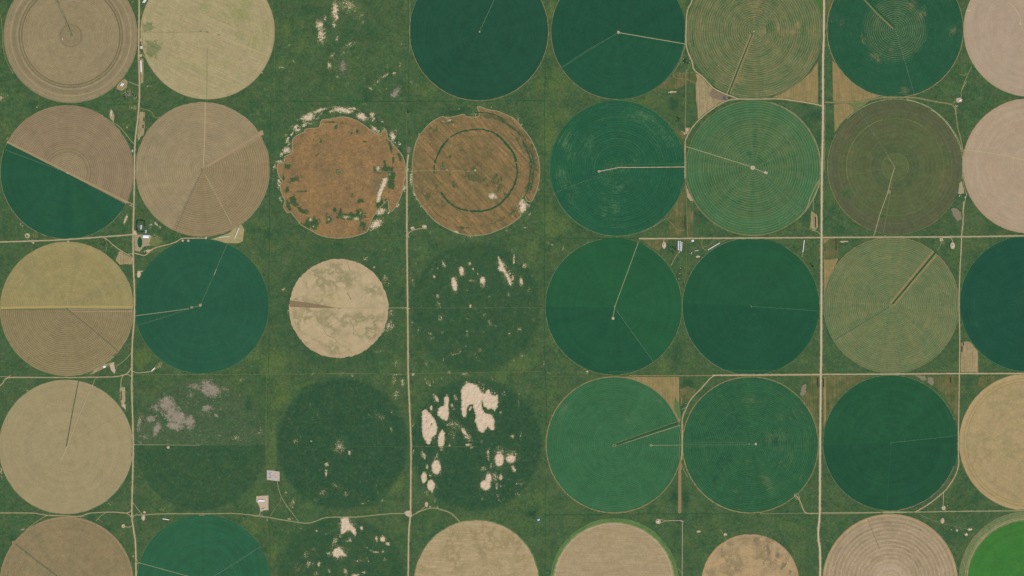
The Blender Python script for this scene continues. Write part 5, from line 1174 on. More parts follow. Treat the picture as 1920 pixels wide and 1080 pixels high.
field('45', 'small tan circle blotched with dark brown clouds, bottom edge', 1406.7, 1093, 91.3,
      F('blotched_tan', C(178, 154, 114), C(170, 148, 112), rows=(0, 1.5, .3, C(164, 142, 104)), m1=C(138, 124, 96), m1a=.8, m2=C(118, 108, 86), blot=(C(138, 124, 94), .6, .035, .05), fine=.18, seed=43, annuli=[(87, 92, C(174, 146, 112), .7)]),
      FB(3, 4, (0, 1330, 780, 60, 60, 0, 1.2), (0, 1240, 740, 80, 24, 0, .9), (0, 1080, 870, 60, 50, 40, .9), (1, 1330, 770, 30, 44, 0, .7), (1, 1440, 840, 14, 60, -10, .9), (0, 1460, 760, 60, 34, 0, .9), (1, 1490, 820, 16, 20, 0, .8), (1, 1525, 900, 14, 60, 10, .9), (1, 1580, 980, 30, 50, 20, .8), (0, 1620, 900, 40, 60, 0, .9),
         (0, 1210, 760, 14, 40, 0, .9), (0, 1120, 780, 30, 30, 0, .8), (0, 1110, 950, 14, 70, 20, .7), (0, 1180, 1020, 30, 60, 0, .7), (0, 1500, 1020, 30, 60, 0, .7), (1, 1640, 1050, 14, 34, 0, .8), (0, 950, 960, 30, 30, 0, .5), (0, 1250, 960, 24, 40, 0, .6), (0, 1350, 900, 30, 60, 0, .5), (1, 1410, 950, 20, 40, 20, .6)), jag=.6)
fs('45', 'wheel_track', Z(3, 4, (1010, 660), (1090, 790), (1110, 850)), .9, TRACK, rag=.5)
fs('45', 'wheel_track', Z(3, 4, (1030, 980), (1100, 910), (1190, 830)), .6, TRACK)
edge('45', .9, TANEDGE, 0, 180, .3, rag=.5)

field('46', 'rosy beige circle with many pale concentric arcs, bottom right', 1669, 1090.5, 127,
      F('rosy_stubble', C(168, 150, 122), C(160, 142, 114), .03, ring=(7.6, .32, C(188, 168, 136), 2.0, 1.2), arc=(C(142, 126, 98), .6), m1=C(134, 120, 94), m1a=.7, fine=.18, seed=44, annuli=[(0, 36, C(174, 156, 130), .8), (116, 120, C(150, 134, 106), .5), (121, 128, C(164, 142, 100), .6)]),
      FB(4, 4, (0, 620, 580, 120, 30, 10, .8), (0, 700, 780, 200, 34, 0, .6), (0, 450, 760, 90, 60, -30, .7), (0, 720, 670, 120, 30, 0, .8), (0, 230, 870, 50, 120, 20, .7), (0, 960, 980, 60, 60, 40, .7), (0, 600, 720, 34, 80, -15, .5)))
fs('46', 'wheel_track', Z(4, 4, (515, 570), (560, 690), (620, 840)), 1.2, plain_material('brown_furrow', C(126, 112, 84), C(138, 122, 94), .5, .3), rag=.4)
fs('46', 'dark_patch', Z(4, 4, (978, 662), (995, 664)), 2.2, bpy.data.materials['brown_furrow'])
edge('46', 1.3, TANEDGE, 0, 180, -.2)
field('47', 'vivid bright green circle with a wide weedy tan rim, bottom right corner', 1927, 1088, 129,
      F('rim_scrub', C(138, 132, 100), C(112, 122, 84), .06, ring=(3.6, .5, C(96, 118, 74), 1, .6), arc=(C(92, 118, 72), .8), fine=.28, seed=45, annuli=[(113, 118, C(166, 152, 116), .7)]))
disc('inner_crop', 1927, 1089.5, 112.3, .55, F('vivid_green', C(64, 122, 57), C(66, 116, 56), .03, ring=(3, .12, C(78, 130, 64), 1, 1), arc=(C(58, 110, 54), .3), fine=.14, seed=46), FIELDS['47'][0], 10, 120, [], jag=.3).location = (0, -1.5 * S, 0)
edge('47', 1.2, WEEDY, 90, 270, .3)
# ------------------------------------------------------------------ roads, tracks and boundaries
def road(pts, w, mat=None, z=1.0, name='road', curve=True, rag=.12):
    strip('road_verge', pts, w * 1.5 + 1.6, VERGE, layer('verge', .55, .02, 6), curve=curve, rag=.45)
    return strip(name, pts, w, mat or ROAD, layer('road', z, .04, 9), curve=curve, rag=rag)
def path(pts, w=.8, mat=None, z=.85, rag=.2, curve=True, closed=False):
    return strip('path', pts, w, mat or TRACK, layer('path', z, .03, 8), curve=curve, rag=rag, closed=closed)
def bound(pts, w=1.0, mat=None, z=.33, rag=.3):
    return strip('field_boundary', pts, w, mat or HEDGE, layer('bound', z, .02, 6), curve=False, rag=rag)

road([(261, -60), (261, 0), (260.4, 62), (260.4, 104), (261.5, 167), (259.4, 212), (253, 272.5), (251.7, 356), (250, 418), (249.6, 441), (250, 493), (252, 545), (251.7, 597), (248, 643), (247.5, 682), (247.5, 744),
      (249.4, 807), (249.6, 855), (247.3, 959), (250, 990), (254.6, 1032), (255, 1160)], 2.3)
road([(765.8, 289), (763, 318), (763, 380), (763, 461.7), (764.4, 578), (765, 645), (765.4, 702.5), (768, 765), (770.6, 827), (770.6, 855), (769.6, 959), (766.5, 1001), (765.4, 1080), (765, 1160)], 2.4)
road([(1545.3, -60), (1545, 0), (1544.6, 62), (1543, 125), (1543, 225), (1541, 335), (1540.4, 420), (1539.8, 645), (1539, 702), (1537.7, 848), (1537, 959), (1534.6, 990), (1534.6, 1011), (1537.7, 1042), (1537.7, 1160)], 3.4, PAVED)
path([(1547, 195), (1546.6, 230), (1545.8, 300), (1545, 318)], 1.0, TRACK, rag=.1)
road([(0, 453.7), (-60, 454)][::-1] + [(83, 451), (125, 449), (187.5, 444.6), (249.6, 439.8)], 1.9)
road([(1198, 447.6), (1289, 447), (1369, 446.5), (1539, 445.4), (1645, 444.6), (1802, 444), (1920, 442), (1990, 441)], 2.0)
road([(1336, 703.5), (1420, 703), (1536, 702), (1650, 701.5), (1799, 700.4), (1920, 700.4), (1990, 700)], 2.0)
path([(1180, 704.2), (1260, 704.4), (1345, 704.2), (1536, 704)], 1.6, TANEDGE, z=.7, curve=False)
path([(1026.7, 705.6), (1090, 705.4), (1180, 704)], .9, FALLOWD, curve=False)
road([(-60, 770), (0, 723), (8, 713), (16.7, 708.2), (40, 707.4), (125, 707.7), (195, 706.8), (218.8, 706), (235, 702), (243, 695), (247, 688)], 1.3)
path([(218, 706), (233, 702.6), (241, 702.5), (247, 706)], 1.1, ROAD)
path([(232, 703), (227.5, 711), (226.5, 727)], 1.1, ROAD)
path([(183, 707.7), (178, 711), (176, 716), (174, 722)], .8, PALE)
path([(247, 661), (240, 669), (231, 677.5), (217.7, 687)], .9, PALE)
path([(0, 706), (14, 706.5)], .8, PALE); path([(10, 710), (20, 704)], 1.6, YARD)
path([(247.5, 695), (254, 698.5), (262.5, 699), (275, 697.5), (286, 696.5)], 1.3, ROAD)
path([(248, 702.5), (330, 702.3), (400, 702), (500, 701.6), (600, 701), (690, 700.6), (763, 702)], .8, WEEDY, rag=.5, z=.45)
path([(610, 700.6), (668, 700.6)], 1.4, WEEDY, rag=.5, z=.5)
path([(767, 700), (850, 699), (940, 697.5), (1018, 697)], .7, WEEDY, rag=.5, z=.5)
road([(-60, 962), (0, 961.7), (60.4, 961.9), (75, 964), (89.6, 966), (120, 967.2), (150, 968), (162, 964), (173, 961.7), (208, 960), (230, 961.5), (237.5, 961.7), (243, 960), (246.5, 957)], 1.1)
path([(236, 961.6), (242, 965), (247.5, 972)], 1.0, ROAD)
path([(89.6, 966), (80, 971), (66, 980), (48, 994.6)], .9, PALE)
path([(198, 961), (190, 967), (183, 973.5), (180, 976)], .8, PALE); path([(185, 973), (195, 982)], .6, TRACK)
path([(152, 968), (151, 973)], .8, PALE)
road([(248, 974), (250, 968), (255, 965.3), (270, 965.5), (291.7, 963.7), (340, 963), (400, 963), (442.5, 962.7), (484, 967.5), (520, 973), (561, 979.6), (580, 980.4), (592, 977), (611, 970.5), (640, 969.5), (671.7, 969), (710, 965), (734, 963), (761, 963)], 1.1, PALE)
road([(771.5, 967.5), (785, 960), (801.7, 954), (814, 952.5), (828.8, 956), (843, 961), (853.8, 969.6), (862, 979)], 1.1, PALE)
path([(771.5, 968), (785, 959), (796, 951), (799.5, 946)], .8, ROAD)
path([(249, 942), (257, 953), (266, 964), (268, 970)], .8, ROAD)
path([(248, 985), (243, 988), (237, 988), (231, 986)], 1.0, ROAD)
path([(254.6, 1051), (257, 1056), (262, 1055)], .8, PALE); path([(255, 1047), (258, 1053), (262, 1055.5)], .8, PALE)
path([(1425, 962.8), (1470, 962.6), (1511, 962)], .6, PALE, z=.5); road([(1490, 928), (1497, 934), (1502, 944), (1507, 957), (1512, 962), (1524, 962.5), (1536, 962.5)], 1.3)
path([(1490, 926), (1496, 926), (1499, 934), (1494, 936), (1489, 930)], .8, PALE, closed=True)
road([(1538.8, 961.6), (1590, 961.3), (1645, 960.6), (1665, 959.5), (1718, 960), (1790.8, 958.8), (1920, 957.5), (1990, 957)], 1.2, PALE)
path([(1541, 963.5), (1600, 963.3), (1650, 961.5)], .5, PALE)
road([(1655, 961.5), (1675, 960.8), (1700, 960.5)], 1.7, PALE)
path([(1769, 922), (1769, 935), (1768, 948)], 1.0, ROAD); path([(1769, 952), (1773, 958)], .9, ROAD)
path([(1722, 963), (1745, 974), (1766, 981.5)], .7, TRACK); path([(1770, 982), (1795, 988), (1815, 992)], .5, TRACK)
road([(1791, 196), (1793, 215), (1795, 237), (1799, 252), (1803, 268), (1805.5, 285)], 1.4, TRACK)
road([(1545, 191.7), (1582.5, 192.7), (1612, 191), (1628, 188), (1649, 183.6), (1670, 182.6), (1707.5, 182.6), (1725, 184.5), (1738.8, 187.5), (1760, 191.5), (1780, 194.8), (1787, 198), (1791, 206), (1792, 215)], 1.6, TRACK)
path([(1700, 186), (1730, 195), (1752, 208), (1772, 225), (1785, 242), (1797, 262), (1804, 285)], .9, PALE)
road([(1801.7, 357), (1807, 378), (1806, 390), (1805.4, 418), (1803, 441), (1802, 470), (1800, 503), (1798, 566), (1799, 610), (1799.6, 645), (1798.8, 698), (1797.5, 780), (1797, 848), (1797.7, 867), (1796, 878), (1790.8, 892.5),
      (1782, 907), (1770, 921.7), (1745, 942.5), (1725, 955), (1716, 960)][1:], 1.5)
path([(1806, 283), (1804.5, 310), (1806, 340), (1810, 357), (1813, 366)], .9, PALE)
path([(1813, 362), (1809, 378), (1806.5, 392)], 1.2, PALE)
path([(1805.5, 418), (1815, 408), (1825, 399), (1833, 396)], .6, WEEDY)
path([(1802, 185), (1803, 170), (1810, 150), (1818, 133), (1822, 125)], .7, PALE); path([(1803, 169), (1812, 152)], 1.1, PALE)
path([(1801, 140), (1809, 141), (1813, 136)], .5, PALE); path([(1802, 115), (1802, 135), (1804, 150), (1808, 153)], .4, WEEDY)
path([(1786, 194), (1791, 191), (1796, 189)], .8, PALE); path([(1785, 191), (1790, 186)], .5, WEEDY)
path([(1750, 186), (1795, 187)], .4, WEEDY)
path([(1588, 190), (1585, 192), (1587, 175), (1593, 162), (1593, 150)], .7, FALLOWP)
path([(1808, 192), (1815, 184)], .4, WEEDY)
# road along the west side of the ringed green circles and its branches
road([(1304, -40), (1298, 0), (1291, 14), (1287.5, 30), (1286.3, 60), (1286.5, 83), (1290, 98), (1298, 116.7), (1300, 128), (1307, 136), (1317, 143.8), (1335.8, 163.5), (1348, 171), (1364, 178), (1376, 182), (1386, 185.4), (1420, 185.8), (1461, 185.4),
      (1480, 187.5), (1494, 189.6), (1516, 193), (1539, 198), (1542, 199)], 1.7)
road([(1386, 185.8), (1375, 186.5), (1365, 188.5), (1351, 194), (1338, 203), (1328, 209.5), (1316, 220), (1306.7, 228.8), (1298, 239), (1290, 252), (1285.5, 262), (1284.6, 270), (1284.4, 300), (1284.4, 335)], 1.4)
path([(1284.5, 335), (1286, 360), (1288, 397.5), (1289, 435), (1290, 446)], .9, TRACK)
path([(1289.5, 448), (1287, 452), (1286.6, 470), (1286.4, 505), (1283, 530)], .9, WEEDY)
path([(1287, 130), (1286, 146), (1286, 180), (1285, 225), (1284.8, 252)], 1.1, TRACK)
path([(1285, 85), (1280, 100), (1276, 115), (1268, 128), (1262, 137), (1263, 143), (1270, 147), (1285, 148), (1298, 153), (1305, 157)], .9, TRACK)
path([(1273, 138), (1290, 136), (1304, 135)], .5, TRACK); path([(1297, 117), (1290, 128), (1288, 138)], .6, TRACK)
path([(1277, 245), (1283, 249), (1292, 249)], .7, ROAD)
path([(1250, 409), (1260, 420), (1268, 429), (1275, 432.5), (1281, 432), (1284, 428)], .8, TRACK); path([(1250, 409), (1240, 415), (1225, 425), (1205, 435)], .8, TRACK)
path([(1340, 446), (1334, 456), (1324, 462), (1317, 463)], .7, TRACK); path([(1369, 447), (1350, 454), (1325, 468)], .7, TRACK)
path([(1315.5, 447.5), (1316.5, 462), (1320, 467), (1325, 471)], .7, TRACK)
path([(1273, 472), (1268, 480), (1262, 490), (1258, 498)], 1.5, TRACK)
path([(1274, 471), (1273, 474)], 3.0, YARD)
path([(1245, 449), (1244.3, 453), (1245, 457)], .9, PAD)
path([(1278, 466), (1283, 449)], .5, TRACK)
path([(1507, 449), (1505, 474), (1504, 482)], .7, PALE, z=.5)
path([(1504, 482), (1515, 500), (1526, 517)], .5, GREENEDGE)
path([(1535, 338), (1529, 350), (1520, 368), (1516, 382), (1509, 396)], 1.2, PALE); path([(1542, 335), (1536, 348), (1525, 372)], 1.0, PALE)
path([(1525, 372), (1525, 395)], .8, PALE)
path([(1538, 439), (1532, 434), (1524, 432)], 1.0, PALE); path([(1490, 415), (1505, 425), (1518, 430)], .4, WEEDY)
path([(1757, 470), (1762, 463), (1764.5, 456), (1765, 446)], 1.1, TRACK)
path([(1765, 446), (1769, 452), (1770, 457), (1766.5, 457), (1764, 448)], .7, PALE); path([(1768, 446), (1775, 445.5), (1782, 446), (1785.5, 451), (1785.5, 456)], .9, PAD)
path([(1773, 464), (1788, 488), (1797, 510)], .4, WEEDY)
path([(1766, 445), (1766, 432)], .7, WEEDY)
path([(1278, 767), (1283, 766), (1286, 763)], .8, PALE); path([(1284, 757), (1288, 756.5)], .7, PALE)
path([(1276.5, 760), (1278, 750), (1276.5, 745)], .7, FALLOWP)
road([(1352, 703.2), (1340, 704), (1332, 709), (1324, 718), (1313, 730), (1301, 742), (1292, 754), (1287, 765), (1282, 776), (1279.3, 786), (1279, 800), (1279, 835), (1278.5, 850), (1278.4, 862)], 1.5)
path([(1278, 880), (1277, 862), (1278.5, 848)], 1.6, TANEDGE); path([(1278.6, 870), (1283, 883), (1290, 895)], .6, PALE)
path([(767, 446), (765, 440), (768, 435.5), (775, 431.5), (785, 429), (794, 428.5), (800, 429)], .9, PAD)
path([(766, 316), (762, 321)], 3.2, ROAD); path([(757, 321), (776, 321.5)], .7, PALE)
path([(507, 450), (555, 450), (600, 451), (650, 451), (700, 449), (763, 448)], 1.1, FALLOWD, rag=.3); path([(555, 451), (551, 457), (545, 461.5), (530, 464), (508, 466)], .8, FALLOWD); path([(507, 450), (507, 478)], 1.2, FALLOWD)
path([(768, 677), (775, 671), (786, 668), (794, 671), (798, 679), (802, 690), (804, 700)], .6, GREENEDGE)
path([(768, 579), (763, 577.5), (760, 577)], 1.3, ROAD)
path([(249.6, 833.5), (300, 834), (340, 834.5), (358, 835), (375, 834.5)], .7, PALE); path([(357, 835), (362, 826), (368, 830), (372, 834)], .35, WEEDY)
path([(645, 838), (700, 837.5), (768, 838)], .5, FAINT); path([(771, 837.5), (820, 837), (896, 837.5)], .6, WEEDY, rag=.5); path([(766, 577.5), (850, 577.5), (950, 577), (1016, 576.5)], .5, WEEDY, rag=.4)
path([(900, 843), (908, 855)], .4, FAINT); path([(944, 911), (960, 937)], .3, FAINT); path([(558, 928), (600, 882), (628, 858)], .4, FAINT)
path([(1282, 978.5), (1278, 976), (1265, 976), (1248, 976.5)], .9, PAD); path([(1248, 976.5), (1238, 974), (1232, 976)], .7, PAD); path([(1248, 976.5), (1240, 980), (1235, 982)], .7, PAD)
path([(1276, 976), (1279, 978.5), (1279.5, 985), (1279.3, 1030), (1279, 1072), (1278, 1100)], .9, PAD); path([(1279, 1074), (1271, 1066)], .6, PALE)
path([(1282, 997), (1306, 996.5)], .3, FAINT)
path([(520, 901), (522, 915), (527, 930), (536, 946), (548, 962), (560, 978)], .9, PALE); path([(526, 932), (525, 941), (516, 952), (507, 967)], .8, TRACK)
path([(487, 967.5), (487.5, 963), (488, 958)], 1.0, ROAD); path([(482, 967), (486, 965)], .7, ROAD); path([(490, 965), (494, 969)], .7, ROAD)
path([(194, 445), (202, 450), (213, 460), (230, 472), (240, 477), (246, 482), (249, 489)], 1.3, ROAD); path([(240, 476.5), (245, 476), (250, 476.5)], 1.0, ROAD); path([(197, 449), (201, 458), (198, 473)], .6, TRACK)
path([(250, 474), (262, 477), (270, 479), (276, 476), (284, 468), (296, 463), (315, 458.5), (330, 453.5), (340, 447.5), (350, 446.5), (366, 446.5), (385, 446.5)], 1.5, ROAD)
path([(268, 480), (273, 487), (274, 494)], .4, WEEDY)
path([(253.5, 272), (245, 263), (235, 250), (222, 236), (210, 228)], .9, PALE); path([(241, 153), (250, 157), (260, 160.5)], 1.0, PALE)
path([(261, 202), (272, 205), (283, 209), (288, 218), (293, 221), (300, 220)], 1.1, TRACK)
path([(261, 96), (267, 101), (272, 108), (280, 116), (286, 126)], .8, PALE); path([(267, 60), (268, 82), (275, 100), (283, 112)], .6, TANEDGE)
path([(248, 383), (243, 386)], 1.4, PALE)
path([(0, 26), (3, 38), (4.5, 62), (5, 80), (8, 100), (15, 120), (24, 136)], .8, TRACK)
path([(51, 449), (59, 452)], .5, ROAD); path([(60, 448), (59, 455)], .6, ROAD); path([(59, 455), (58, 466)], .4, WEEDY)
path([(16, 1070), (12, 1090)], .4, HEDGE)
# boundaries
bound([(508, 190), (560, 190.3), (640, 189.8), (765, 190.3), (860, 189.6), (1021, 189)], 1.0)
bound([(547, 190), (552, 190)], 3.2); bound([(740, 190), (772, 190)], 2.0); bound([(970, 189), (1018, 188.6)], 1.4)
bound([(507.5, 190), (506.5, 250), (505.3, 330), (505.5, 420), (504.5, 500), (504, 560), (505, 640), (503, 700)], .9)
bound([(499.5, 700), (499, 800), (499, 880)], .6, WEEDY); bound([(504.5, 920), (506, 1000), (507, 1160)], .7)
bound([(1023, 100), (1022, 150), (1021, 190), (1021.5, 290), (1021.5, 450), (1021, 560), (1020.5, 640), (1022.3, 700), (1025, 760), (1024, 800)], 1.0)
bound([(1022.5, 890), (1022.5, 970), (1022, 1080), (1022, 1160)], .8)
bound([(767, -40), (767, 80), (766, 190)], .8); bound([(768.5, 0), (768.6, 60), (768.2, 100)], .5, PALE); bound([(762.5, 205), (762.5, 240), (762, 275)], .5, WEEDY)
bound([(514.5, 60), (515, 188)], .4, WEEDY)
bound([(1022, 446.5), (1100, 446.8), (1198, 446.8)], 1.0)
bound([(1022, 965.5), (1080, 965.5), (1130, 964.8)], 1.6); bound([(1190, 963.6), (1300, 963.4), (1425, 963.2)], .8)
bound([(200, 197), (230, 195.5), (257, 194.5)], 1.4); bound([(231, 248.5), (253, 248.7)], .8); bound([(216, 212), (220, 222), (226, 238)], .6); bound([(214, 228), (208, 222)], .5)
bound([(1290, 447), (1400, 445.2), (1536, 443.4)], 1.2); bound([(376, 835.8), (440, 835.8), (495, 836)], .5)
bound([(1142, 696.8), (1330, 694), (1536, 694.5)], .4, GREENEDGE); bound([(1142, 699), (1330, 697), (1536, 696.5)], .3, FAINT); bound([(1540, 690), (1640, 690)], .4, FAINT); bound([(1738, 694.5), (1795, 694.5)], .5, WEEDY)
bound([(1546, 706), (1640, 706), (1655, 704.5)], .5, WEEDY); bound([(1600, 700.4), (1700, 699.4)], 1.0, WEEDY)
for x in (9, 14): bound([(x, 650), (x, 800)], .35, FAINT)
for x in (12, 15): bound([(x, 890), (x, 960)], .35, FAINT)

# ------------------------------------------------------------------ fallow corners and bare ground
def plot(name, pts, mat, z=.25, jag=.35, step=2.0):
    o = slab(name, pts, -.1, layer('plot', z, .02, 6), mat, jag=jag, step=step); o['kind'] = 'structure'; return o
plot('fallow_soil', Z(3, 0, (795, 640), (850, 700), (940, 790), (1075, 858), (1082, 905), (960, 975), (870, 1035), (808, 1078), (803, 960), (792, 900), (790, 760), (770, 740), (700, 715), (760, 700)), FALLOWP)
plot('weedy_ground', Z(3, 0, (560, 690), (620, 640), (700, 660), (790, 655), (800, 720), (790, 760), (700, 760), (620, 800), (500, 805), (400, 820)), FALLOWD, jag=1.0)
plot('grey_lot', Z(3, 0, (925, 820), (950, 795), (1075, 860), (1085, 905), (1000, 900), (935, 880), (915, 850)), GREYLOT, z=.4)
plot('fallow_soil', Z(3, 0, (1888, 555), (1891, 935), (1600, 902), (1440, 892), (1600, 825), (1720, 745), (1830, 645)), FALLOW)
plot('fallow_soil', Z(4, 0, (195, 545), (330, 690), (480, 800), (640, 882), (500, 908), (300, 918), (202, 920)), FALLOW)
plot('fallow_soil', Z(4, 0, (208, 940), (330, 930), (440, 962), (360, 1030), (270, 1110), (228, 1180), (215, 1190)), FALLOW)
plot('weedy_ground', Z(4, 0, (320, 925), (480, 905), (540, 895), (480, 950), (400, 1000), (370, 960)), WEEDY, z=.42, jag=.8)
plot('fallow_soil', Z(4, 0, (122, 0), (190, 0), (165, 80), (150, 220), (140, 260), (128, 260)), FALLOWD)
plot('weedy_ground', Z(4, 0, (40, 0), (115, 0), (112, 170), (100, 150)), plain_material('bright_verge', C(84, 116, 58), C(70, 108, 58), .2, .3))
plot('fallow_soil', Z(4, 2, (116, 128), (245, 130), (248, 310), (190, 450), (150, 560), (120, 630)), FALLOW)
plot('weedy_ground', Z(4, 2, (170, 132), (247, 132), (250, 310), (180, 320), (120, 320), (118, 180)), FALLOWD, z=.4, jag=.6)
plot('fallow_soil', Z(4, 3, (1355, 12), (1400, -2), (1440, 10), (1505, 90), (1507, 283), (1350, 280)), FALLOWP)
plot('fallow_soil', Z(3, 3, (150, 318), (640, 321), (640, 560), (655, 705), (645, 735), (560, 595), (450, 475), (330, 385)), FALLOW)
plot('weedy_ground', Z(3, 3, (645, 430), (720, 400), (800, 440), (760, 500), (700, 540), (650, 570)), FALLOWD, jag=1.2)
plot('scrub_ground', Z(3, 3, (600, 500), (640, 560), (660, 690), (640, 700), (600, 620)), GREENEDGE, z=.42, jag=1.0)
plot('fallow_soil', Z(3, 4, (632, 142), (648, 60), (660, 50), (660, 508), (640, 518), (630, 510)), plain_material('brown_strip_soil', C(154, 128, 92), C(136, 116, 82), .3, .25), jag=.2)
plot('fallow_soil', Z(3, 3, (1832, 308), (1898, 308), (1898, 880), (1880, 860), (1835, 690), (1765, 565), (1740, 500), (1790, 440)), FALLOWD)
plot('fallow_soil', Z(4, 3, (108, 308), (540, 306), (440, 370), (320, 450), (200, 600), (125, 780), (108, 780)), FALLOWD, jag=.8)
plot('fallow_soil', Z(4, 3, (115, 320), (135, 320), (140, 700), (118, 760)), FALLOW, z=.4)
plot('weedy_ground', Z(4, 3, (920, 306), (1330, 308), (1328, 800), (1280, 610), (1180, 460), (1050, 355)), FALLOWD, jag=.8)
plot('weedy_ground', Z(4, 3, (1530, 310), (1720, 310), (1640, 360), (1560, 420), (1500, 400)), FALLOWD, jag=1.5)
plot('weedy_ground', Z(3, 1, (692, 640), (690, 1060), (660, 1075), (600, 1010), (530, 950), (560, 905), (640, 780)), FALLOWD, jag=.6)
plot('weedy_ground', Z(3, 2, (545, -10), (560, 110), (690, 112), (690, -30), (610, -60)), FALLOWD, jag=.8)
plot('weedy_ground', Z(3, 1, (720, 830), (770, 840), (765, 1180), (720, 1180)), FALLOWD, jag=.8)
plot('bare_ground', Z(3, 1, (700, 650), (725, 720), (770, 800), (740, 800), (715, 770)), YARD, z=.45, jag=.6)
plot('weedy_ground', Z(3, 2, (300, 140), (560, 140), (440, 250), (380, 200)), FALLOWD, z=.22, jag=.8)
plot('weedy_ground', Z(3, 1, (610, 160), (690, 175), (695, 260), (640, 220)), FALLOWD, jag=1.0)
plot('bare_ground', Z(3, 1, (695, 140), (735, 140), (740, 185), (690, 205)), FALLOWP, z=.45, jag=.6)
plot('bare_ground', Z(0, 2, (1075, 240), (1190, 310), (1190, 362), (1100, 362), (1080, 368), (1040, 325)), FALLOWP)
plot('bare_yard', Z(1, 2, (345, -5), (375, 50), (360, 155), (320, 174), (180, 170), (60, 140), (110, 126), (240, 80), (300, 20)), plain_material('straw_yard', C(172, 154, 114), C(148, 144, 98), .2, .3))
plot('bare_yard', Z(0, 0, (1268, 525), (1290, 530), (1293, 620), (1288, 750), (1265, 750)), FALLOWP)
plot('bare_yard', Z(0, 1, (1248, 0), (1305, 0), (1302, 150), (1290, 210), (1240, 240), (1232, 140)), FALLOWP, jag=.5)
plot('bare_ground', Z(0, 0, (1085, 735), (1120, 708), (1150, 735), (1140, 790), (1100, 818), (1050, 800), (1055, 770)), FALLOWP)
plot('bare_ground', Z(0, 2, (1208, 95), (1290, 95), (1355, 100), (1400, 140), (1380, 190), (1300, 200), (1255, 250), (1212, 240), (1204, 170)), plain_material('farmyard', C(168, 152, 122), C(150, 140, 108), .3, .3), jag=.5)
plot('bare_ground', Z(0, 2, (1200, 60), (1225, 60), (1240, 85), (1225, 100), (1200, 98)), PAD, z=.5)
plot('scrub_ground', Z(0, 2, (1360, 120), (1420, 120), (1460, 160), (1420, 190), (1370, 200), (1340, 180)), WEEDY, z=.4, jag=1.4)
plot('scrub_ground', Z(0, 2, (1310, 235), (1350, 235), (1352, 258), (1315, 255)), YARD, z=.4)
plot('bare_ground', Z(0, 3, (985, 205), (1025, 185), (1038, 270), (1030, 290), (1000, 260)), PAD, jag=.6)
plot('bare_ground', Z(0, 3, (880, 230), (985, 190), (990, 215), (930, 245), (830, 295), (805, 300)), FALLOWP, z=.45)
plot('scrub_ground', Z(0, 3, (1078, 420), (1125, 410), (1128, 540), (1100, 600), (1088, 540)), YARD, jag=.8)
plot('bare_ground', Z(0, 3, (1095, 570), (1130, 565), (1130, 620)), PAD, z=.45, jag=.5)
plot('scrub_ground', Z(0, 3, (1355, 262), (1445, 180), (1450, 195), (1375, 272)), WEEDY, jag=.5)
plot('gravel_pad', Z(1, 4, (577, 127), (635, 132), (693, 142), (692, 226), (640, 222), (578, 213)), PADGREY, z=.5, jag=.3)
plot('gravel_pad', Z(1, 4, (482, 362), (592, 355), (592, 487), (548, 490), (522, 502), (512, 455), (498, 430), (484, 414)), PAD, z=.5, jag=.3)
plot('gravel_pad', Z(1, 4, (1815, 508), (1840, 492), (1878, 492), (1882, 545), (1862, 552), (1830, 535)), PAD, z=.7, jag=.4)
plot('gravel_pad', Z(4, 0, (1310, 885), (1345, 878), (1368, 895), (1360, 915), (1325, 925), (1308, 905)), PAD, z=.5, jag=.8)
plot('gravel_pad', Z(4, 1, (1340, 640), (1360, 620), (1380, 700), (1380, 730), (1350, 740), (1325, 735)), YARD, z=.5, jag=.8)
plot('gravel_pad', Z(4, 2, (1160, 125), (1190, 120), (1192, 150), (1165, 155)), PAD, z=.5, jag=.6)
plot('scrub_ground', Z(3, 1, (1830, 890), (1885, 930), (1888, 1040), (1860, 1060), (1820, 1040)), FALLOWP, z=.45, jag=1.2)
plot('scrub_ground', Z(3, 2, (1820, -20), (1890, -10), (1885, 40), (1850, 70), (1815, 50)), WEEDY, z=.42, jag=1.2)
def burnt(c, r, *pts, jag=1.4): plot('burnt_patch', Z(c, r, *pts), MAUVEM, z=.42, jag=jag, step=1.2)
burnt(4, 1, (1265, 870), (1300, 860), (1350, 900), (1358, 960), (1325, 985), (1280, 930))
burnt(3, 3, (1745, 400), (1785, 380), (1780, 450), (1760, 490), (1730, 480))
burnt(4, 3, (940, 305), (1020, 310), (1045, 345), (1010, 355)); burnt(4, 3, (1060, 320), (1100, 330), (1110, 380), (1090, 398), (1055, 370))
plot('roadside_scrub', Z(0, 1, (985, 0), (1005, -20), (1030, 30), (1020, 90), (990, 50)), YARD, z=.4, jag=1.0)
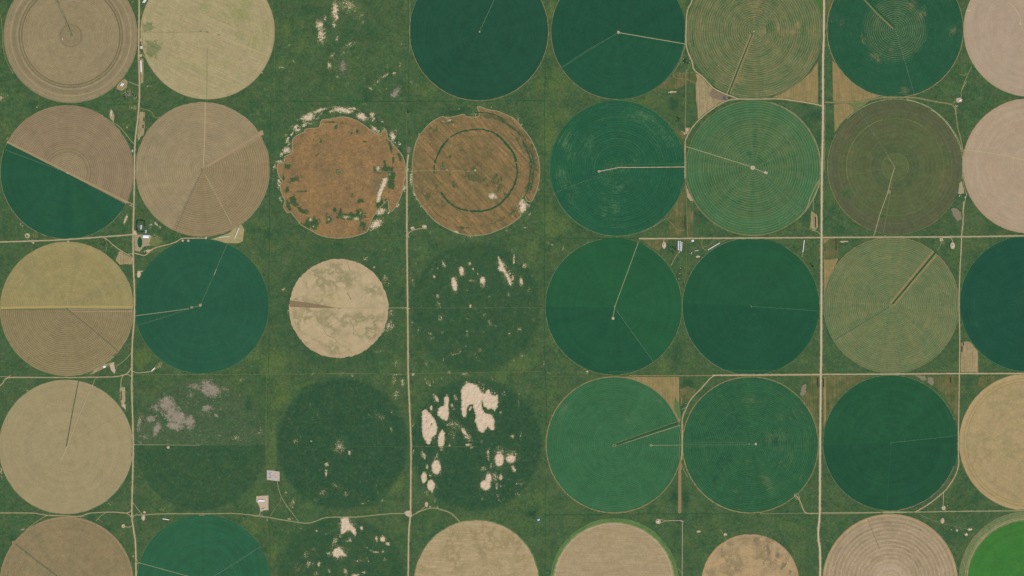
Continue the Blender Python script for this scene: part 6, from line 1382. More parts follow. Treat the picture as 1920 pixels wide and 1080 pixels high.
for (c, r, x, y, rx, ry, m) in ((3, 4, 452, 590, 22, 22, PAD), (3, 4, 816, 680, 20, 9, PAD), (4, 4, 1196, 467, 18, 20, PAD), (4, 4, 1186, 583, 17, 24, PAD), (4, 4, 1432, 660, 21, 12, PAD), (4, 4, 1400, 706, 14, 14, PAD), (4, 4, 1317, 670, 8, 12, PAD),
                          (4, 4, 1268, 663, 4, 4, PAD), (4, 4, 1230, 450, 4, 4, PAD), (0, 4, 1110, 630, 16, 17, PAD), (0, 4, 1290, 556, 16, 25, PAD), (0, 4, 1300, 507, 12, 10, PAD), (0, 2, 246, 105, 22, 22, PAD), (0, 2, 300, 167, 10, 10, PAD),
                          (0, 2, 322, 105, 20, 24, FALLOWD), (2, 2, 65, 37, 18, 14, PAD), (2, 2, 172, 22, 22, 14, PAD), (3, 2, 505, 192, 18, 30, PAD), (3, 2, 810, 294, 20, 9, PAD), (4, 2, 1278, 195, 21, 30, PAD), (3, 1, 712, 160, 10, 13, PAD), (3, 1, 690, 195, 8, 10, PAD),
                          (0, 2, 1335, 240, 16, 10, PAD), (0, 0, 1272, 427, 12, 14, PAD), (0, 0, 1268, 500, 12, 12, PAD), (0, 0, 1266, 358, 8, 14, PAD), (1, 1, 1855, 340, 18, 30, GREYLOT), (0, 3, 1514, 955, 13, 12, PAD), (2, 4, 190, 435, 14, 22, PAD),
                          (0, 2, 612, 152, 9, 10, PAD), (0, 2, 1645, 150, 10, 10, PAD), (0, 2, 1695, 150, 10, 10, PAD), (0, 2, 1855, 125, 9, 12, PAD), (4, 2, 668, 112, 14, 8, PAD), (0, 1, 1143, 138, 6, 6, PAD), (2, 4, 222, 458, 8, 8, PAD)):
    cx, cy = Z(c, r, (x, y))[0]
    plot('gravel_pad', ellipse(cx, cy, rx / 4.8, ry / 4.8), m, z=.55, jag=.25, step=1.2)
# grassed centres of the loop pads
for (c, r, x, y, rx, ry) in ((0, 2, 243, 108, 12, 12), (0, 4, 1112, 632, 5, 5), (2, 2, 68, 38, 5, 4), (4, 4, 1196, 467, 5, 6), (2, 4, 190, 432, 4, 5), (1, 1, 1222, 538, 9, 9), (4, 4, 1185, 582, 5, 6)):
    cx, cy = Z(c, r, (x, y))[0]
    plot('grass_island', ellipse(cx, cy, rx / 4.8, ry / 4.8), GREENEDGE, z=.85, jag=.2, step=1.0)

# ------------------------------------------------------------------ sand blow-outs
def sand(pts, jag=.8, hill=True):
    """a hollowed dune: the outline lies on the turf, the middle heaves a little"""
    q = []
    for x, y in densify(pts, .8):
        q.append((x + jag * (1.5 * nz(x, y, .3) + nz(x, y, .8) + .9 * nz(x + 50, y, 2.1)), y + jag * (1.5 * nz(x, y + 90, .3) + nz(x, y + 90, .8) + .9 * nz(x, y + 170, 2.1))))
    P = np.array(q); lo = P.min(0) - 1; hi = P.max(0) + 1
    st = .5 if (hi - lo).max() < 30 else .75
    gx = np.arange(lo[0], hi[0], st); gy = np.arange(lo[1], hi[1], st)
    X, Y = np.meshgrid(gx, gy)
    ins = inside(X, Y, q)
    D = np.full(X.shape, 1e9)
    for i in range(0, len(P), 2): D = np.minimum(D, (X - P[i, 0]) ** 2 + (Y - P[i, 1]) ** 2)
    D = np.where(ins, np.sqrt(D), 0)
    H = np.array([nz(a, b, .22) + .5 * nz(a + 7, b, .5) for a, b in zip(X.ravel(), Y.ravel())]).reshape(X.shape)
    z0 = layer('sand', .5, .02, 8)
    Zc = z0 + np.minimum(D / 2.5, 1) * (1.1 + 2.2 * H).clip(0, 4) - np.minimum(D / 9, 1) * .4
    cell = ins[:-1, :-1] | ins[1:, 1:] & ins[:-1, 1:]
    jj, ii = np.nonzero(cell)
    n = X.shape[1]
    F_ = np.stack([(jj + 1) * n + ii, (jj + 1) * n + ii + 1, jj * n + ii + 1, jj * n + ii], -1)
    used = np.unique(F_); remap = np.zeros(X.size, int); remap[used] = np.arange(len(used))
    vx = ((X.ravel()[used] - 960) * S); vy = (540 - Y.ravel()[used]) * S
    me = mesh_from('sand_patch', list(zip(vx.tolist(), vy.tolist(), Zc.ravel()[used].tolist())), remap[F_].tolist(), SANDM)
    a = me.color_attributes.new('cover', 'FLOAT_COLOR', 'POINT')
    arr = np.zeros((len(used), 4), np.float32); arr[:, 0] = np.clip(D.ravel()[used] / 5.0, 0, 1); arr[:, 3] = 1
    a.data.foreach_set('color', arr.ravel())
    me.polygons.foreach_set('use_smooth', [True] * len(me.polygons))
    o = link('sand_patch', me); o['kind'] = 'structure'
    return o
def sande(c, r, x, y, rx, ry, rot=0, jag=.7):
    cx, cy = Z(c, r, (x, y))[0]
    sand(ellipse(cx, cy, rx / 4.8, ry / 4.8, rot), jag)
for a in ((505, 422, 22, 46, -4), (440, 540, 25, 66, -10), (693, 508, 24, 32, -5), (978, 320, 8, 38, 0), (1042, 515, 13, 34, -10), (585, 738, 10, 18), (347, 370, 7, 24, -25), (260, 472, 10, 15), (580, 355, 9, 14),
          (608, 408, 8, 10), (652, 447, 6, 10), (290, 650, 6, 12), (968, 480, 7, 28, -10)):
    sande(2, 2, *a)
sand(Z(2, 2, (826, 280), (845, 290), (862, 330), (885, 360), (895, 400), (925, 450), (945, 485), (958, 530), (950, 560), (930, 540), (905, 480), (885, 440), (850, 425), (830, 400), (845, 375), (838, 335)))
sand(Z(2, 3, (500, 440), (520, 405), (545, 375), (580, 372), (620, 380), (650, 395), (690, 460), (715, 460), (735, 435), (755, 435), (770, 470), (795, 485), (830, 475), (838, 520), (830, 590), (805, 630), (770, 600), (745, 618), (700, 580), (690, 540), (690, 600), (725, 650),
       (770, 650), (800, 690), (806, 790), (775, 805), (735, 770), (715, 810), (690, 828), (655, 800), (625, 720), (630, 665), (610, 600), (605, 570), (580, 568), (555, 600), (550, 680), (520, 685), (505, 640), (502, 560)), .9)
sand(Z(2, 3, (285, 630), (308, 590), (345, 580), (348, 510), (370, 478), (395, 510), (388, 580), (392, 680), (370, 718), (322, 700), (290, 660)))
sand(Z(2, 3, (148, 630), (180, 606), (220, 640), (265, 700), (290, 770), (278, 840), (240, 865), (222, 930), (195, 925), (158, 860), (147, 780)))
sand(Z(2, 3, (290, 900), (300, 835), (328, 788), (355, 820), (355, 900), (345, 945), (300, 948)))
for a in ((280, 515, 15, 36, -25), (232, 602, 10, 26), (585, 602, 10, 26, 30), (528, 812, 16, 40, -35), (562, 932, 24, 12), (845, 1055, 42, 50), (948, 1055, 44, 34, -10), (460, 510, 6, 22, -25), (860, 640, 8, 10), (965, 856, 12, 12), (398, 938, 12, 9), (165, 1020, 8, 22, -35)):
    sande(2, 3, *a)
for a in ((278, 100, 42, 68), (168, 192, 26, 54), (230, 262, 36, 52), (195, 98, 9, 20), (720, 262, 46, 48), (750, 200, 28, 44), (845, 48, 40, 44), (950, 30, 40, 30), (972, 112, 12, 32, -35), (858, 192, 14, 22), (822, 288, 8, 12), (858, 270, 7, 8)):
    sande(2, 4, *a)
sand(Z(1, 4, (1240, 562), (1270, 548), (1310, 552), (1325, 600), (1350, 625), (1380, 660), (1382, 700), (1372, 730), (1352, 700), (1330, 675), (1300, 672), (1270, 700), (1242, 702)), .8)
sand(Z(1, 4, (1165, 870), (1190, 830), (1230, 815), (1262, 850), (1285, 880), (1302, 895), (1280, 905), (1240, 900), (1215, 920), (1175, 900)), .8)
for a in ((1430, 650, 12, 19), (1325, 757, 11, 14), (1023, 672, 8, 9), (1563, 746, 11, 22, -15), (1620, 748, 24, 26), (1665, 790, 20, 15, 30), (1622, 860, 8, 12), (1565, 865, 22, 8, 5), (1047, 972, 10, 20), (950, 985, 6, 20, 5), (1115, 75, 16, 14, 20), (1110, 160, 9, 26), (1440, 427, 14, 6), (1370, 1075, 30, 12), (745, 330, 10, 8)):
    sande(1, 4, *a)
for a in ((955, 48, 48, 24, -25), (1440, 40, 28, 26, 20), (1548, 150, 40, 13, 42), (1712, 222, 18, 30, -15), (752, 342, 28, 20), (1560, 1010, 48, 26, -42), (1612, 888, 24, 22), (1575, 510, 16, 26), (690, 442, 26, 7, -10)):
    sande(1, 1, *a, jag=1.5)
sand(Z(1, 1, (1625, 588), (1668, 592), (1655, 640), (1625, 700), (1590, 812), (1560, 812), (1568, 740), (1595, 680)), .8)
for a in ((945, 1050, 50, 18, -25), (1040, 998, 40, 12, -25), (1245, 985, 54, 18, 5), (1300, 1000, 40, 16, 10), (1420, 1045, 28, 20, 20), (1525, 1035, 13, 16)):
    sande(1, 0, *a, jag=1.5)
for a in ((1190, 90, 22, 40), (1205, 155, 14, 30), (1050, 222, 24, 26, 20), (1060, 300, 16, 24)):
    sande(1, 0, *a, jag=1.8)
for a in ((778, 755, 32, 28), (1060, 860, 28, 50, 18), (1045, 815, 16, 34, 28)):
    sande(2, 1, *a, jag=1.1)
sande(2, 2, 455, 70, 22, 10, 15, jag=1.0); sande(3, 2, 45, 5, 1, 1)
for (c, r, *a) in ((0, 1, 1130, 965, 11, 40, 22), (3, 0, 580, 828, 40, 9, -3), (0, 2, 1250, 450, 18, 34, 10), (0, 2, 1270, 425, 20, 8, -20), (0, 1, 1405, 1010, 26, 8, 45), (4, 2, 300, 158, 44, 9), (0, 4, 205, 660, 14, 7, -30), (3, 4, 1056, 705, 16, 14, 20), (0, 1, 1000, 10, 12, 30), (3, 4, 1240, 640, 5, 3)):
    sande(c, r, *a, jag=.5)

# ------------------------------------------------------------------ things that stand on the land
STEEL = flat('galvanised_steel', (.30, .32, .33, 1), .6)
RUBBER = flat('tyre_rubber', (.03, .03, .03, 1), .9)
TARP = flat('white_tarp', (.70, .70, .72, 1), .6)
BALE = flat('hay', (.30, .23, .12, 1), .95, .4)
OLDHAY = flat('old_dark_hay', (.055, .035, .028, 1), .95, .5)
WHITEROOF = flat('white_metal_roof', (.66, .68, .74, 1), .5)
GREYROOF = flat('grey_metal_roof', (.36, .39, .45, 1), .5)
SHINGLE = flat('grey_shingle', (.16, .16, .17, 1), .9)
WALLM = flat('painted_board', (.48, .46, .42, 1), .8)
DOORM = flat('dark_door', (.08, .07, .07, 1), .7)
GLASS = flat('window_glass', (.05, .07, .09, 1), .15)
BARK = flat('bark', (.08, .06, .04, 1), .95, .4)
TANKM = flat('tank_paint', (.55, .56, .54, 1), .5)
DARKT = flat('dark_tank_paint', (.05, .06, .07, 1), .5)
PAINT_W = flat('white_paint', (.62, .62, .62, 1), .35)
PAINT_R = flat('faded_red_paint', (.30, .07, .05, 1), .5)
PAINT_G = flat('green_paint', (.06, .16, .06, 1), .45)
PAINT_B = flat('blue_paint', (.14, .22, .36, 1), .45)
def leaf_mat():
    m = M('leaves'); m.coords()
    n = m.noise(m.vec(m.x, m.y), 1.6, 4, .7, 2.6)
    return m.out(m.mix(n, C(28, 60, 44), C(44, 84, 52)), .9)
LEAF = leaf_mat()

def boxes(bs):
    vs, fs_ = [], []
    for (x0, x1, y0, y1, z0, z1) in bs:
        b = len(vs)
        vs += [(x0, y0, z0), (x1, y0, z0), (x1, y1, z0), (x0, y1, z0), (x0, y0, z1), (x1, y0, z1), (x1, y1, z1), (x0, y1, z1)]
        fs_ += [[b, b + 3, b + 2, b + 1], [b + 4, b + 5, b + 6, b + 7], [b, b + 1, b + 5, b + 4], [b + 1, b + 2, b + 6, b + 5], [b + 2, b + 3, b + 7, b + 6], [b + 3, b, b + 4, b + 7]]
    return vs, fs_
def boxmesh(name, bs, mat): return mesh_from(name, *boxes(bs), mat)
def tube(vs, fs_, a, b, r, n=6):
    a, b = Vector(a), Vector(b); d = (b - a).normalized()
    u = d.orthogonal().normalized(); v = d.cross(u); k = len(vs)
    for c in (a, b):
        for i in range(n):
            t = 2 * math.pi * i / n
            vs.append(tuple(c + (u * math.cos(t) + v * math.sin(t)) * r))
    for i in range(n): fs_.append([k + i, k + (i + 1) % n, k + n + (i + 1) % n, k + n + i])
    fs_.append([k + i for i in range(n)][::-1]); fs_.append([k + n + i for i in range(n)])
def tubes(name, L, mat, n=6):
    vs, fs_ = [], []
    for a, b, r in L: tube(vs, fs_, a, b, r, n)
    return mesh_from(name, vs, fs_, mat)
def thing(name, label, cat, x, y, rot=0, group=None, z=0.5):
    o = link(name, None, None, (*W(x, y), z)); o.rotation_euler.z = math.radians(rot)
    o.empty_display_size = 5
    return tag(o, label, cat, group)

# ---- centre-pivot sprinklers
HUBM = tubes('pivot_tower', [((sx * 2, sy * 2, 0), (sx * .3, sy * .3, 4.6), .12) for sx in (-1, 1) for sy in (-1, 1)] + [((0, 0, 0), (0, 0, 5), .22)] + [((-2, -2, .2), (2, -2, .2), .1), ((2, -2, .2), (2, 2, .2), .1), ((2, 2, .2), (-2, 2, .2), .1), ((-2, 2, .2), (-2, -2, .2), .1)], STEEL)
SL = 48.6
def span_mesh():
    L = [((0, 0, 3.9), (SL, 0, 3.9), .14)]
    n = 8
    zt = [3.9 - 1.7 * math.sin(math.pi * i / n) for i in range(n + 1)]
    for s in (-1, 1):
        for i in range(n):
            L.append(((SL * i / n, s * 1.1 * math.sin(math.pi * i / n), zt[i]), (SL * (i + 1) / n, s * 1.1 * math.sin(math.pi * (i + 1) / n), zt[i + 1]), .05))
            if i: L.append(((SL * i / n, 0, 3.9), (SL * i / n, s * 1.1 * math.sin(math.pi * i / n), zt[i]), .05))
    for i in range(1, 10): L.append(((SL * i / 10, 0, 3.8), (SL * i / 10, 0, 1.6), .03))
    return tubes('span', L, STEEL, 4)
SPANM = span_mesh()
TOWERM = tubes('drive_tower', [((0, -2.1, .7), (0, 0, 3.9), .09), ((0, 2.1, .7), (0, 0, 3.9), .09), ((0, -2.1, .7), (0, 2.1, .7), .12), ((-1.2, -1, 2.3), (0, 0, 3.9), .06)], STEEL, 5)
WHEELM = tubes('wheel', [((-.16, 0, 0), (.16, 0, 0), .68)], RUBBER, 12)
def sprinkler(hub, deg, label, n=8):
    t = thing('sprinkler', label, 'irrigation sprinkler', *hub, deg, 'centre-pivot sprinklers in the crop circles', 0.55)
    link('pivot_tower', HUBM, t)
    for i in range(n):
        link('span', SPANM, t, (i * SL, 0, 0))
        tw = link('drive_tower', TOWERM, t, ((i + 1) * SL, 0, 0))
        for s in (-1, 1): link('wheel', WHEELM, tw, (0, s * 2.1, .68)).rotation_euler.z = 0
    return t
for hub, deg, lab, n in (((899, 60), 65.6, 'sprinkler arm running north-north-east over the very dark circle at the top edge', 8), ((1159.4, 61), 211.8, 'sprinkler arm running south-west over the dark circle with the pale track', 8),
                     ((126.5, 324), 159.7, 'sprinkler arm over the dark green half of the half-tan circle', 8), ((1157, 315), 201.5, 'sprinkler arm over the scuffed dark green circle, west of its white track', 8),
                     ((375.6, 572), 66.3, 'sprinkler arm running north over the teal circle south of the farmstead', 8), ((359.6, 576), 198.4, 'second sprinkler arm in the teal circle, running west-south-west to the road', 6),
                     ((1152, 577), -54.3, 'sprinkler arm on the border between the brighter and darker green parts', 8), ((1408, 574.5), -3.7, 'sprinkler arm running east over the flat green circle', 8),
                     ((1678, 54), -73.7, 'sprinkler arm running south from the tan bullseye in the deep green circle', 8), ((1678, 313), 122.6, 'sprinkler arm running north-west over the olive-brown circle', 8),
                     ((1670.4, 830), 6.0, 'sprinkler arm running east over the even green circle at lower right', 8), ((1672, 572), 211.8, 'sprinkler arm running south-west over the sage green circle', 8),
                     ((1412, 315), -40.6, 'sprinkler arm running south-east over the bright ringed circle', 8), ((1415, 833), 180, 'sprinkler arm running west over the mottled green circle', 8),
                     ((382, 1092), 32.6, 'sprinkler arm over the blue-green circle at the bottom edge', 8), ((379, 318), 244.7, 'sprinkler arm running south-south-west over the brown ploughed circle', 8),
                     ((124, 840), 67, 'sprinkler arm running north-north-east over the smooth tan circle', 8), ((126, 580), -40.5, 'sprinkler arm over the brown ridged half of the two-tone circle', 8),
                     ((133.8, 65.6), 112, 'sprinkler arm in the narrow strip of the triple-ringed tan circle', 8), ((125, 1095), 141.7, 'sprinkler arm in the dark slot of the grey-brown circle', 8)):
    sprinkler(hub, deg, lab, n)

# ---- hay stacks
def stack(pts, wid, label, dark=False, h=5.0, group=None):
    (x0, y0), (x1, y1) = pts
    L = math.hypot(x1 - x0, y1 - y0) * S; rot = math.degrees(math.atan2(-(y1 - y0), x1 - x0)); w = wid * S
    t = thing('hay_stack', label, 'hay stack', (x0 + x1) / 2, (y0 + y1) / 2, rot, group, 0.4)
    n = max(2, int(L / 2.4)); rows = 3; lev = 3
    bs = []
    for i in range(n):
        for j in range(rows):
            for k in range(lev):
                jx, jy = .12 * nz(i * 1.7, j * 3 + k), .12 * nz(i, j + k * 5.3)
                ins = .12 * w * k if k == lev - 1 else 0
                a, b = -w / 2 + ins, w / 2 - ins
                yy0 = a + (b - a) * j / rows; yy1 = a + (b - a) * (j + 1) / rows
                bs.append((-L / 2 + L * i / n + .05 + jx, -L / 2 + L * (i + 1) / n - .05 + jx, yy0 + .05 + jy, yy1 - .05 + jy, h / lev * k, h / lev * (k + 1) - .04))
    o = link('bales', boxmesh('bales', bs, OLDHAY if dark else BALE), t); o['kind'] = 'stuff'
    if not dark:
        pr = [(-w / 2 - .1, h * .66), (-w * .38, h + .05), (0, h + .5), (w * .38, h + .05), (w / 2 + .1, h * .66)]
        vs = []; m = max(3, n // 2)
        for i in range(m + 1):
            for (yy, zz) in pr:
                vs.append((-L / 2 - .1 + (L + .2) * i / m, yy + .1 * nz(i * 2.1, zz), zz + .12 * nz(i * 1.3, yy)))
        q = len(pr)
        link('tarp', mesh_from('tarp', vs, [[i * q + j, (i + 1) * q + j, (i + 1) * q + j + 1, i * q + j + 1] for i in range(m) for j in range(q - 1)], TARP), t)
    return t
def zl(c, r, a, b): return Z(c, r, a, b)
stack(zl(0, 0, (1285, 25), (1310, -12)), 1.7, 'short white-topped hay stack in the top left, west one beside the gravel road', group='tarped hay stacks')
stack(zl(0, 0, (1298, 25), (1322, -12)), 1.7, 'short white-topped hay stack in the top left, east one of the pair', group='tarped hay stacks')
stack(zl(0, 0, (1268, 545), (1271, 650)), 2.2, 'long white hay stack hugging the east side of the first road', group='tarped hay stacks')
stack(zl(0, 0, (1086, 773), (1101, 750)), 1.9, 'western one of two short stacks on the pad below the triple-ringed circle', group='tarped hay stacks')
stack(zl(0, 0, (1099, 775), (1114, 752)), 1.9, 'eastern one of two short stacks on the pad below the triple-ringed circle', group='tarped hay stacks')
stack(zl(0, 1, (1297, 58), (1297, 85)), 2.0, 'small dark-sided hay stack on the brown strip, northern of two', dark=True)
stack(zl(0, 1, (1289, 118), (1288, 148)), 2.0, 'small dark-sided hay stack on the brown strip, southern of two', dark=True)
stack(zl(3, 2, (632, 152), (632, 236)), 1.5, 'westernmost of the parallel white stacks south of the east-west road', group='tarped hay stacks')
stack(zl(3, 2, (648, 152), (648, 240)), 1.5, 'middle one of the parallel white stacks south of the east-west road', group='tarped hay stacks')
stack(zl(3, 2, (664, 160), (660, 246)), 1.3, 'easternmost of the parallel white stacks south of the east-west road', group='tarped hay stacks')
stack(zl(3, 2, (898, 234), (1004, 170)), 1.2, 'slanting long white stack on the rim of the flat green circle', group='tarped hay stacks')
stack(zl(3, 2, (1766, 145), (1752, 254)), 1.3, 'long thin white stack near the north-east rim of the flat green circle', group='tarped hay stacks')
stack(zl(0, 3, (1366, 264), (1395, 237)), 1.6, 'short slanting stack at the end of the spur east of the first road', group='tarped hay stacks')
stack(zl(0, 3, (1092, 450), (1093, 528)), 1.7, 'dark hay row in the narrow yard west of the first road', dark=True)
stack(zl(0, 4, (1465, 564), (1522, 573)), 1.5, 'white stack lying east-west north of the blue-green circle', group='tarped hay stacks')
stack(zl(1, 2, (148, 118), (245, 111)), 1.0, 'thin white stack lying east-west in the straw yard', group='tarped hay stacks')
stack(zl(1, 2, (325, 38), (288, 132)), 1.1, 'thin white stack leaning north-north-east in the straw yard', group='tarped hay stacks')
for c, r, a, b, lab, w in ((4, 2, (229, 132), (230, 242), 'long dark hay row on the fallow strip below the paved crossroads', 1.3), (3, 1, (694, 935), (696, 1060), 'dark red-brown hay row beside the thin north-south track', 1.3), (3, 3, (1885, 330), (1885, 402), 'dark hay row just west of the paved road', 1.2),
                        (4, 3, (118, 335), (118, 410), 'dark hay row just east of the paved road', 1.2), (4, 3, (1260, 320), (1260, 375), 'dark hay row in the weedy corner with the keyhole track', 1.2), (4, 3, (1364, 45), (1361, 95), 'dark hay row at the west edge of the pale fallow block', 1.6),
                        (4, 3, (1374, 12), (1374, 38), 'short dark hay row at the north end of the pale fallow block', 1.6), (4, 1, (42, 945), (44, 1040), 'dark hay row in the scrubby yard west of the paved road', 1.3), (3, 1, (1870, 950), (1870, 1030), 'dark hay row inside the scrubby yard, left of the other', 1.0)):
    stack(zl(c, r, a, b), w, lab, dark=True, h=4.2, group='dark hay rows')

# ---- buildings
def gable(L, w, h, rise, over=.5):
    a = L / 2 + over; b = w / 2 + over; th = .25
    vs = [(-a, -b, h), (a, -b, h), (a, 0, h + rise), (-a, 0, h + rise), (-a, b, h), (a, b, h)]
    vs += [(x, y, z + th) for x, y, z in vs]
    return vs, [[6, 7, 8, 9], [9, 8, 11, 10], [0, 3, 2, 1], [3, 4, 5, 2], [0, 1, 7, 6], [4, 10, 11, 5], [1, 2, 8, 7], [2, 5, 11, 8], [0, 6, 9, 3], [3, 9, 10, 4]]
def building(name, label, cat, x, y, L, w, h, rise, rot, roof, wall=None, wins=3, chimney=False):
    t = thing(name, label, cat, x, y, rot, None, 0.5)
    vs, f = boxes([(-L / 2, L / 2, -w / 2, w / 2, 0, h)])
    k = len(vs); vs += [(-L / 2, 0, h + rise), (L / 2, 0, h + rise)]
    f += [[4, 7, k], [5, k + 1, 6]]
    link('wall', mesh_from('wall', vs, f, wall or WALLM), t)
    r = link('roof', mesh_from('roof', *gable(L, w, h, rise), roof), t)
    nrib = max(3, int(L / 3))
    rb = []
    for i in range(nrib):
        xx = -L / 2 + L * (i + .5) / nrib
        rb += [((xx, -w / 2 - .4, h + .3), (xx, 0, h + rise + .3), .06), ((xx, w / 2 + .4, h + .3), (xx, 0, h + rise + .3), .06)]
    s_ = link('seam', tubes('seam', rb, roof, 4), r)
    link('door', boxmesh('door', [(-1.6, 1.6, -w / 2 - .08, -w / 2 + .02, 0, min(3.2, h * .8))], DOORM), t)
    for i in range(wins):
        xx = -L / 2 + L * (i + 1) / (wins + 1)
        if abs(xx) < 2.4: continue
        link('window', boxmesh('window', [(xx - .6, xx + .6, -w / 2 - .06, -w / 2 + .02, 1, 2.1)], GLASS), t)
    if chimney: link('chimney', boxmesh('chimney', [(L * .2, L * .2 + .8, .5, 1.3, h, h + rise + 1.2)], GREYLOT), r)
    return t
building('machine_shed', 'large white-roofed shed in the farmyard east of the first road', 'shed', *Z(0, 2, (1315, 113))[0], 33, 16, 5.5, 3, -2, WHITEROOF, wins=5)
building('farmhouse', 'narrow pale-roofed farmhouse inside the rectangle of trees', 'house', *Z(0, 2, (1269, 28))[0], 24, 10, 3.5, 2.4, 84, GREYROOF, chimney=True)
building('farm_shed', 'small grey shed between the farmhouse trees and the large white shed', 'shed', *Z(0, 2, (1313, 68))[0], 18, 7, 3.2, 1.6, 84, GREYROOF)
building('roadside_shed', 'tiny pale blue-roofed shed west of the first road by the half-tan circle', 'shed', *Z(0, 1, (1192, 350))[0], 13, 7, 3, 1.4, 88, GREYROOF, wins=2)
building('pad_building', 'long white building on the tan pad between the grassed circles', 'building', *Z(1, 4, (528, 401))[0], 36, 8.5, 4, 1.8, 0, WHITEROOF, wins=6)
building('pasture_shed', 'small blue-roofed shed in the corner pasture near the bottom centre', 'shed', *Z(2, 4, (1199, 573))[0], 13, 9, 3.2, 1.6, 20, flat('blue_roof', (.30, .42, .60, 1), .5), wins=2)
building('white_hut', 'small bright white hut on the south rim of the two-tone circle', 'hut', *Z(0, 3, (940, 228))[0], 13, 11, 3.2, 1.5, 20, WHITEROOF, wins=2)
building('corner_hut', 'white hut right below the east-west road near the parallel stacks', 'hut', *Z(3, 2, (762, 150))[0], 11, 9, 3, 1.4, 0, WHITEROOF, wins=2)
building('spur_shed', 'grey-roofed shed on the pale pad above the long roadside stack', 'shed', *Z(0, 0, (1272, 428))[0], 15, 12, 3.6, 1.8, 88, flat('tan_roof', (.50, .46, .40, 1), .7), wins=2)
building('grove_house', 'low grey house among the trees left of the first road', 'house', *Z(0, 0, (1158, 845))[0], 14, 9, 3.2, 1.8, 70, SHINGLE, chimney=True)
building('east_hut', 'pale hut beside the lane in the right-hand corner pasture', 'hut', *Z(4, 0, (1345, 902))[0], 9, 7, 3, 1.3, 20, WHITEROOF, wins=1)
# hedge-lined green paddock in the farmyard
plot('paddock_grass', ellipse(*Z(0, 2, (1259, 164))[0], 4.6, 10, 0, 40), plain_material('dark_paddock', C(38, 80, 56), C(44, 90, 58), .4, .2), z=.6, jag=.2)
path(ellipse(*Z(0, 2, (1259, 164))[0], 5.2, 10.6, 0, 24), .7, PALE, closed=True, z=.75)

# ---- tanks, pump jacks and machinery
def lathe(name, prof, mat, n=20):
    vs, f = [], []
    for (r, z) in prof:
        for i in range(n): vs.append((r * math.cos(2 * math.pi * i / n), r * math.sin(2 * math.pi * i / n), z))
    for j in range(len(prof) - 1):
        for i in range(n): f.append([j * n + i, j * n + (i + 1) % n, (j + 1) * n + (i + 1) % n, (j + 1) * n + i])
    f.append([(len(prof) - 1) * n + i for i in range(n)])
    return mesh_from(name, vs, f, mat)
TANKB = lathe('shell', [(2.3, 0), (2.3, 5.6), (2.4, 5.7)], TANKM)
TANKR = lathe('roof', [(2.4, 5.7), (1.2, 6.2), (.3, 6.5)], WHITEROOF)
LADDER = tubes('ladder', [((2.45, -.3, 0), (2.45, -.3, 6), .05), ((2.45, .3, 0), (2.45, .3, 6), .05)] + [((2.45, -.3, .5 + k * .6), (2.45, .3, .5 + k * .6), .03) for k in range(9)], STEEL, 4)
HATCH = lathe('hatch', [(.4, 6.4), (.4, 6.75)], STEEL, 10)
def tank(x, y, label, s=1.0, mat=None):
    t = thing('storage_tank', label, 'storage tank', x, y, 30, 'storage tanks on the gravel pads', 0.6); t.scale = (s, s, s)
    link('shell', TANKB, t); link('roof', TANKR, t); link('ladder', LADDER, t); link('hatch', HATCH, t)
    return t
for c, r, x, y, lab, s in ((3, 4, 447, 588, 'pale tank at the centre of the white keyhole pad near the bottom centre', 1.2), (3, 4, 455, 584, 'second pale tank on the white keyhole pad, east of the first', 1.0), (4, 4, 1196, 460, 'pale tank on the round pad just north of the southern right-hand road', 1.1),
                        (4, 4, 1186, 575, 'pale tank on the round pad just south of the southern right-hand road', 1.1), (4, 4, 1424, 661, 'western tank on the oblong pad among the small white pads', 1.0), (4, 4, 1440, 659, 'eastern tank on the oblong pad among the small white pads', 1.0),
                        (4, 4, 1399, 704, 'tank on the little round pad below the oblong one', 1.0), (0, 4, 1290, 550, 'tank on the oval pad in the junction east of the first road', 1.0), (0, 4, 1106, 622, 'tank on the ring-shaped pad west of the first road', .9),
                        (3, 2, 505, 190, 'tank on the oval pad hanging below the east-west road', 1.1), (4, 2, 1278, 200, 'tank on the oval pad at the end of the hooked lane', 1.1), (0, 2, 246, 95, 'tank on the ring-shaped pad at the left edge', .9),
                        (2, 2, 60, 30, 'tank on the first pad east of the central road', .9), (2, 2, 175, 20, 'tank on the second pad east of the central road', .9), (1, 4, 560, 470, 'small tank at the south end of the tan building pad', .9),
                        (2, 4, 188, 426, 'tank on the small pad above the curved track by the central crossing', .9)):
    tank(*Z(c, r, (x, y))[0], lab, s)
TRB = boxmesh('box', [(-6, 6, -1.25, 1.25, 1.1, 3.9)], PAINT_W)
TRBB = boxmesh('box', [(-6, 6, -1.25, 1.25, 1.1, 3.9)], PAINT_B)
TRC = boxmesh('chassis', [(-6, 6, -.5, .5, .8, 1.08)], DARKT)
TWH = tubes('wheel', [((0, -.15, 0), (0, .15, 0), .5)], RUBBER, 12)
def trailer(x, y, rot, label, blue=False, group='box trailers parked on the pads and yards'):
    t = thing('box_trailer', label, 'trailer', x, y, rot, group, 0.6)
    link('box', TRBB if blue else TRB, t); link('chassis', TRC, t)
    for xx in (-4.6, -3.4, 4.2):
        for s in (-1, 1): link('wheel', TWH, t, (xx, s * 1.1, .5))
    return t
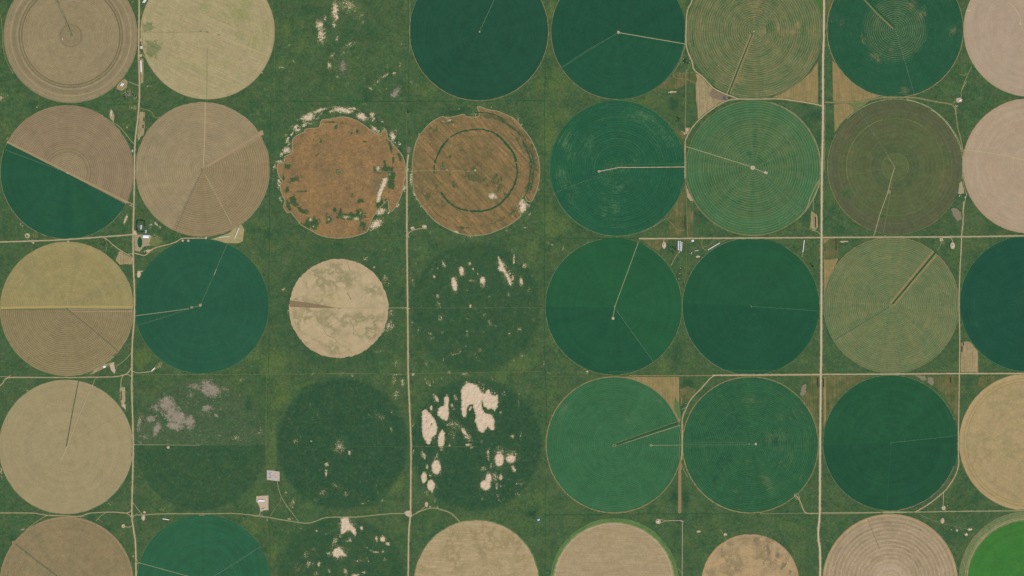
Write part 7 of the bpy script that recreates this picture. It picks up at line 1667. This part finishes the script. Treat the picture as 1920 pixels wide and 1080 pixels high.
for c, r, x, y, rot, lab, bl_ in ((1, 4, 606, 160, 80, 'blue trailer standing at the north-west corner of the grey pad', True), (1, 4, 622, 158, 85, 'white trailer beside the blue one on the grey pad', False), (1, 4, 620, 178, 5, 'white trailer at the middle of the grey pad', False),
                             (1, 4, 642, 186, 0, 'white trailer lying east-west on the grey pad', False), (1, 4, 655, 200, -8, 'southernmost white trailer of the grey pad', False), (1, 4, 610, 192, 10, 'blue trailer on the south-west of the grey pad', True),
                             (1, 4, 545, 474, 15, 'blue trailer near the exit of the tan building pad', True), (0, 2, 1238, 20, 90, 'white trailer beside the farmhouse trees', False), (0, 2, 1345, 108, 80, 'white trailer east of the large white shed', False), (3, 2, 790, 240, 10, 'white trailer in the pasture south of the white hut', False),
                             (3, 2, 806, 238, 10, 'second white trailer in the pasture south of the white hut', False), (3, 2, 750, 263, 60, 'lone white trailer left of the two in the pasture', False), (4, 1, 1340, 752, 70, 'white trailer below the sandy turning place on the right', False), (4, 1, 1388, 768, 80, 'white trailer by the lane below the sandy turning place', False),
                             (4, 0, 1312, 956, 30, 'white trailer just south of the right-hand lane pad', False), (0, 0, 563, 352, 100, 'lone white trailer inside the triple-ringed tan circle', False), (4, 1, 1330, 715, 20, 'blue trailer at the edge of the sandy turning place', True)):
    trailer(*Z(c, r, (x, y))[0], rot, lab, bl_)
# cattle-feed basin on the grey lot: dark liner behind an earth bank
t = thing('lined_pond', 'small square black-lined pond on the grey lot below the ringed circle', 'pond', *Z(3, 0, (1048, 883))[0], 4)
link('liner', boxmesh('liner', [(-9, 9, -9, 9, -.3, .35)], DARKT), t)
link('bank', boxmesh('bank', [(-12, 12, 9.1, 12, 0, 1.2), (-12, 12, -12, -9.1, 0, 1.2), (-12, -9.1, -9, 9, 0, 1.2), (9.1, 12, -9, 9, 0, 1.2)], GREYLOT), t)

# ---- farm machinery rows (implement yard between the two green circles, scrubby yards)
def implement_mesh(kind):
    if kind == 0: return boxmesh('frame', [(-2, 2, -.15, .15, .6, .9), (-.15, .15, -3, 3, .6, .9), (-1.2, -1, -3, 3, .6, .8), (1, 1.2, -3, 3, .6, .8)], PAINT_R)
    if kind == 1: return boxmesh('frame', [(-2.5, 1, -1.1, 1.1, .9, 2.6), (1, 3.4, -.2, .2, .7, .9)], PAINT_W)
    return boxmesh('frame', [(-1.8, 1.8, -.7, .7, .8, 1.9), (-1.4, .2, -.8, .8, 1.9, 3.0)], PAINT_G)
IMP = [implement_mesh(k) for k in range(3)]
IW = tubes('wheel', [((0, -.2, 0), (0, .2, 0), .7)], RUBBER, 12)
rng = random.Random(5)
def machine(x, y, rot, k, label, group):
    t = thing(('harrow', 'farm_wagon', 'tractor')[k], label, ('harrow', 'wagon', 'tractor')[k], x, y, rot, group, 0.4)
    link('frame', IMP[k], t)
    for xx in (-1.2, 1.1):
        for s in (-1, 1): link('wheel', IW, t, (xx, s * (2.6 if k == 0 else 1.15), .7))
ODD = ['northernmost', 'second from north', 'third from north', 'fourth from north', 'fifth from north', 'sixth from north', 'seventh from north', 'eighth from north', 'ninth from north']
seen = {}
def nth(key):
    seen[key] = seen.get(key, -1) + 1; return ', ' + ODD[seen[key]]
for i in range(15):
    x, y = Z(3, 2, (646 + 8 * math.sin(i * 2.1), 388 + i * 9.5))[0]; k = (0, 1, 0, 2, 0)[i % 5]
    machine(x, y, rng.uniform(-30, 60), k, ('red harrow', 'white wagon', 'green tractor')[k] + ' in the machinery row between the green circles' + nth(('row', k)), ('harrows', 'wagons', 'tractors')[k] + ' in the machinery row')
for i in range(8):
    x, y = Z(3, 0, (680 + (i % 4) * 18, 530 + (i // 4) * 30))[0]; k = (1, 0, 2, 1)[i % 4]
    machine(x, y, rng.uniform(0, 90), k, ('red harrow', 'white wagon', 'green tractor')[k] + ' in the scrap yard by the tan-ringed circle' + nth(('yard', k)), ('harrows', 'wagons', 'tractors')[k] + ' in the scrap yard')

# ---- trees
def crown_mesh(seed, R=3.6):
    rg = random.Random(seed)
    bm = bmesh.new()
    for i in range(26):
        t = rg.uniform(0, 2 * math.pi); rr = R * math.sqrt(rg.random()) * .85; z = R * 1.25 + rg.uniform(-.8, .9) * R * math.sqrt(max(0, 1 - (rr / R) ** 2))
        q = rg.uniform(.22, .38) * R
        b = bmesh.ops.create_icosphere(bm, subdivisions=1, radius=q)
        for v in b['verts']:
            v.co *= rg.uniform(.75, 1.25); v.co.z *= .75
            v.co += Vector((rr * math.cos(t), rr * math.sin(t), z))
    me = bpy.data.meshes.new('crown'); bm.to_mesh(me); bm.free(); me.materials.append(LEAF); return me
CROWNS = [crown_mesh(k) for k in range(4)]
TRUNK = tubes('trunk', [((0, 0, -.3), (.1, 0, 3), .3), ((.1, 0, 3), (.9, .4, 5), .16), ((.1, 0, 3), (-.7, -.5, 5.2), .15), ((.1, 0, 3), (.1, .8, 5.2), .14)], BARK, 7)
def tree(x, y, label, group, s=1.0):
    t = thing('tree', label, 'tree', x, y, rng.uniform(0, 360), group, 0.0)
    s *= rng.uniform(.8, 1.2); t.scale = (s, s, s * rng.uniform(.9, 1.2))
    link('trunk', TRUNK, t); link('crown', CROWNS[rng.randrange(4)], t)
G1 = 'windbreak trees round the farmhouse'
ORD = ['first', 'second', 'third', 'fourth', 'fifth', 'sixth', 'seventh', 'eighth', 'ninth', 'tenth', 'eleventh', 'twelfth', 'thirteenth', 'fourteenth', 'fifteenth', 'sixteenth']
def row(c, r, a, b, n, lab, group, s=1.0, j=.25):
    (x0, y0), (x1, y1) = Z(c, r, a, b)
    side = 'north' if abs(y1 - y0) > abs(x1 - x0) else 'west'
    for i in range(n):
        label = lab.replace('tree', 'tree, ' + ORD[i] + ' from the ' + side + ',', 1)
        f = i / max(1, n - 1)
        tree(x0 + (x1 - x0) * f + rng.uniform(-j, j), y0 + (y1 - y0) * f + rng.uniform(-j, j), label, group, s)
row(0, 1, (1234, 980), (1236, 1085), 12, 'dark tree in the west row of the farmhouse windbreak', G1)
row(0, 1, (1242, 976), (1300, 978), 7, 'dark tree in the north row of the farmhouse windbreak', G1)
row(0, 1, (1302, 984), (1300, 1030), 6, 'dark tree in the east row of the farmhouse windbreak', G1)
row(0, 2, (1234, 22), (1240, 84), 7, 'dark tree along the farmhouse drive', 'trees along the farmhouse drive', .9)
row(0, 2, (1252, 66), (1300, 74), 6, 'dark tree south of the farmhouse', 'trees south of the farmhouse', .9)
for (c, r, x, y, n, sp, lab, grp) in ((0, 0, 1140, 850, 14, 34, 'dark bushy tree in the grove left of the first road', 'grove left of the first road'), (0, 0, 1215, 860, 8, 16, 'dark bushy tree close to the first road, east of the grove', 'trees close to the first road'),
                              (3, 0, 704, 548, 16, 30, 'dark tree in the clump west of the tan-ringed circle', 'clump west of the tan-ringed circle'), (3, 1, 630, 75, 12, 32, 'dark bush in the thicket between the scuffed and ringed circles', 'thicket between two circles'),
                              (0, 2, 925, 170, 8, 34, 'dark bush in the gap below the half-tan circle', 'bushes in the gap below the half-tan circle'), (1, 1, 1855, -10, 9, 20, 'dark tree along the line north of the central road', 'trees north of the central road'),
                              (3, 2, 590, 235, 16, 40, 'low dark bush in the pasture left of the white stacks', 'bushes left of the white stacks'), (4, 2, 10, 360, 7, 26, 'low dark bush near the paved road', 'bushes near the paved road'), (2, 4, 1140, 530, 10, 44, 'low dark bush in the corner pasture near the blue shed', 'bushes near the blue shed')):
    spots = []
    for i in range(n):
        tt = rng.uniform(0, 6.28); rr = sp * math.sqrt(rng.random())
        spots.append(Z(c, r, (x + rr * math.cos(tt) * .8, y + rr * math.sin(tt)))[0])
    for i, (x1, y1) in enumerate(sorted(spots, key=lambda q: q[1])):
        tree(x1, y1, lab + ', ' + ORD[i] + ' from north', grp, rng.uniform(.55, .95))
